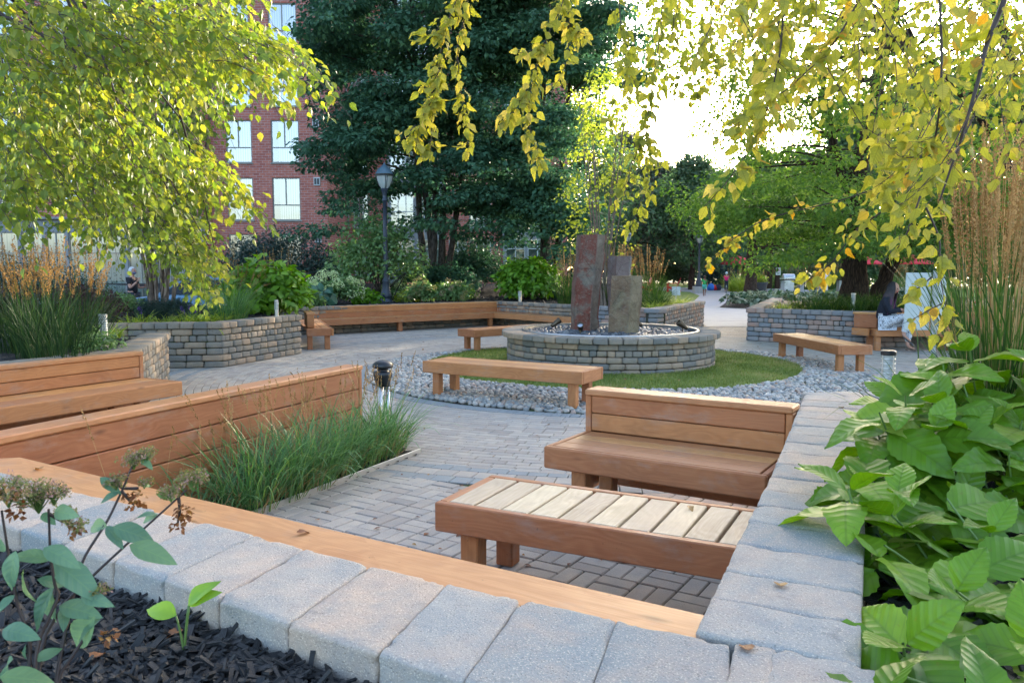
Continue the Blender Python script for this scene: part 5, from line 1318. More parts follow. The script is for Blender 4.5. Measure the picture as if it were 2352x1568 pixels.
# fallen leaves
fl = [((1795, 1345), .723, "curled brown leaf lying on the near blue-grey cap stones"), ((1930, 935), .723, "orange-brown leaf at the far end of the right cap stones"), ((682, 1222), .70, "small rust leaf on the orange timber rail"), ((1720, 1492), .72, "yellowed leaf wedged in the corner joint of the stones"), ((1582, 1160), .455, "rust leaf on the slatted bench"), ((95, 1075), .70, "brown leaf on the timber rail at the left edge"), ((210, 1510), .65, "tan leaf on the mulch left of the seedling"), ((420, 1445), .65, "tan leaf on the mulch above the seedling"), ((1405, 1262), .01, "brown leaf on the shaded pavers under the slatted bench"), ((1300, 1125), .01, "dry leaf on pavers by the backed bench leg"), ((1130, 1165), .01, "dry leaf lying on the blue paver band")]
for (u, v), z, lab in fl:
    p = at(u, v, z + .008); m = MB(); put_leaves(m, LG_BIR, np.zeros((1, 3)), np.array([[1, .3, 0.]]), np.array([[0, 0, 1.]]), .055, np.array([rng.uniform()]), np.array([[.9, 1, 1.6]]))
    o = m.build("fallen_leaf", ML_BROWN, smooth=True); o.location = p; o.rotation_euler = (0, 0, rng.uniform(0, 6)); tag(o, lab, "leaf")

# litter on the paving and lawn
q = fillpoly([(-3, 5), (-1.2, 7.4), (-.6, 5.6), (.4, 4.3), (1, 6.2), (6, 9), (6.8, 15), (4, 21), (-3, 19), (-4.2, 11), (-2.5, 8.6)], 330); q = np.vstack([q, fillpoly([(-1.5, 4.6), (0, 3.6), (1.2, 4.4), (.3, 5.4), (-.8, 6.4)], 60)])
dF = np.hypot(q[:, 0] - FC[0], q[:, 1] - FC[1]); q = q[dF > 1.85]; dF = dF[dF > 1.85]; n = len(q); m = MB()
put_leaves(m, LEAF6, np.c_[q, np.where(dF < 3.1, .075, np.where(np.hypot(q[:, 0] - CEN[0], q[:, 1] - CEN[1]) < 3.9, .055, .008))], np.c_[rng.normal(0, 1, (n, 2)), np.zeros(n)], np.c_[rng.normal(0, .3, (n, 2)), np.ones(n)], rng.uniform(.02, .05, n))
struct(m.build("fallen_leaves", ML_BROWN), "small dry leaves scattered over the paving, pebbles and lawn", "stuff")
# ------------------------------------------------------------------ buildings
def zat(v, y): return float(atd(1176., float(v), float(y))[2])
def xat(u, y, v=500): return float(atd(float(u), float(v), float(y))[0])
def facade(t, x0, x1, z0, z1, ops, m, y=0.0, part="wall", rev=.14):
    xs = sorted({x0, x1} | {a for o in ops for a in o[:2] if x0 < a < x1}); zs = sorted({z0, z1} | {a for o in ops for a in o[2:4] if z0 < a < z1})
    b = MB()
    for i in range(len(xs) - 1):
        for j in range(len(zs) - 1):
            cx, cz = (xs[i] + xs[i + 1]) / 2, (zs[j] + zs[j + 1]) / 2
            if any(o[0] < cx < o[1] and o[2] < cz < o[3] for o in ops): continue
            V = [(xs[i], y, zs[j]), (xs[i + 1], y, zs[j]), (xs[i + 1], y, zs[j + 1]), (xs[i], y, zs[j + 1])]
            b.add(V, [np.array([[0, 1, 2, 3]])], .5, [(v[0], v[2], 0) for v in V])
    for o in ops:
        a, c, d, e = o[:4]
        for q in (((a, d), (a, e)), ((c, e), (c, d)), ((a, e), (c, e)), ((c, d), (a, d))):
            V = [(q[0][0], y, q[0][1]), (q[1][0], y, q[1][1]), (q[1][0], y + rev, q[1][1]), (q[0][0], y + rev, q[0][1])]
            b.add(V, [np.array([[3, 2, 1, 0]])], .5, [(v[1] + v[0], v[2], 0) for v in V])
    return b.build(part, m, t)
def window(t, a, c, d, e, style, y=.07, mf=None, seed=0):
    """glazed window as a part: frame mesh with panes and blind as sub-parts"""
    mf = mf or M_FRAME; f = MB(); w = .05
    def fr(p, q, wd=w, dp=.05): bar(f, p, q, wd, dp, .004, up=(0, 1, 0))
    fr((a, y, d + w / 2), (c, y, d + w / 2)); fr((a, y, e - w / 2), (c, y, e - w / 2)); fr((a + w / 2, y, d + w), (a + w / 2, y, e - w)); fr((c - w / 2, y, d + w), (c - w / 2, y, e - w))
    tr = d + (e - d) * .36
    if style in 'A': fr((a + w, y, tr), (c - w, y, tr)); fr(((a + c) / 2 - .03, y, tr + w / 2), ((a + c) / 2 - .03, y, e - w))
    if style == 'B': fr((a + w, y, tr), (c - w, y, tr)); [fr((a + (c - a) * k, y, d + w), (a + (c - a) * k, y, e - w), .035) for k in (.33, .66)]
    if style == 'C': fr((a + w, y, d + (e - d) * .72), (c - w, y, d + (e - d) * .72)); fr(((a + c) / 2, y, d + w), ((a + c) / 2, y, e - w))
    fo = f.build("window", mf, t)
    g = MB(); V = [(a + .02, y + .01, d + .02), (c - .02, y + .01, d + .02), (c - .02, y + .01, e - .02), (a + .02, y + .01, e - .02)]
    g.add(V, [np.array([[0, 1, 2, 3]])]); g.build("pane", M_GLASS, fo)
    if style != 'C': sb = MB(); box(sb, ((a + c) / 2, y - .09, d - .03), ((c - a) / 2 + .05, .05, .03), ch=.005); sb.build("sill", M_FRAME, fo)
    # blind, part drawn
    mm = {'A': M_BLINDV, 'B': M_BLINDH, 'C': M_CURT}[style]; k = rng.uniform()
    lo = a + .03 + (0 if style != 'A' else (c - a) * (.22 if k < .5 else 0)); b = MB()
    V = [(lo, y + .12, d + .03), (c - .03, y + .12, d + .03), (c - .03, y + .12, e - .03), (lo, y + .12, e - .03)]
    b.add(V, [np.array([[0, 1, 2, 3]])], .5, [(v[0], v[2], 0) for v in V]); b.build("blind", mm, fo)
    r = MB(); V = [(a - .3, y + .45, d - .3), (c + .3, y + .45, d - .3), (c + .3, y + .45, e + .3), (a - .3, y + .45, e + .3)]
    r.add(V, [np.array([[0, 1, 2, 3]])]); r.build("room", M_INT, fo)
    return fo
def brick_building(name, label, y, x0, x1, ztop, cols, rows, vents=(), style='A', mf=None, piers=()):
    t = thing(name, label, "building", (x0, y, 0)); ops = []
    for (a, c) in cols:
        for (d, e) in rows: ops.append((a - x0, c - x0, d, e))
    facade(t, 0, x1 - x0, -.1, ztop, ops, M_BRICK)
    for o in ops: window(t, *o[:4], style, mf=mf)
    # side and roof
    b = MB(); W = x1 - x0
    V = [(W, 0, -.1), (W, 9, -.1), (W, 9, ztop), (W, 0, ztop)]; b.add(V, [np.array([[0, 1, 2, 3]])], .5, [(v[1], v[2], 0) for v in V]); b.build("side_wall", M_BRICK, t)
    b = MB(); box(b, (W / 2, 4.5, ztop + .12), (W / 2 + .1, 4.6, .12), ch=.02); b.build("roof", M_FRAME, t)
    for (vx, vz) in vents:
        b = MB(); box(b, (vx - x0, -.03, vz), (.15, .03, .19), ch=.006); vo = b.build("vent", M_FRAMEW, t)
        b = MB()
        for s in (-1, 1): box(b, (vx - x0 + .065 * s, -.065, vz), (.05, .004, .14), ch=.001)
        b.build("vent_slots", M_DGREY, vo)
    return t
y1 = 38.0
rows = [(zat(v + 98, y1), zat(v, y1)) for v in (538, 408, 276, 146, 7, -124)]
cols = [(xat(u0, y1), xat(u1, y1)) for u0, u1 in ((420, 480), (524, 583), (627, 691))]
brick_building("brick_building", "projecting red brick apartment block with stacked windows, left of the dark maple", y1, xat(470, y1) - 2.0, xat(752, y1), 17.5, cols, rows, [(xat(730, y1), zat(v, y1)) for v in (548, 417, 284, 154, 20)])
y2 = 42.5
rows2 = [(zat(v + 97, y2), zat(v, y2)) for v in (426, 302, 178, 54, -70)]
low2 = [(zat(632, y2), zat(550, y2))]
t = thing("brick_building", "recessed brick wing with grey bay windows behind the maple trees", "building", (xat(752, y2) - 1.2, y2, 0)); X0 = xat(752, y2) - 1.2
ops = []
for u0, u1 in ((760, 802), (812, 846), (1078, 1128)):
    for d, e in rows2 + [low2[0]]: ops.append((xat(u0, y2) - X0, xat(u1, y2) - X0, d, e, 'B'))
ops += [(xat(1030, y2) - X0, xat(1072, y2) - X0, low2[0][0], low2[0][1], 'C')]
bays = [(xat(894, y2) - X0, xat(1018, y2) - X0), (xat(1156, y2) - X0, xat(1262, y2) - X0)]
facade(t, 0, 13.9, -.1, 17, [o[:4] for o in ops], M_BRICK)
b = MB(); V = [(13.9, 0, -.1), (13.9, 9, -.1), (13.9, 9, 17), (13.9, 0, 17)]; b.add(V, [np.array([[0, 1, 2, 3]])], .5, [(v[1], v[2], 0) for v in V]); b.build('side_wall', M_BRICK, t)
for o in ops: window(t, *o[:4], o[4], mf=M_FRAMEW)
for (a, c) in bays:
    bo = []
    for d, e in rows2: bo += [(a + .12, (a + c) / 2 - .06, d + .05, e - .05, 'B'), ((a + c) / 2 + .06, c - .12, d + .05, e - .05, 'B')]
    bo += [(a + .12, (a + c) / 2 - .06, low2[0][0] + .1, low2[0][1], 'C'), ((a + c) / 2 + .06, c - .12, low2[0][0] + .1, low2[0][1], 'C')]
    fo = facade(t, a, c, -.1, 16.2, [o[:4] for o in bo], M_PANEL, y=-.45, part="bay")
    for o in bo: window(t, *o[:4], o[4], y=-.39, mf=M_FRAMEW)
    b = MB()
    for x in (a, c): box(b, (x, -.224, 8.0), (.02, .222, 8.1), ch=.004)
    b.build("bay_side", M_PANEL, t)
y3 = 37.3
X0 = -32.0; X1 = xat(472, y3)
t = thing("brick_building", "wing at the left with pale storefront glazing under a grey panel band", "building", (X0, y3, 0))
ops = []
zt, zb = zat(533, y3), zat(705, y3)
us = [-160, -100, -45, 42, 98, 150, 286, 352, 420]
for i in range(len(us) - 1):
    ops.append((xat(us[i], y3) - X0 + .08, xat(us[i + 1], y3) - X0 - .08, zb, zt, 'C'))
upr = []
for u0, u1 in ((-120, -60), (0, 60), (120, 180), (245, 305), (370, 430)):
    for v in (408 - 25, 276 - 25, 146 - 25, 7 - 25): upr.append((xat(u0, y3) - X0, xat(u1, y3) - X0, zat(v + 98, y3), zat(v, y3), 'A'))
zs = zt + .65
facade(t, 0, X1 - X0, zs, 16.5, [o[:4] for o in upr], M_BRICK)
facade(t, 0, X1 - X0, -.1, zs - .003, [o[:4] for o in ops], M_PANEL, part="storefront")
for o in ops: window(t, *o[:4], o[4])
for o in upr: window(t, *o[:4], o[4])
b = MB(); V = [(X1 - X0, 0, -.1), (X1 - X0, 3, -.1), (X1 - X0, 3, 16.5), (X1 - X0, 0, 16.5)]; b.add(V, [np.array([[0, 1, 2, 3]])], .5, [(v[1], v[2], 0) for v in V]); b.build("side_wall", M_BRICK, t)
b = MB(); box(b, ((X1 - X0) / 2, .4, zs - .02), ((X1 - X0) / 2, .62, .05), ch=.01); b.build("ledge", M_PANEL, t)

# ------------------------------------------------------------------ trees
def tree(name, label, base, trunks, C0, rad, per, size, ml, mb_, group=None, nl=24, lr=.05, tmpl=LEAF3, up=.6, droop=.35, cat="tree", shell=.3, crown="crown", rbias=None):
    """trunks: list of (points, r0, r1); limbs run from the trunks to the leaf clumps"""
    t = thing(name, label, cat, tuple(base), group=group); o = np.array(tuple(base), float)
    m = MB(); tops = []
    for pts, r0, r1 in trunks:
        P = np.array(pts, float); ti = np.linspace(0, len(P) - 1, len(P) * 4); Q = np.stack([np.interp(ti, np.arange(len(P)), P[:, c]) for c in range(3)], -1)
        for _ in range(2): Q[1:-1] = (Q[:-2] + Q[1:-1] * 2 + Q[2:]) / 4
        Q[1:-1] += rng.normal(0, r0 * .12, Q[1:-1].shape); rr_ = np.linspace(r0, r1, len(Q)); rr_[0] *= 1.35; rr_[1] *= 1.12
        tube(m, Q - o, rr_, 10, rnd=rng.uniform(), cap=False); tops.append(Q)
    m.build("trunk", mb_, t, smooth=True)
    m = MB()
    if nl:
        A = np.vstack([q[len(q) // 3:] for q in tops])
        for i in rng.choice(len(C0), min(nl, len(C0)), replace=False):
            c = C0[i]; d = np.linalg.norm(A - c, axis=1) + .8 * np.maximum(0, A[:, 2] - c[2]); limb(m, A[int(np.argmin(d))], c, lr * rng.uniform(.6, 1.2), lr * .15, .06, 8, 5, .05, org=o)
        m.build("limbs", mb_, t, smooth=True)
    m = MB(); ellip_leaves(m, C0, rad, per, size, tmpl, shell, up, droop, org=o, rbias=rbias); m.build(crown, ml, t)
    return t
def pix(poly, n, d0, d1, pw=1.0):
    q = fillpoly(poly, n); return atd(q[:, 0], q[:, 1], d0 + (d1 - d0) * rng.uniform(0, 1, n) ** pw)
def boughs(poly, nb, d0, d1, c, k=6, ln=1.5, wd=.8):
    P = pix(poly, nb, d0, d1); out = []; rb = []
    for p in P:
        d = nrmz(p - c + rng.normal(0, .4, 3)); d[2] = 0; d = nrmz(d); l = np.array([-d[1], d[0], 0]); b = rng.uniform(0, .45)
        for _ in range(k): u = rng.uniform(-.5, 1); out.append(p + d * ln * u + l * wd * rng.normal(0, .6) + np.array([0, 0, -.30 * u * u * ln - rng.uniform(0, .12)])); rb.append(b)
    return np.array(out), np.array(rb)
# dark maple, several trunks
B1 = np.array(pv(996, 690, 27.6, .85))
T1p = []
for (ua, ub, uc, r) in ((975, 962, 958, .125), (1000, 985, 940, .135), (1008, 1020, 1035, .14), (1020, 1050, 1070, .12), (990, 1000, 1000, .12)):
    y = 27.6 + rng.uniform(-.3, .3); T1p.append(([(xat(ua, y), y, .8), (xat(ub, y), y, 3.6), (xat(uc, y), y + .3, 6.5), (xat(uc + (uc - ub) * .6, y), y + rng.uniform(-1, 1), 10.5)], r, .06))
poly = [(790, -160), (1180, -160), (1200, 250), (1190, 500), (1140, 515), (1090, 530), (1040, 520), (1000, 470), (965, 415), (900, 415), (880, 490), (850, 515), (820, 505), (795, 455), (785, 340), (765, 260), (755, 195), (770, 135), (790, 80)]
Ca, ra = boughs(poly, 118, 24.4, 27.2, np.array([-2.7, 28, 6])); Cb, rb_ = boughs(poly, 95, 27.2, 31.5, np.array([-2.7, 28, 6])); C0 = np.vstack([Ca, Cb]); rbx = np.concatenate([ra, rb_ * .5])
edge = [(745, 300), (720, 215), (708, 190), (740, 150), (760, 90), (770, 30), (758, 400), (775, 480), (850, 530), (1040, 535), (1100, 545), (905, 500)]
C0 = np.vstack([C0, atd(np.array([e[0] + 18 for e in edge], float), np.array([e[1] for e in edge], float), rng.uniform(24.5, 27, len(edge)))]); rbx = np.concatenate([rbx, np.full(len(edge), .25)])
tree("maple_tree", "big dark green maple with several trunks from one base, in front of the brick building", B1, T1p, C0, np.array([.62, .62, .20]), 78, .15, ML_MAPLE, M_BARK, nl=110, lr=.06, up=1.6, shell=.3, rbias=rbx, tmpl=LEAF6)
B2 = np.array(pv(1266, 690, 26.6, .75))
poly = [(1200, -160), (1330, -160), (1400, 40), (1420, 110), (1395, 190), (1330, 205), (1300, 320), (1290, 430), (1325, 480), (1335, 560), (1290, 590), (1250, 530), (1195, 500), (1190, 250)]
Ca, ra = boughs(poly, 62, 24.6, 27, np.array([2.2, 27, 6])); Cb, rb_ = boughs(poly, 52, 27, 30.5, np.array([2.2, 27, 6])); C0 = np.vstack([Ca, Cb]); rbx = np.concatenate([ra, rb_ * .5])
tree("maple_tree", "dark green maple with one forked trunk, right of the multi-trunked one", B2, [([(xat(1262, 26.6), 26.6, .7), (xat(1255, 26.6), 26.6, 2.2), (xat(1240, 26.6), 26.6, 4.6), (xat(1250, 26.6), 26.8, 9)], .24, .06), ([(xat(1275, 26.6), 26.7, .7), (xat(1282, 26.6), 26.7, 2.0), (xat(1290, 26.6), 27, 4.6), (xat(1310, 26.6), 27, 8)], .17, .05)], C0, np.array([.62, .62, .20]), 78, .15, ML_MAPLE, M_BARK, nl=60, lr=.05, up=1.6, shell=.3, rbias=rbx, tmpl=LEAF6)
# sapling
B3 = np.array(pv(1382, 690, 20.4, .62)); tr = []
for k in range(13):
    u = 1385 + rng.uniform(-85, 85); tr.append(([(B3[0] + rng.normal(0, .06), B3[1] + rng.normal(0, .06), .6), (B3[0] + (xat(u, 20.4) - B3[0]) * .35, 20.4, 2.4), (xat(u, 20.4), 20.4 + rng.uniform(-.5, .5), rng.uniform(4.2, 6.4))], .028, .008))
C0 = np.vstack([pix([(1340, 165), (1390, 150), (1445, 185), (1478, 250), (1470, 330), (1330, 330), (1310, 230)], 130, 19.6, 21.4), pix([(1310, 330), (1485, 330), (1480, 430), (1440, 490), (1390, 470), (1300, 530), (1285, 450)], 90, 19.6, 21.4), pix([(1280, 520), (1460, 480), (1500, 610), (1290, 610)], 22, 19.2, 21.4)])
tree("serviceberry_tree", "slender multi-stemmed young tree with lime-yellow leaves behind the basalt columns", B3, tr, C0, np.array([.22, .22, .13]), 10, .10, ML_SAP, M_TWIGP, nl=70, lr=.009, tmpl=LEAF6, shell=.1)
# big tree right, rough trunk in the planter
B4 = np.array((8.35, 19.5, .6))
poly_lo = [(1602, 545), (1625, 470), (1645, 400), (1700, 380), (1800, 385), (1900, 400), (2352, 400), (2420, 560), (2160, 590), (2050, 570), (1985, 560), (1910, 590), (1850, 585), (1800, 590), (1740, 515), (1690, 505), (1640, 490)]
poly_hi = [(1640, 400), (1650, 300), (1700, 215), (1790, 140), (1900, 120), (2000, 150), (2380, 60), (2380, 400)]
Ca, ra = boughs(poly_lo, 105, 15.5, 22.0, B4 + np.array([0, 0, 4]), 5, 1.1, .7)
C0 = np.vstack([Ca, pix(poly_hi, 190, 15.5, 23), pix([(1700, -250), (2380, -250), (2380, 100), (1800, 140)], 60, 16, 23)])
tree("linden_tree", "big green tree with thick rough trunk standing in the right-hand planter", B4,
     [([(8.35, 19.5, .55), (8.36, 19.5, 2.2), (8.30, 19.5, 3.6), (8.9, 19.7, 6.2), (9.2, 19.6, 9.5)], .33, .10), ([(8.85, 19.6, .6), (9.25, 19.6, 1.7), (9.85, 19.6, 3.0), (10.6, 19.4, 4.6), (11.2, 19, 7)], .20, .08), ([(8.3, 19.5, 2.8), (7.6, 19.2, 4.6), (7.0, 18.6, 6.2)], .14, .05)],
     C0, np.array([.46, .46, .22]), 80, .095, ML_LIND, M_BARKD, nl=110, lr=.045, shell=.3, up=1.2, rbias=np.concatenate([ra, rng.uniform(0, .45, len(C0) - len(ra))]))
B9 = np.array((12.2, 18.6, .6))
C0 = np.vstack([pix([(1470, -60), (1560, -60), (1640, 300), (1600, 330), (1520, 160)], 34, 14, 19), pix([(1560, -80), (2450, -200), (2450, 330), (2200, 360), (2050, 240), (1900, 330), (1760, 300), (1700, 350), (1650, 250), (1600, 120)], 250, 13.5, 19), pix([(1640, 120), (1800, 60), (1840, 240), (1700, 330)], 45, 14, 19)])
tree("light_canopy_tree", "tall airy yellow-green tree whose crown fills the sky at the upper right", B9, [([(12.2, 18.6, .6), (12.1, 18.5, 3), (11, 18, 6), (9.6, 17.4, 9)], .22, .07), ([(12.1, 18.5, 2.5), (10.4, 17.6, 4.6), (8.4, 17, 6.2)], .12, .03)], C0, np.array([.42, .42, .25]), 34, .085, ML_LT, M_BARKD, nl=70, lr=.03, tmpl=LEAF6, shell=.1, up=.4)
B5 = np.array((xat(1729, 48), 48, 0.0))
C0 = pix([(1610, 560), (1640, 470), (1720, 420), (1850, 430), (1990, 470), (2010, 590), (1900, 560), (1790, 545), (1700, 525), (1650, 520)], 120, 43, 52)
tree("park_tree", "tree with straight dark trunk behind the hosta island, right of the path", B5, [([(B5[0], 48, 0), (B5[0], 48, 3), (B5[0] + .1, 48, 7)], .36, .2)], C0, np.array([1.3, 1.3, .8]), 70, .2, ML_LIND, M_BARKD, nl=14, lr=.08)
# background trees
def bgtree(label, u, D, zt, w, ml, n=60, size=.34, conif=False, mb_=M_BARKD, zb=1.5):
    x = xat(u, D); C_ = []
    for i in range(n):
        z = zb + (zt - zb) * rng.uniform() ** .8; f = (1 - (z - zb) / (zt - zb)) if conif else math.sin(min(1, (z - zb) / (zt - zb) + .12) * PI) ** .6
        a = rng.uniform(0, 6.3); rr_ = w * max(.08, f) * rng.uniform(.2, 1) ** .6; C_.append((x + rr_ * math.cos(a), D + rr_ * math.sin(a), z))
    rad = np.array([.9, .9, .35 if conif else .65]) * (w / 3.2 + .35)
    return tree("background_conifer" if conif else "background_tree", label, (x, D, 0), [([(x, D, 0), (x, D, zt * .5), (x, D, zt * .95)], .22, .05)], np.array(C_), rad, 125, size * 1.15, ml, mb_, nl=12, lr=.07, group="trees along the far edge of the park", shell=.3)
bgtree("brownish drooping spruce beyond the lawn, right of the basalt columns", 1500, 66, 10.0, 3.6, ML_CONI, 110, .24, True)
bgtree("grey-green spruce farther left, seen between the sapling's stems", 1425, 70, 13, 4.2, ML_CONI, 110, .26, True)
bgtree("dense green tree rising above the red chair on the far lawn", 1592, 62, 9.6, 4.2, ML_FAR, 110, .24, zb=2.2)
bgtree("dark tree right behind the maples at the far lawn's left edge", 1340, 60, 13, 4.6, ML_FAR, 110, .26)
bgtree("dark tree filling the gap under the sky left of centre right", 1660, 80, 10.5, 5.2, ML_FAR, 90, .36)
for i, (u, D, zt, w) in enumerate([(1420, 92, 13, 6.5), (1530, 96, 13, 6), (1620, 98, 12, 6), (1740, 84, 13, 6), (1830, 80, 13, 6), (1940, 76, 16, 7), (2040, 78, 19, 8), (2140, 74, 19, 8), (2240, 76, 19, 8), (2360, 72, 17, 7), (2480, 70, 17, 7)]):  # trees towards the right are made extra tall to block the low sun
    bgtree("one of the dark trees closing the park behind the umbrellas and grills", u, D, zt, w, ML_FAR, 80, .42, zb=.6)
# row beyond the frame's right edge and between, so that low sun is filtered
for i, (x, y) in enumerate([(36, 62), (44, 56), (50, 48), (30, 70), (56, 40)]):
    pass
def lowshrub(name, label, u, D, rad, ml, size, n=60, per=50, cat="shrub", z=0.0, tmpl=LEAF3, **k): return shrub(name, label, cat, (xat(u, D), D, z), rad, n, per, size, ml, cl=.32, stems=0, tmpl=tmpl, **k)
lowshrub("juniper", "wide olive-green juniper behind the red chair", 1553, 66, (2.1, 1.3, 1.7), ML_JUN, .16, 90)
lowshrub("mugo_pine", "round blue-green pine bush left of the red umbrella", 1655, 68, (2.0, 1.4, 1.6), ML_YEW, .16, 80)
lowshrub("dark_shrub", "dark bush closing the lawn left of the olive juniper", 1500, 78, (3.2, 1.5, 2.4), ML_FAR, .22, 70)
lowshrub("dark_shrub", "small yellow-green bush at the lamp post by the path", 1605, 56, (.8, .6, .9), ML_JUN, .12, 30, z=1.0) if 0 else None
for u in (1700, 1790, 1880, 1970, 2060, 2150, 2250, 2350):
    lowshrub("evergreen_bush", "dark evergreen bush in the row closing the view behind the parasols and grills", u, 70 + rng.uniform(-1, 1), (2.6, 1.4, 3.0), ML_FAR, .26, 80, group="evergreen bushes behind the parasols")
for u, D, s in ((1692, 57, .95), (1716, 55, 1.0), (1745, 56, .8), (1780, 58, .9), (2050, 48, 1.0), (2090, 50, 1.0)):
    grass_clump("fountain_grass", "light green fountain grass mound in the border beyond the path", "grass clump", xat(u, D), D, 0, 380, .55 * s, 1.7 * s, .03, ML_HAK if u < 1760 else ML_BLADE, 30, 1.9 * s, ML_SEED, .2, .02, .05, 12, (.8, 1.8), (.0, .6), "fountain grasses beyond the path", segs=4)
for i in range(7):
    u = 1800 + i * 26; grass_clump("dark_reed_grass", "dark reed grass with tan stems behind the grills", "grass clump", xat(u, 63), 63 + rng.uniform(-.6, .6), 0, 120, .6, 1.6, .03, ML_BLADED, 26, 2.4, ML_SEED, .4, .02, .05, 12, (.2, .8), (.0, .3), "dark reed grasses behind the grills", segs=4)
hl = [(9.4, 33.6), (10.0, 34.6), (10.6, 33.8), (11.3, 34.6), (11.9, 33.9), (12.6, 34.8), (10.6, 36), (11.8, 36.4), (13.2, 35.6), (13.9, 36.4), (12.6, 37.6), (14.4, 37.8), (15, 36.6), (13.4, 38.8), (11.6, 38)]
for x, y in hl:
    t = thing("hosta", "white-edged hosta clump in the mulch island beside the path", "hosta", (x, y, .03), group="variegated hostas in the mulch island"); m = MB()
    ellip_leaves(m, np.array([[0, 0, .22]]), np.array([.55, .5, .28]), 110, .24, LEAF3, .6, .9, .2, flat_bottom=-.2); m.build("leaves", ML_HOSTAV, t)
for i in range(9):
    u = 2000 + i * 14; t = thing("hosta", "white-edged hosta clump beyond the path, seen beside the seated woman", "hosta", (xat(u, 42) , 42 + rng.uniform(-.5, .8), 0), group="variegated hostas beside the seated woman"); m = MB()
    ellip_leaves(m, np.array([[0, 0, .25]]), np.array([.5, .5, .30]), 90, .24, LEAF3, .6, .9, .2, flat_bottom=-.2); m.build("leaves", ML_HOSTAV, t)

# birch in the left planter
B6 = np.array(pv(355, 700, 15.6, .64)); x6, y6 = B6[0], B6[1]
trk = []
for (u0, u1, u2, r) in ((348, 341, 330, .05), (358, 352, 348, .04), (372, 382, 400, .055), (385, 402, 440, .04), (342, 330, 270, .035), (366, 368, 372, .045)):
    trk.append(([(xat(u0, y6), y6 + rng.uniform(-.15, .15), .6), (xat(u1, y6), y6, 1.7), (xat(u2, y6), y6 + rng.uniform(-.8, .8), 3.6), (xat(u2 + (u2 - u1) * 1.3, y6), y6 + rng.uniform(-1.5, 1.5), 6.4)], r, .03))
def birch_crown(name, label, base, trunks, poly_list, size, nleaf, L, tw_r, nl, lr, mb_, grp=None, gravity=.5):
    t = thing(name, label, "tree", tuple(base), group=grp); o = np.array(tuple(base), float)
    m = MB(); tops = []
    for pts, r0, r1 in trunks:
        P = np.array(pts, float); ti = np.linspace(0, len(P) - 1, len(P) * 5); Q = np.stack([np.interp(ti, np.arange(len(P)), P[:, c]) for c in range(3)], -1)
        for _ in range(3): Q[1:-1] = (Q[:-2] + Q[1:-1] * 2 + Q[2:]) / 4
        tube(m, Q - o, np.linspace(r0, r1, len(Q)), 9, rnd=rng.uniform(), cap=False); tops.append(Q)
    m.build("trunk", mb_, t, smooth=True)
    S = []; Br = []
    for poly, n, d0, d1, b in poly_list:
        q = pix(poly, n, d0, d1); S.append(q); Br.append(np.full(n, b))
    S = np.vstack(S); Br = np.concatenate(Br)
    A = np.vstack([q[len(q) // 3:] for q in tops]); cen = A.mean(0)
    D = nrmz(nrmz(S - cen) * np.array([1, 1, .2]) + np.array([0, 0, -.25]) + rng.normal(0, .35, S.shape))
    ml, mt = MB(), MB()
    twigs(ml, mt, S - D * L * .55, D, L * rng.uniform(.7, 1.3, len(S)), nleaf, size, LEAF6, gravity, .05, o, np.clip(Br + rng.uniform(-.15, .15, len(S)), 0, .5), tw_r)
    ml.build("leaves", ML_YG, t)
    for i in rng.choice(len(S), nl, replace=False):
        c = S[i]; d = np.linalg.norm(A - c, axis=1); limb(mt, A[int(np.argmin(d + rng.uniform(0, 1.2, len(d))))], c, lr * rng.uniform(.6, 1.1), lr * .2, .10, 9, 5, .06, org=o)
    mt.build("branches", M_TWIG, t, smooth=True)
    return t
birch_crown("birch_tree", "yellow-green weeping birch with several thin trunks in the left planter", B6, trk,
    [([(180, 130), (500, 60), (570, 110), (530, 220), (490, 290), (465, 330), (475, 380), (500, 425), (465, 450), (480, 500), (450, 530), (475, 590), (480, 640), (455, 650), (425, 600), (395, 575), (345, 560), (320, 535), (240, 520), (180, 480)], 560, 11.2, 16.5, .12),
     ([(0, 200), (200, 150), (240, 500), (160, 480), (60, 450), (0, 480)], 110, 11.5, 16, .05), ([(150, -200), (620, -200), (560, 80), (200, 100)], 120, 12, 16, .2)], .108, 18, .75, .006, 60, .03, M_BARKP)
B7 = np.array((-6.6, 6.9, .6))
birch_crown("birch_tree", "nearer weeping birch whose branches hang in from beyond the left edge", B7, [([(-6.6, 6.9, .55), (-6.5, 6.9, 2.5), (-6.2, 7.0, 4.2), (-5.6, 7.2, 5.8)], .12, .04), ([(-6.6, 7.0, .55), (-6.2, 7.3, 2.6), (-5.2, 7.6, 3.9), (-3.9, 7.9, 4.6)], .10, .03)],
    [([(0, 0), (500, 0), (570, 40), (640, 65), (710, 100), (735, 112), (725, 130), (680, 155), (630, 170), (580, 175), (470, 160), (330, 180), (200, 240), (90, 300), (0, 330)], 420, 6.2, 9.5, .3),
     ([(0, 300), (150, 260), (330, 230), (430, 320), (420, 440), (300, 470), (200, 500), (100, 470), (0, 520)], 190, 6.5, 9, .22),
     ([(420, 340), (510, 345), (565, 425), (585, 450), (540, 440), (500, 450), (450, 430)], 40, 7.5, 9, .35), ([(420, 480), (480, 500), (500, 600), (490, 680), (455, 660), (430, 600)], 30, 8, 9.5, .3), ([(0, -200), (600, -200), (640, 30), (0, 30)], 120, 6, 9.5, .3)], .085, 14, .55, .0035, 30, .022, M_BARKP)

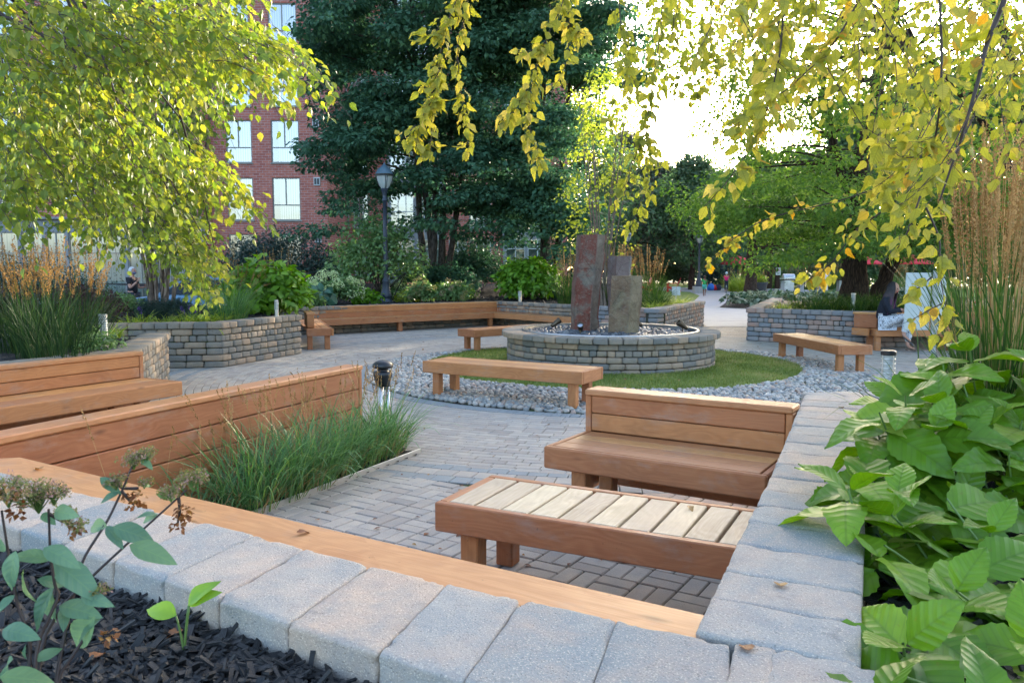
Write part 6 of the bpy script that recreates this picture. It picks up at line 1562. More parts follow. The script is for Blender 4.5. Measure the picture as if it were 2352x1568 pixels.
# ------------------------------------------------------------------ overhanging birch on the right, near the viewer
LG_B3 = [LG_BIR, leafgrid(9, 2, .33, .30, .55, .45, .10, .05, 1.1), leafgrid(8, 2, .38, .42, .15, -.20, .08, .06, 1.5)]
def near_birch():
    base = np.array((2.9, 1.6, .6)); t = thing("overhanging_birch", "yellowing birch whose leafy branches hang across the top right, close to the viewer", "tree", tuple(base)); o = base
    m = MB(); tr = [(2.9, 1.6, .55), (2.85, 1.7, 2.0), (2.6, 2.0, 3.2), (2.2, 2.6, 4.0)]
    tube(m, bez(tr[0], tr[1], tr[3], 14) - o, np.linspace(.09, .035, 14), 10, cap=False)
    m.build("trunk", M_BARKP, t, smooth=True)
    mb_ = MB(); ml = MB()
    def b5(x, y, D): return atd(1505 + .36 * x, .36 * y, D)
    def b4(x, y, D): return atd(846.7 + .36 * x, .36 * y, D)
    def z4(x, y, D): return atd((1700 + x / 2.851) * .9408, (500 + y / 2.851) * .9408, D)
    def smooth(P, k=6):
        P = np.array([np.asarray(p, float) for p in P]); ti = np.linspace(0, len(P) - 1, (len(P) - 1) * k + 1)
        Q = np.stack([np.interp(ti, np.arange(len(P)), P[:, c]) for c in range(3)], -1)
        for _ in range(3): Q[1:-1] = (Q[:-2] + Q[1:-1] * 2 + Q[2:]) / 4
        return Q
    def strand(P, r0, n, size, spread=.035, side=.0, bright=(.3, 1.0), pend=.6, t0=0.05):
        n = int(n * 1.45); size = size * .80; r0 = r0 * .8
        Q = smooth(P); tube(mb_, Q - o, np.linspace(r0, r0 * .25, len(Q)), 6, cap=False)
        if not n: return
        u = rng.uniform(t0, 1, n) * (len(Q) - 1); i = np.minimum(u.astype(int), len(Q) - 2); f = (u - i)[:, None]; p = Q[i] * (1 - f) + Q[i + 1] * f; tg = nrmz(Q[i + 1] - Q[i])
        lat = rsph(n); lat[:, 1] *= .8; pp = p + lat * rng.uniform(0, spread, (n, 1))
        d = nrmz(tg * .35 + lat * .7 + np.array([0, 0, -pend])); up = nrmz(np.array([0, -.75, .45]) + rng.normal(0, .55, (n, 3)))
        sz = size * rng.uniform(.45, 1.3, n)
        dv = pp - np.array([0, 0, CAM_H]); yy = dv[:, 1] * _c - dv[:, 2] * _s; uu = 1176 + 1829 * dv[:, 0] / yy; vv = 784 - 1829 * (dv[:, 1] * _s + dv[:, 2] * _c) / yy
        kp = ~((uu > 1985) & (uu < 2085) & (vv > 585) & (vv < 800) & (rng.uniform(0, 1, n) < .88)); pp, d, up, sz, p = pp[kp], d[kp], up[kp], sz[kp], p[kp]; n = len(pp)
        if not n: return
        rv = np.clip(rng.uniform(bright[0], bright[1], n), 0, 1); asp = np.stack([rng.uniform(.65, 1.05, n), np.ones(n), rng.uniform(.2, 2.4, n) * rng.choice([1, 1, 1, -1], n)], -1); w_ = rng.integers(0, 3, n)
        for q_ in range(3):
            k_ = w_ == q_
            if k_.any(): put_leaves(ml, LG_B3[q_], (pp - o)[k_], d[k_], up[k_], sz[k_], rv[k_], asp[k_])
        for a, b_ in zip(p[::2], pp[::2]): tube(mb_, [a - o, b_ - o], [.0012, .001], 3, cap=False)
    # limbs that carry the strands, above the frame
    strand([tr[3], (1.2, 3.6, 3.75), (.4, 4.4, 3.55), (-.35, 4.8, 3.35)], .02, 30, .06)
    strand([tr[3], (1.9, 3.4, 3.6), (1.5, 4.6, 3.6)], .018, 40, .06)
    # hanging strands in the middle
    for P, n in (([b4(640, -200, 4.7), b4(560, 0, 4.65), b4(500, 150, 4.6), b4(455, 350, 4.6), b4(430, 600, 4.55), b4(330, 760, 4.5), b4(300, 950, 4.5)], 120), ([b4(430, 560, 4.6), b4(400, 800, 4.55), b4(395, 1000, 4.5)], 34),
                 ([b4(650, -150, 4.7), b4(620, 90, 4.65), b4(560, 300, 4.6), b4(590, 600, 4.6), b4(620, 780, 4.6), b4(640, 960, 4.6)], 66), ([b4(1260, -150, 4.4), b4(1240, 30, 4.4), b4(1130, 250, 4.4), b4(1060, 450, 4.4), b4(1020, 650, 4.35), b4(1030, 850, 4.3), b4(1100, 1060, 4.3)], 92),
                 ([b4(1030, 540, 4.4), b4(940, 690, 4.35), b4(830, 800, 4.3)], 34), ([b4(1160, 240, 4.4), b4(1060, 320, 4.4), b4(950, 340, 4.4)], 16), ([b4(1270, -100, 4.5), b4(1280, 160, 4.5), b4(1270, 400, 4.5), b4(1190, 550, 4.5)], 38), ([b4(1250, 130, 4.5), b4(1330, 200, 4.5), b4(1400, 230, 4.5)], 14), ([b4(470, 420, 4.6), b4(390, 560, 4.6), b4(320, 560, 4.6)], 12), ([b4(300, 800, 4.5), b4(250, 850, 4.5), b4(215, 880, 4.5)], 6), ([b4(520, 130, 4.6), b4(400, 220, 4.6), b4(330, 250, 4.6)], 20)):
        strand(P, .004, n, .072, .05, bright=(.45, .92))
    for P, n in (([b4(1590, -100, 3.9), b4(1610, 200, 3.9), b4(1650, 420, 3.9), b4(1720, 590, 3.9)], 34), ([b4(1880, -100, 3.8), b4(1860, 250, 3.8), b4(1820, 450, 3.8), b4(1775, 780, 3.8), b4(1770, 1000, 3.8), b4(1795, 1240, 3.8)], 76), ([b4(1780, 820, 3.8), b4(1700, 1000, 3.8), b4(1640, 1180, 3.8), b4(1570, 1270, 3.8)], 30),
                 ([b4(1760, 1240, 4.2), b4(1700, 1380, 4.2), b4(1660, 1490, 4.2)], 12), ([b4(1960, -60, 4), b4(1940, 200, 4), b4(1960, 300, 4)], 16), ([b4(1700, 250, 4.6), b4(1620, 600, 4.6), b4(1540, 830, 4.6)], 22), ([b4(1810, 900, 4), b4(1860, 1020, 4), b4(1880, 1080, 4)], 10)):
        strand(P, .0035, n, .066, .045, bright=(.1, .8))
    # right-hand branches
    strand([tr[3], b5(2330, -300, 2.6), b5(2230, 0, 2.6), b5(2150, 190, 2.6), b5(2100, 330, 2.6), b5(2060, 520, 2.6), b5(2010, 690, 2.6), b5(1960, 870, 2.6), b5(1890, 1060, 2.6), b5(1815, 1280, 2.6)], .013, 44, .07, .12)
    strand([b5(1400, -200, 3.2), b5(1300, 0, 3.2), b5(1170, 240, 3.2), b5(1040, 390, 3.2), b5(880, 540, 3.2), b5(640, 720, 3.3), b5(420, 850, 3.3)], .006, 75, .07, .07)
    strand([b5(850, -200, 2.9), b5(825, 0, 2.9), b5(800, 330, 2.9), b5(740, 600, 2.9), b5(690, 780, 2.95), b5(600, 960, 3.0), b5(460, 1160, 3.0), b5(310, 1320, 3.0)], .0055, 95, .07, .07, bright=(.3, .97))
    strand([b5(1810, -200, 2.5), b5(1815, 0, 2.5), b5(1830, 350, 2.5), b5(1820, 640, 2.5), b5(1790, 880, 2.55), b5(1700, 1000, 2.6), b5(1560, 1010, 2.6), b5(1420, 860, 2.6)], .006, 60, .07, .09)
    strand([b5(1640, 1090, 3.4), b5(1420, 1200, 3.5), b5(1150, 1290, 3.6), b5(830, 1360, 3.7), b5(650, 1420, 3.8), b5(450, 1560, 3.9), z4(260, 230, 3.9), z4(120, 370, 3.9), z4(60, 420, 3.9)], .0045, 66, .05, .035, bright=(.6, 1.0))
    strand([z4(1300, 40, 2.9), z4(1110, 180, 3.0), z4(930, 420, 3.1), z4(800, 510, 3.2), z4(755, 545, 3.2)], .0035, 40, .052, .05, bright=(.6, 1.0))
    strand([z4(1560, -60, 2.5), z4(1460, 220, 2.5), z4(1380, 330, 2.5), z4(1290, 400, 2.55)], .004, 18, .07, .05, bright=(.5, .85))
    strand([z4(1600, 20, 2.5), z4(1700, 240, 2.5), z4(1690, 440, 2.5), z4(1720, 640, 2.5), z4(1790, 940, 2.5)], .004, 18, .062, .05, bright=(.4, .9), t0=0)
    strand([z4(1640, 500, 2.4), z4(1560, 570, 2.4), z4(1500, 600, 2.4), z4(1440, 660, 2.4)], .003, 6, .085, .02, bright=(.55, .85))
    strand([z4(1735, 675, 2.5), z4(1620, 730, 2.5), z4(1520, 790, 2.5), z4(1430, 830, 2.5)], .003, 8, .048, .04, bright=(.6, 1.0))
    for (x, y, D) in [(1660, 1240, 2.5), (1500, 1130, 2.9), (1700, 1260, 2.8), (1590, 1250, 2.9)]:
        a = b5(x, y, D); strand([a + np.array([.25, .1, .35]), a + np.array([.12, .05, .12]), a, a + np.array([-.06, 0, -.04])], .003, 16, .07, .06, bright=(.35, .85), t0=.3)
    for x0, n_ in ((1455, 14), (1490, 20), (1530, 22), (1565, 24), (1610, 26), (1650, 26)):
        yb = rng.uniform(150, 330); strand([atd(x0 + 15., -60., 4.6), atd(x0 + 5., yb * .4, 4.6), atd(x0 - 5., yb * .75, 4.6), atd(x0 - 12., yb, 4.6)], .003, n_, .066, .06, bright=(.05, .8))
    # the mass of twigs at the top right
    q = np.vstack([fillpoly([(1500, -150), (2500, -150), (2500, 150), (2352, 200), (2200, 260), (2050, 300), (1950, 200), (1800, 210), (1700, 240), (1600, 180)], 150), fillpoly([(1960, 150), (2200, 200), (2180, 380), (2080, 400), (1980, 330)], 20), fillpoly([(2250, 160), (2400, 160), (2400, 330), (2260, 300)], 12), fillpoly([(2000, 380), (2180, 400), (2170, 500), (2080, 500), (2000, 450)], 12)])
    for u, v in q:
        D = rng.uniform(3.0, 6.2); a = atd(u, v - 25, D); L = rng.uniform(.25, .6); dx = rng.normal(-.15, .2)
        strand([a + np.array([-dx * L, .05, L * .5]), a, a + np.array([dx * L, rng.normal(0, .1), -L * .5])], .0028, int(rng.integers(8, 15)), .066, .06, bright=(.15, .95), t0=0)
    mb_.build("branches", M_TWIG, t, smooth=True); ml.build("leaves", ML_YB, t, smooth=True)
near_birch()
# ------------------------------------------------------------------ lamps and path lights
def street_lamp(label, x, y, z, H, simple=False, block=False):
    s = H / 4.07; t = thing("street_lamp", label, "street lamp", (x, y, z), group=None); k = 16 if not simple else 10
    m = MB(); z0 = .0
    if block: m2 = MB(); box(m2, (0, 0, .22), (.34, .34, .24), ch=.02); m2.build("footing", M_CONC, t); z0 = .44
    lathe(m, [(0, 0), (.21, 0), (.21, .07), (.165, .10), (.165, .17), (.19, .20), (.15, .30), (.115, .42), (.105, .62), (.12, .66), (.085, .70), (.075, .8), (.062, 2.3 * s), (.056, H - 1.12 * s), (.078, H - 1.10 * s), (.078, H - 1.05 * s), (.056, H - 1.03 * s), (.062, H - .92 * s), (.095, H - .80 * s), (.11, H - .765 * s), (.11, H - .74 * s), (0.001, H - .735 * s)] if not block else [(0, z0), (.24, z0), (.24, z0 + .1), (.18, z0 + .16), (.21, z0 + .3), (.12, z0 + .5), (.10, z0 + .7), (.075, z0 + .8), (.06, H - 1.1), (.09, H - .8), (.11, H - .74), (.001, H - .735)], sides=k)
    m.build("post", M_LAMP, t, smooth=True)
    m = MB(); lathe(m, [(.105, H - .74 * s), (.16, H - .66 * s), (.215, H - .52 * s), (.24, H - .40 * s), (.238, H - .35 * s)], sides=20); m.build("glass_globe", M_LENS, t, smooth=True)
    m = MB(); lathe(m, [(.001, H - .70 * s), (.05, H - .70 * s), (.05, H - .42 * s), (.001, H - .42 * s)], sides=8); m.build("bulb", M_WHITE, t, smooth=True)
    m = MB(); lathe(m, [(.24, H - .40 * s), (.265, H - .395 * s), (.27, H - .34 * s), (.25, H - .335 * s)], sides=24)
    for q in range(4):
        a = q * PI / 2 + .4
        for da in (-.10, .10): tube(m, [((r_ + .006) * math.cos(a + da), (r_ + .006) * math.sin(a + da), zz) for r_, zz in ((.11, H - .74 * s), (.165, H - .66 * s), (.22, H - .52 * s), (.245, H - .40 * s))], .008, 4)
    m.build("lantern_frame", M_BLACK, t, smooth=False)
    m = MB(); lathe(m, [(.262, H - .335 * s), (.245, H - .30 * s), (.20, H - .22 * s), (.16, H - .17 * s), (.10, H - .13 * s), (.075, H - .10 * s), (.05, H - .07 * s), (.02, H - .05 * s), (.028, H - .03 * s), (.012, H - .01 * s), (.001, H + .03)], sides=24); m.build("lamp_cap", M_LAMPTOP, t, smooth=True)
    return t
street_lamp("tall dark lamp post with glass lantern in the bed behind the far bench", *pv(887, 697, 23.4, .60), 4.07)
street_lamp("distant lamp post with lit-looking white lantern behind the short basalt column", xat(1441.5, 50), 50, 0, 4.05, True)
street_lamp("farthest lamp post on the lawn left of the red chair", xat(1496, 76), 76, 0, 4.05, True)
street_lamp("lamp post on a concrete block beside the path, next to the running child", xat(1608, 53), 53, 0, 4.05, True, True)
def bollard(label, x, y, z, h=.38, r=.036, head='clear', group="low silver path lights"):
    t = thing("path_light", label, "path light", (x, y, z), group=group)
    m = MB()
    lathe(m, [(0, -.1), (r, -.1), (r, h * .55), (0.001, h * .55)], sides=20); m.build("post", M_STEEL, t, smooth=False)
    m = MB(); lathe(m, [(r * .93, h * .55), (r * .93, h * .93)], sides=20); m.build("glass", M_LENS, t, smooth=True)
    m = MB()
    for k in range(5): lathe(m, [(r * .98, h * (.60 + .068 * k)), (r * 1.0, h * (.607 + .068 * k)), (r * .98, h * (.614 + .068 * k))], sides=20)
    for k in range(4): a = k * PI / 2 + .3; tube(m, [(r * math.cos(a), r * math.sin(a), h * .54), (r * math.cos(a), r * math.sin(a), h * .94)], .003, 4)
    m.build("guard_rings", M_BLACK if head == 'black' else M_STEEL, t)
    m = MB(); lathe(m, [(.001, h * .93), (r * 1.06, h * .93), (r * 1.06, h * .985), (r * .9, h), (.001, h)], sides=20); m.build("lid", M_BLACK if head in ('black', 'dark') else M_STEEL, t, smooth=False)
bollard("silver path light with clear head and black lid beside the hydrangea", 2.52, 5.30, .60, .46, .046, 'dark')
bollard("silver path light at the stone cap by the left reed grasses", -5.12, 9.95, .60, .44, .05)
bollard("dark-stemmed white-topped path light on the corner of the birch planter", *pv(635, 706, 14.6, .64), .40, .036, 'clear')
bollard("silver path light in front of the bright hydrangea bush behind the far bench", *pv(1194, 694, 22.9, .62), .36, .05)
bollard("silver path light beside the lilyturf in the tree planter on the right", *pv(1959, 710, 17.4, .66), .42, .05)
x, y = -1.19, 7.28; t = thing("bollard_light", "domed black path light at the right end of the long timber backrest", "path light", (x, y, 0)); t.scale = (.86, .86, .94)
m = MB()
for k in range(3): a = k * 2.1; tube(m, [(.05 * math.cos(a), .05 * math.sin(a), 0), (.05 * math.cos(a), .05 * math.sin(a), .58)], .022, 10)
m.build("steel_tubes", M_STEEL, t, smooth=True)
m = MB(); lathe(m, [(.001, .56), (.075, .56), (.078, .60), (.10, .66), (.105, .70), (.095, .705), (.06, .705), (.06, .735), (.10, .74), (.112, .75), (.108, .775), (.08, .80), (.04, .815), (.001, .82)], sides=28); m.build("dome_head", M_BLACK, t, smooth=True)

# ------------------------------------------------------------------ people
def skin_mesh(joints, edges, levels=2):
    """one continuous surface grown on a joint graph; joints name -> (x,y,z,r) or (x,y,z,(rx,ry))"""
    names = list(joints); me = bpy.data.meshes.new("tmp"); me.from_pydata([joints[n][:3] for n in names], [(names.index(a), names.index(b)) for a, b in edges], [])
    ob = bpy.data.objects.new("tmp", me); C.objects.link(ob); ob.modifiers.new("s", 'SKIN'); sk = me.skin_vertices[0].data
    for i, n in enumerate(names):
        r = joints[n][3]; sk[i].radius = r if isinstance(r, tuple) else (r, r); sk[i].use_root = (i == 0)
    ob.modifiers["s"].use_smooth_shade = True; sb = ob.modifiers.new("b", 'SUBSURF'); sb.levels = sb.render_levels = levels
    dg = bpy.context.evaluated_depsgraph_get(); ev = ob.evaluated_get(dg); m2 = ev.to_mesh()
    V = np.array([v.co[:] for v in m2.vertices]); F4 = [list(p.vertices) for p in m2.polygons]
    ev.to_mesh_clear(); bpy.data.objects.remove(ob); bpy.data.meshes.remove(me)
    g = {}
    for f in F4: g.setdefault(len(f), []).append(f)
    return V, [np.array(v) for v in g.values()]
def sphere_at(mb, c, r, M=None, tmpl=None):
    V, F = ico(3) if tmpl is None else tmpl; V = V * np.asarray(r)
    if M is not None: V = V @ np.asarray(M).T
    mb.add(V + np.asarray(c), [F])
def head_mesh(mb, c, face, s=1.0):
    """ovoid head with nose, brow, chin, ears; face = unit direction it looks"""
    V, F = ico(4); f = nrmz(np.asarray(face, float)); sd = nrmz(np.cross(f, (0, 0, 1))); up = np.cross(sd, f); M = np.stack([sd, f, up], 1)
    P = V * np.array([.074, .092, .112])
    low = np.clip(-P[:, 2] / .112, 0, 1); P[:, 0] *= 1 - .28 * low ** 1.5; P[:, 1] = np.where(P[:, 1] > 0, P[:, 1] * (1 - .05 * low), P[:, 1] * (1 - .35 * low))
    fr_ = P[:, 1] > 0
    def bumpy(x, z, w, h_, a): P[:, 1] += np.where(fr_, a * np.exp(-((P[:, 0] - x) / w) ** 2 - ((P[:, 2] - z) / h_) ** 2), 0)
    bumpy(0, -.018, .012, .020, .024); bumpy(0, .002, .009, .02, .010); bumpy(-.03, .012, .014, .010, -.012); bumpy(.03, .012, .014, .010, -.012); bumpy(0, -.052, .026, .009, .009); bumpy(0, -.085, .022, .014, .010); bumpy(0, .038, .04, .012, .005)
    mb.add((P * s) @ M.T + np.asarray(c), [F])
    for x in (-1, 1): sphere_at(mb, np.asarray(c) + M @ (np.array([x * .073, -.008, -.008]) * s), np.array([.010, .02, .03]) * s, M, ico(2))
    return M
def eyes_mouth(t, c, M, s=1.0):
    for x in (-1, 1):
        m = MB(); sphere_at(m, np.asarray(c) + M @ (np.array([x * .03, .080, .012]) * s), .0105 * s, tmpl=ico(2)); m.build("eye", M_DGREY, t, smooth=True)
    m = MB(); sphere_at(m, np.asarray(c) + M @ (np.array([0, .087, -.052]) * s), np.array([.022, .010, .006]) * s, M, ico(2)); m.build("lips", M_REDCLOTH, t, smooth=True)
def hand(mb, wrist, d, palm_n, s=1.0, curl=.5):
    """palm with four fingers and a thumb grown as separate skinned chains"""
    d = nrmz(np.asarray(d, float)); n = nrmz(np.asarray(palm_n, float) - np.dot(palm_n, d) * d); sd = np.cross(d, n); w = np.asarray(wrist, float)
    j = {'w': (*w, .026 * s), 'p': (*(w + d * .05 * s), (.040 * s, .018 * s)), 'q': (*(w + d * .085 * s), (.040 * s, .016 * s))}
    V, F = skin_mesh(j, [('w', 'p'), ('p', 'q')], 1); mb.add(V, F)
    for k, (off_, ln) in enumerate(((-.030, .072), (-.010, .080), (.010, .075), (.029, .058))):
        b = w + (d * .085 + sd * off_) * s; j = {}; dd = d.copy(); p = b; nm = []
        for q in range(4):
            j[str(q)] = (*p, (.0095 - .0012 * q) * s); nm.append(str(q)); a = curl * (.5 + .3 * q); dd = nrmz(d * math.cos(a) + n * math.sin(a)); p = p + dd * ln * s / 3
        V, F = skin_mesh(j, list(zip(nm[:-1], nm[1:])), 1); mb.add(V, F)
    b = w + (d * .03 - sd * .03) * s; j = {'a': (*b, .012 * s), 'b': (*(b + (d * .03 - sd * .022 + n * .01) * s), .0105 * s), 'c': (*(b + (d * .058 - sd * .026 + n * .024) * s), .009 * s)}
    V, F = skin_mesh(j, [('a', 'b'), ('b', 'c')], 1); mb.add(V, F)
def cloth(t, name, joints, edges, m, grow=0, lv=2):
    V, F = skin_mesh(joints, edges, lv); b = MB(); b.add(V, F, .5, V); return b.build(name, m, t, smooth=True)

# seated woman, legs crossed, seen from the side, facing right
def sitter():
    X, Y = 7.32, 15.66; t = thing("person", "woman with long dark hair turning magenta, sitting cross-legged on the right-hand bench", "person", (X, Y, .03), R(-40))
    # local coords: +x is the way she faces
    J = dict(pel=(0, 0, .53, (.155, .15)), wa=(.02, 0, .72, (.15, .135)), ch=(.05, 0, .92, (.155, .135)), nk0=(.085, 0, 1.04, .07), nk=(.11, 0, 1.09, .05), hd=(.13, 0, 1.15, .05),
             sl=(.06, .17, .98, .062), el=(.16, .21, .76, .048), wl=(.36, .10, .76, .032), sr=(.06, -.17, .98, .062), er=(.17, -.22, .75, .048), wr=(.37, -.09, .80, .032),
             hl=(.05, .10, .52, .10), kl=(.46, .08, .52, .066), al=(.44, .03, .12, .040), hr=(.05, -.10, .53, .10), kr=(.44, -.06, .66, .066), ar=(.42, -.20, .32, .042))
    E_ = [('pel', 'wa'), ('wa', 'ch'), ('ch', 'nk0'), ('nk0', 'nk'), ('nk', 'hd'), ('ch', 'sl'), ('sl', 'el'), ('el', 'wl'), ('ch', 'sr'), ('sr', 'er'), ('er', 'wr'), ('pel', 'hl'), ('hl', 'kl'), ('kl', 'al'), ('pel', 'hr'), ('hr', 'kr'), ('kr', 'ar')]
    J.update(fl=(.50, .0, .06, (.045, .03)), tl=(.60, -.01, .035, (.042, .02)), fr=(.49, -.24, .26, (.042, .03)), tr=(.58, -.27, .20, (.04, .02))); E_ += [('al', 'fl'), ('fl', 'tl'), ('ar', 'fr'), ('fr', 'tr')]
    V, F = skin_mesh({k: ((*v[:3], (v[3][0] * .9, v[3][1] * .9)) if isinstance(v[3], tuple) else (*v[:3], v[3] * .88)) for k, v in J.items()}, E_); b = MB(); b.add(V, F)
    hc = np.array((.165, 0, 1.20)); M = head_mesh(b, hc, (1, -.12, -.28), 1.0)
    hand(b, (.36, .10, .76), (.8, -.3, .25), (0, -1, .2), .95, .7); hand(b, (.37, -.09, .80), (.75, .3, .3), (0, 1, .2), .95, .7)
    b.build("body", M_SKIN, t, smooth=True); eyes_mouth(t, hc, M)
    up = dict(pel=(0, 0, .545, (.185, .175)), wa=(.015, 0, .70, (.18, .165)), ch=(.05, 0, .90, (.178, .155)), nk0=(.085, 0, 1.03, .085), sl=(.06, .175, .965, .078), el=(.16, .215, .76, .062), wl=(.33, .115, .762, .044), sr=(.06, -.175, .965, .078), er=(.17, -.225, .75, .062), wr=(.34, -.10, .79, .044))
    cloth(t, "sweater", up, [('pel', 'wa'), ('wa', 'ch'), ('ch', 'nk0'), ('ch', 'sl'), ('sl', 'el'), ('el', 'wl'), ('ch', 'sr'), ('sr', 'er'), ('er', 'wr')], M_NAVY)
    lo = dict(pel=(.0, 0, .535, (.18, .165)), hl=(.08, .10, .53, .122), ml=(.30, .09, .53, .10), kl=(.46, .08, .525, .082), cl=(.46, .05, .32, .068), al=(.44, .03, .15, .052), hr=(.08, -.10, .545, .122), mr=(.28, -.09, .62, .10), kr=(.44, -.06, .665, .082), cr=(.45, -.13, .50, .07), ar=(.42, -.20, .35, .052))
    cloth(t, "trousers", lo, [('pel', 'hl'), ('hl', 'ml'), ('ml', 'kl'), ('kl', 'cl'), ('cl', 'al'), ('pel', 'hr'), ('hr', 'mr'), ('mr', 'kr'), ('kr', 'cr'), ('cr', 'ar')], M_LEO)
    # hair: cap of strands falling down the back and one side
    b = MB(); n = 420; ph = rng.uniform(0, 2 * PI, n); el = rng.uniform(.1, 1.45, n)
    for k in range(n):
        a = ph[k]; dx, dy = math.cos(a), math.sin(a)
        if dx > .62: a += 1.6; dx, dy = math.cos(a), math.sin(a)
        p0 = hc + np.array([-.015 + .096 * dx * math.cos(el[k]), .082 * dy * math.cos(el[k]), .012 + .118 * math.sin(el[k])])
        w = max(0, dx); p1 = hc + np.array([-.02 + .108 * dx, .100 * dy, -.03]); p2 = hc + np.array([-.07 + .12 * dx - .02, .135 * dy, -.26 - rng.uniform(0, .08)]) ; p3 = p2 + np.array([-.05 + rng.normal(0, .02), rng.normal(0, .02), -.13 - rng.uniform(0, .08)])
        Q = np.vstack([bez(p0, (p0 + p1) / 2 + np.array([dx, dy, 0]) * .02, p1, 4), bez(p1, (p1 + p2) / 2 + np.array([dx, dy, 0]) * .015, p2, 4)[1:], p3[None]])
        tube(b, Q, [.011, .012, .012, .012, .011, .010, .008, .003], 4, cap=False)
    sphere_at(b, hc + np.array([-.022, 0, .022]), (.092, .088, .108)); b.build("hair", M_HAIRD, t, smooth=True)
    for nm, (x, y, z, dz) in dict(sandal=(.55, -.005, .025, 0)).items():
        b = MB(); box(b, (x, y, .012), (.125, .045, .011), ch=.008); tube(b, [(x + .02, y - .045, .02), (x + .04, y, .065), (x + .02, y + .045, .02)], .009, 6); b.build("sandal", M_BARKP, t, smooth=False)
    b = MB(); MM = np.array(Matrix.Rotation(R(38), 3, 'Y')); box(b, (.535, -.255, .20), (.125, .043, .010), ch=.008, M=MM); b.build("sandal", M_DGREY, t)
sitter()
M_GREYH = m_plain("hair_silver", (.48, .49, .50), .6, var=.1, bumpn=80); M_BLACKT = m_plain("black_tshirt", (.010, .010, .014), .85, var=.3)
M_MASK = m_plain("patterned_mask", (.10, .12, .20), .8, var=.5); M_GREEN = m_plain("green_shirt", (.03, .30, .07), .8); M_TEAL = m_plain("teal_cloth", (.08, .42, .36), .8); M_PINK = m_plain("pink_shirt", (.62, .02, .16), .8)
M_BRHAIR = m_plain("brown_hair", (.05, .025, .015), .6); M_HELM = m_plain("pale_helmet", (.45, .66, .70), .4); M_DENIM = m_plain("dark_trousers", (.02, .025, .045), .8)
def stander(label, X, Y, H, yaw, shirt, legs, hair, skin=M_SKIN, arms='down', mask=False, stride=0.0, helmet=False, z=0.0, shorts=False):
    """standing or walking figure; +x is forward"""
    s = H / 1.72; t = thing("person", label, "person", (X, Y, z), yaw)
    q = lambda *v: tuple(a * s for a in v[:3]) + ((tuple(a * s for a in v[3]) if isinstance(v[3], tuple) else v[3] * s),)
    d = stride
    if arms == 'down': A = dict(sl=(0, .17, 1.38, .05), el=(-.03 - d * .4, .22, 1.12, .038), wl=(.06 - d * .3, .23, .88, .026), sr=(0, -.17, 1.38, .05), er=(-.02 + d * .4, -.22, 1.12, .038), wr=(.10 + d * .8, -.22, .92, .026))
    elif arms == 'front': A = dict(sl=(0, .17, 1.38, .05), el=(.05, .23, 1.12, .040), wl=(.28, .16, 1.14, .027), sr=(0, -.17, 1.38, .05), er=(.08, -.23, 1.12, .040), wr=(.26, -.17, 1.30, .027))
    else: A = dict(sl=(0, .17, 1.38, .05), el=(.16, .22, 1.18, .038), wl=(.38, .17, 1.08, .026), sr=(0, -.17, 1.38, .05), er=(.16, -.22, 1.18, .038), wr=(.38, -.17, 1.08, .026))
    J = dict(pel=(0, 0, .92, (.13, .12)), wa=(0, 0, 1.10, (.12, .105)), ch=(0, 0, 1.30, (.14, .115)), nk=(.01, 0, 1.44, .055), hd=(.02, 0, 1.52, .05), hl=(0, .09, .88, .085), kl=(.03 + d, .10, .48, .058), al=(-.02 + d * 1.0, .10, .09, .038), fl=(.12 + d, .10, .035, .035),
             hr=(0, -.09, .88, .085), kr=(.03 - d * .3, -.10, .48, .058), ar=(-.06 - d * 1.3, -.10, .09 + abs(d) * .5, .038), fr=(.08 - d * 1.3, -.10, .035 + abs(d) * .3, .035), **A)
    E_ = [('pel', 'wa'), ('wa', 'ch'), ('ch', 'nk'), ('nk', 'hd'), ('ch', 'sl'), ('sl', 'el'), ('el', 'wl'), ('ch', 'sr'), ('sr', 'er'), ('er', 'wr'), ('pel', 'hl'), ('hl', 'kl'), ('kl', 'al'), ('al', 'fl'), ('pel', 'hr'), ('hr', 'kr'), ('kr', 'ar'), ('ar', 'fr')]
    V, F = skin_mesh({k: q(*v) for k, v in J.items()}, E_); b = MB(); b.add(V, F); hc = np.array((.03, 0, 1.60)) * s; M = head_mesh(b, hc, (1, 0, -.05), s * (1.0 if H > 1.4 else 1.18))
    hand(b, np.array(A['wl'][:3]) * s, (.7, -.1, .35) if arms != 'down' else (.1, 0, -1), (0, -1, 0), s * .95, .7); hand(b, np.array(A['wr'][:3]) * s, (.4, .1, .8) if arms == 'front' else ((.1, 0, -1) if arms == 'down' else (.7, .1, -.1)), (0, 1, 0), s * .95, .7)
    b.build("body", skin, t, smooth=True); eyes_mouth(t, hc, M, s)
    U = {k: q(*((*J[k][:3], (J[k][3][0] * 1.25, J[k][3][1] * 1.25)) if isinstance(J[k][3], tuple) else (*J[k][:3], J[k][3] * 1.3))) for k in ('pel', 'wa', 'ch', 'sl', 'sr')}
    for a_ in 'lr': e0 = np.array(J['s' + a_][:3]); e1 = np.array(J['e' + a_][:3]); m_ = e0 * .35 + e1 * .65; U['m' + a_] = q(*m_, .060)
    cloth(t, "shirt", U, [('pel', 'wa'), ('wa', 'ch'), ('ch', 'sl'), ('sl', 'ml'), ('ch', 'sr'), ('sr', 'mr')], shirt)
    Lg = dict(pel=q(0, 0, .90, (.15, .14)))
    for a_ in 'lr':
        h_, k_, an = (np.array(J[c_ + a_][:3]) for c_ in 'hka'); Lg['h' + a_] = q(*h_, .105)
        if shorts: Lg['k' + a_] = q(*(h_ * .25 + k_ * .75), .085)
        else: Lg['k' + a_] = q(*k_, .075); Lg['a' + a_] = q(*(an + np.array([0, 0, .02])), .058)
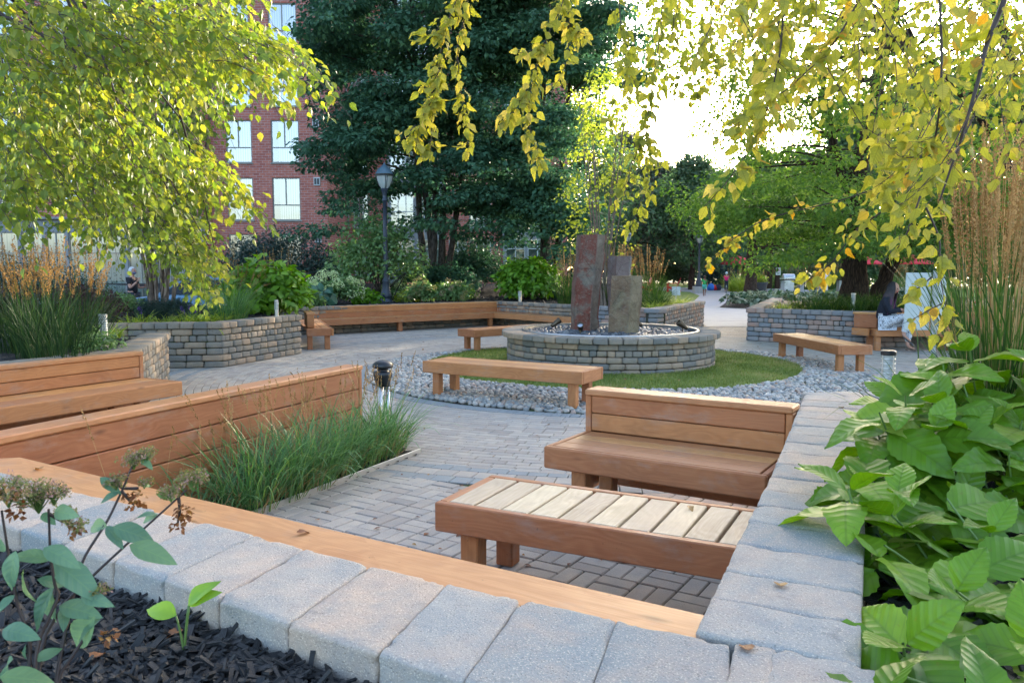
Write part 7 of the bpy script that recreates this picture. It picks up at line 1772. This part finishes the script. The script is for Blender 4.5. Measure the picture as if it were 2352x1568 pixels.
    ed = [('pel', 'hl'), ('hl', 'kl'), ('pel', 'hr'), ('hr', 'kr')] + ([] if shorts else [('kl', 'al'), ('kr', 'ar')])
    cloth(t, "shorts" if shorts else "trousers", Lg, ed, legs)
    b = MB(); hs = s * (1.0 if H > 1.4 else 1.18)
    if helmet: sphere_at(b, hc + np.array([-.01, 0, .035]) * hs, np.array([.115, .095, .105]) * hs); b.build("helmet", M_HELM, t, smooth=True)
    else:
        V_, F_ = ico(4); V_ = V_ * np.array([.101, .084, .110]) * hs; V_ += vnoise(V_ * 30, 3)[:, None] * .004; keep_ = lambda v: True
        V_[:, 0] = np.where((V_[:, 0] > .045 * hs) & (V_[:, 2] < .05 * hs), .02 * hs, V_[:, 0]); V_[:, 2] = np.maximum(V_[:, 2], -.055 * hs); b.add(V_ + hc + np.array([-.014, 0, .020]) * hs, [F_]); b.build("hair", hair, t, smooth=True)
    if mask: b = MB(); sphere_at(b, hc + np.array([.045, 0, -.045]), (.055, .062, .045)); b.build("face_mask", M_MASK, t, smooth=True)
    return t
stander("white-haired person in a black T-shirt and face mask standing left of the birch trunks", xat(297, 22), 22, 1.66, R(-8), M_BLACKT, M_DENIM, M_GREYH, arms='front', mask=True)
stander("child in a green top and teal shorts running on the path by the lamp post", xat(1621.5, 47), 47, 1.22, R(65), M_GREEN, M_TEAL, M_BRHAIR, M_SKIND, 'down', stride=.16, shorts=True)
stander("child in a pink top and pale helmet riding a small bicycle on the path", xat(1672, 53), 53, 1.28, R(75), M_PINK, M_DENIM, M_BRHAIR, M_SKIN, 'bars', stride=.10, helmet=True, z=.12)
stander("man in a teal shirt standing at the right-hand grill", xat(1905, 60.9), 60.9, 1.78, R(205), M_TEAL, M_DENIM, M_BRHAIR, M_SKIN, 'down')
# child's bicycle
t = thing("bicycle", "small child's bicycle under the helmeted child on the path", "bicycle", (xat(1672, 53), 53, 0), R(75))
for x in (-.36, .36):
    m = MB(); th = np.linspace(0, 2 * PI, 21); tube(m, [(x + .2 * math.cos(a), 0, .21 + .2 * math.sin(a)) for a in th], .022, 6, cap=False); w = m.build("wheel", M_BLACK, t, smooth=True)
m = MB(); tube(m, [(-.36, 0, .21), (-.10, 0, .52), (.28, 0, .60), (.36, 0, .21)], .018, 6); tube(m, [(-.10, 0, .52), (0, 0, .24), (.28, 0, .58)], .018, 6); tube(m, [(-.36, 0, .21), (0, 0, .24)], .015, 6); m.build("frame", M_HELM, t)
m = MB(); tube(m, [(.25, -.2, .86), (.28, 0, .84), (.25, .2, .86)], .014, 6); tube(m, [(.28, 0, .84), (.28, 0, .58)], .014, 6); m.build("handlebar", M_STEEL, t)
m = MB(); sphere_at(m, (-.13, 0, .60), (.12, .07, .03), tmpl=ico(2)); tube(m, [(-.12, 0, .6), (-.10, 0, .5)], .014, 6); m.build("saddle", M_BLACK, t, smooth=True)

# ------------------------------------------------------------------ white notice board by the sitter
t = thing("notice_board", "blank pale notice board on a grey post in front of the seated woman", "sign", (7.02, 13.3, 0))
m = MB(); box(m, (-.25, .0, 1.06), (.225, .012, .48), R(6), .012); m.build("board", M_BOARD, t)
m = MB(); box(m, (.17, .07, 1.04), (.13, .012, .47), R(28), .01); m.build("board", M_BOARD, t, label="right-hand leaf of the board, turned away")
m = MB(); box(m, (.02, -.04, .78), (.045, .022, .80), 0, .004); m.build("post", M_POSTG, t)

# ------------------------------------------------------------------ things across the park
def adirondack(label, u, D, rz, s=1.0):
    t = thing("garden_chair", label, "chair", (xat(u, D), D, 0), rz)   # faces +x
    m = MB()
    for i in range(6):
        y = (i - 2.5) * .10; a = np.array(Matrix.Rotation(R(-22), 3, 'Y')); hgt = .78 - abs(i - 2.5) ** 2 * .025
        box(m, np.array((-.26, y, .30)) + a @ np.array((0, 0, hgt / 2)), (.012, .044, hgt / 2), M=a, ch=.006)
    m.build("backrest", M_RED, t)
    m = MB()
    for i in range(6): box(m, (.30 - i * .10, 0, .40 - i * .028), (.045, .29, .011), ch=.004)
    m.build("seat", M_RED, t)
    for y in (-.33, .33):
        m = MB(); box(m, (.05, y, .60), (.40, .065, .012), ch=.006); m.build("armrest", M_RED, t)
        m = MB(); box(m, (.34, y, .30), (.05, .013, .29), ch=.004); m.build("leg", M_RED, t)
        m = MB(); bar(m, (.38, y * .9, .36), (-.55, y * .9, .04), .022, .12, .004, up=(0, 0, 1)); m.build("leg", M_RED, t)
adirondack("red slatted garden chair standing alone on the far lawn", 1548, 56, R(165))
adirondack("red garden chair half hidden by the reed plumes right of the basalt columns", 1483, 58, R(190))
adirondack("red garden chair seen through the reed stems at the right edge", 2205, 21, R(150))
t = thing("park_bench", "small dark bench on the far lawn beside the farthest lamp post", "bench", (xat(1507, 75), 75, 0), R(200))
m = MB(); box(m, (0, 0, .44), (.75, .22, .03)); m.build("seat", M_BARKD, t); m = MB(); box(m, (0, .22, .72), (.75, .02, .2)); m.build("backrest", M_BARKD, t)
for x in (-.65, .65): m = MB(); box(m, (x, 0, .22), (.04, .22, .22)); m.build("leg", M_BARKD, t)
def umbrella(label, u, D, w=2.7, h=2.55):
    t = thing("parasol", label, "umbrella", (xat(u, D), D, 0), R(20)); m = MB(); n = 8; V = [(0, 0, h + .08)]
    for r_, z in ((w * .25, h - .13), (w * .5, h - .50)):
        for k in range(n): a = 2 * PI * k / n; V.append((r_ * math.cos(a), r_ * math.sin(a), z))
    for k in range(n): a = 2 * PI * k / n; V.append((w * .5 * math.cos(a), w * .5 * math.sin(a), h - .60))
    T = np.array([[0, 1 + k, 1 + (k + 1) % n] for k in range(n)]); Q = np.array([[1 + k, 1 + n + k, 1 + n + (k + 1) % n, 1 + (k + 1) % n] for k in range(n)] + [[1 + n + k, 1 + 2 * n + k, 1 + 2 * n + (k + 1) % n, 1 + n + (k + 1) % n] for k in range(n)])
    m.add(V, [T, Q]); m.build("canopy", M_REDCLOTH, t); m = MB(); tube(m, [(0, 0, 0), (0, 0, h + .12)], .025, 8); m.build("pole", M_TWIGP, t)
    m = MB(); lathe(m, [(0, 0), (.28, 0), (.28, .06), (.05, .09), (.05, .3), (.001, .3)], sides=14); m.build("base", M_DGREY, t)
umbrella("red parasol left of the straight dark trunk", 1697, 62)
umbrella("red parasol mostly hidden behind the thick rough trunk", 1985, 60)
umbrella("red parasol above the notice board", 2100, 58)
def grill(label, u, D):
    t = thing("grill", label, "barbecue grill", (xat(u, D), D, 0), R(180)); m = MB()
    box(m, (0, 0, .42), (.36, .26, .40), ch=.01); m.build("cabinet", M_STEEL, t)
    m = MB(); V = []; 
    th = np.linspace(0, PI, 9)
    for x in (-.42, .42): V += [(x, .28 * math.cos(a), .95 + .30 * math.sin(a)) for a in th]
    F = np.array([[i, i + 1, 9 + i + 1, 9 + i] for i in range(8)]); m.add(V, [F, np.array([list(range(9))]), np.array([list(range(9, 18))[::-1]])]); m.build("lid", M_STEEL, t, smooth=False)
    m = MB(); tube(m, [(-.3, .33, 1.05), (.3, .33, 1.05)], .014, 6); m.build("handle", M_BLACK, t)
    m = MB(); box(m, (0, .05, .90), (.75, .30, .02), ch=.004); m.build("side_shelf", M_STEEL, t)
    m = MB()
    for k in range(4): lathe(m, [(.001, 0), (.03, 0), (.03, .04), (.001, .04)], (-.24 + .16 * k, .33, .86), 8, M=np.array(Matrix.Rotation(R(-90), 3, 'X')))
    m.build("knobs", M_BLACK, t)
    m = MB(); box(m, (0, .28, .84), (.42, .03, .05), ch=.004); m.build("control_panel", M_STEEL, t)
    return t
grill("steel grill on the left, right of the wooden posts", 1815, 60); grill("steel grill on the right, beside the man in teal", 1893, 60)
def table(label, u, D):
    t = thing("side_table", label, "table", (xat(u, D), D, 0)); m = MB(); box(m, (0, 0, .84), (.95, .35, .035), ch=.01); m.build("tabletop", M_BARKD, t)
    for x in (-.7, .7): m = MB(); box(m, (x, 0, .40), (.14, .26, .40), ch=.01); m.build("leg", M_CONC, t)
table("stone counter with dark top in front of the left grill", 1822, 57.5); table("stone counter with dark top in front of the right grill", 1912, 57.5)
t = thing("flower_pot", "big dark grey round planter pot right of the straight trunk", "planter pot", (xat(1748.5, 52), 52, 0)); m = MB(); lathe(m, [(.001, 0), (.36, 0), (.52, .68), (.56, .68), (.56, .76), (.48, .76), (.46, .66), (.001, .66)], sides=24); m.build("pot", M_DGREY, t, smooth=False)
m = MB(); ellip_leaves(m, np.array([[0, 0, .95], [.2, 0, .9], [-.2, .1, .9]]), np.array([.4, .4, .3]), 120, .14, LEAF3, .3); m.build("plants", ML_SAP, t)
for i, (u, lab) in enumerate(((1772, "left wooden post of the pergola near the grills"), (1789.5, "right wooden post of the pergola, carrying a notice"))):
    D = 53; t = thing("pergola_post", lab, "post", (xat(u, D), D, 0)); m = MB(); box(m, (0, 0, 1.9), (.13, .13, 1.9), ch=.01, grain=2); m.build("post", M_BARKD, t); m = MB(); box(m, (0, 0, .15), (.2, .2, .15), ch=.01); m.build("base", M_CONC, t)
    if i:
        m = MB(); box(m, (0, -.15, 1.45), (.16, .012, .24), ch=.003); so = m.build("notice", M_WHITE, t)
        m = MB(); th = np.linspace(0, 2 * PI, 17); tube(m, [(.09 * math.cos(a), -.17, 1.54 + .09 * math.sin(a)) for a in th], .012, 5, cap=False); tube(m, [(-.06, -.17, 1.60), (.06, -.17, 1.48)], .011, 5); m.build("prohibition_ring", M_RED, so)
        m = MB(); [box(m, (0, -.166, 1.37 - .05 * k), (.11 - .02 * k, .003, .010), ch=.001) for k in range(3)]; box(m, (0, -.165, 1.535), (.035, .003, .03), ch=.002); m.build("pictogram", M_BLACK, so)
t = thing("pergola_beam", "long timber beam of the pergola hidden in the foliage above the posts", "beam", (xat(1781, 53), 53, 3.88)); m = MB(); box(m, (1.5, 0, .1), (3.4, .08, .12)); m.build("beam", M_BARKD, t)
t = thing("backpacks", "blue and red bags lying together on the grass by the path", "bags", (xat(1645, 60), 60, 0)); m = MB()
for (x, r_, mm, nm) in ((-.28, .30, M_HELM, "blue_bag"), (.0, .24, M_RED, "red_bag"), (.27, .27, M_DENIM, "dark_bag")):
    m = MB(); V, F = ico(3); V = V * np.array([r_, r_ * .7, r_ * .95]); V += vnoise(V * 7, 5)[:, None] * .05; m.add(V + np.array([x, 0, r_ * .8]), [F]); m.build(nm, m_plain("bag_blue", (.02, .16, .55), .6) if nm == "blue_bag" else mm, t, smooth=True)
t = thing("garden_sign", "two-panel blank white sign standing in the planter right of the columns", "sign", (xat(1556, 30), 30, 0)); m = MB()
box(m, (-.085, 0, .78), (.075, .012, .16), ch=.004); m.build("panel", M_WHITE, t); m = MB(); box(m, (.085, 0, .78), (.072, .012, .16), ch=.004); m.build("panel", M_WHITE, t); m = MB(); box(m, (0, .03, .42), (.018, .012, .46), ch=.003); m.build("stake", M_STEEL, t)

# ------------------------------------------------------------------ parked-looking blue car behind the birch planter
def car():
    D = 20.6; t = thing("car", "low blue-grey car on the street behind the birch trunks, nose to the left", "car", (xat(258, D), D, 0)); L = 4.5
    prof = [(0, .42), (.03, .62), (.12, .74), (.95, .90), (1.35, .95), (2.05, 1.36), (2.35, 1.43), (3.1, 1.42), (3.75, 1.14), (4.35, 1.02), (4.5, .85), (4.5, .35), (3.95, .22), (.2, .22), (0, .30)]
    n = len(prof); m = MB(); ys = (-.86, -.80, -.45, 0, .45, .80, .86); V = []
    for j, y in enumerate(ys):
        ins = 1 if abs(y) > .7 else 0
        for x, z in prof: V.append((x + (.10 if abs(y) > .82 else 0) * (1 if x < 2 else -1) * (1 if x < .3 or x > 4.2 else 0), y * (1 - .22 * max(0, (z - .95)) / .48), z - (.03 if abs(y) > .82 and z > .5 else 0)))
    F = np.array([[j * n + i, j * n + (i + 1) % n, (j + 1) * n + (i + 1) % n, (j + 1) * n + i] for j in range(6) for i in range(n)])
    m.add(V, [F, np.array([list(range(n))[::-1]]), np.array([list(range(6 * n, 7 * n))])]); M_CAR = m_plain("car_paint_blue_grey", (.10, .19, .27), .22, .35, var=.05); m.build("body", M_CAR, t)
    for x in (.85, 3.65):
        for y in (-.80, .80):
            m = MB(); MM = np.array(Matrix.Rotation(PI / 2, 3, 'X')); lathe(m, [(.001, -.1), (.2, -.1), (.31, -.09), (.33, -.05), (.33, .05), (.31, .09), (.2, .1), (.001, .1)], (x, y * 1.02, .33), 24, M=MM); w = m.build("wheel", M_BLACK, t, smooth=False)
            m = MB(); lathe(m, [(.001, -.112), (.19, -.112), (.20, -.10)], (x, y * 1.02, .33), 16, M=MM if y > 0 else MM); m.build("rim", M_STEEL, w)
    m = MB()
    for (a, b, c, d) in (((1.50, 1.0), (2.05, 1.32), (2.55, 1.36), (2.55, 1.0)), ((2.62, 1.0), (2.62, 1.36), (3.1, 1.35), (3.6, 1.08))):
        k = lambda p: -.868 * (1 - .22 * max(0, p[1] - .95) / .48); m.add([(p[0], k(p) - .004, p[1] - .02) for p in (a, b, c, d)], [np.array([[0, 1, 2, 3]])])
    m.build("side_windows", M_INT, t)
    m = MB(); box(m, (.10, -.62, .66), (.10, .17, .06), ch=.03); m.build("headlight", M_WHITE, t); m = MB(); box(m, (.10, .62, .66), (.10, .17, .06), ch=.03); m.build("headlight", M_WHITE, t)
    m = MB(); box(m, (2.3, -.885, .72), (1.4, .006, .012), ch=.002); m.build("trim_strip", M_STEEL, t)
car()
scene.render.resolution_x = 1024; scene.render.resolution_y = 682
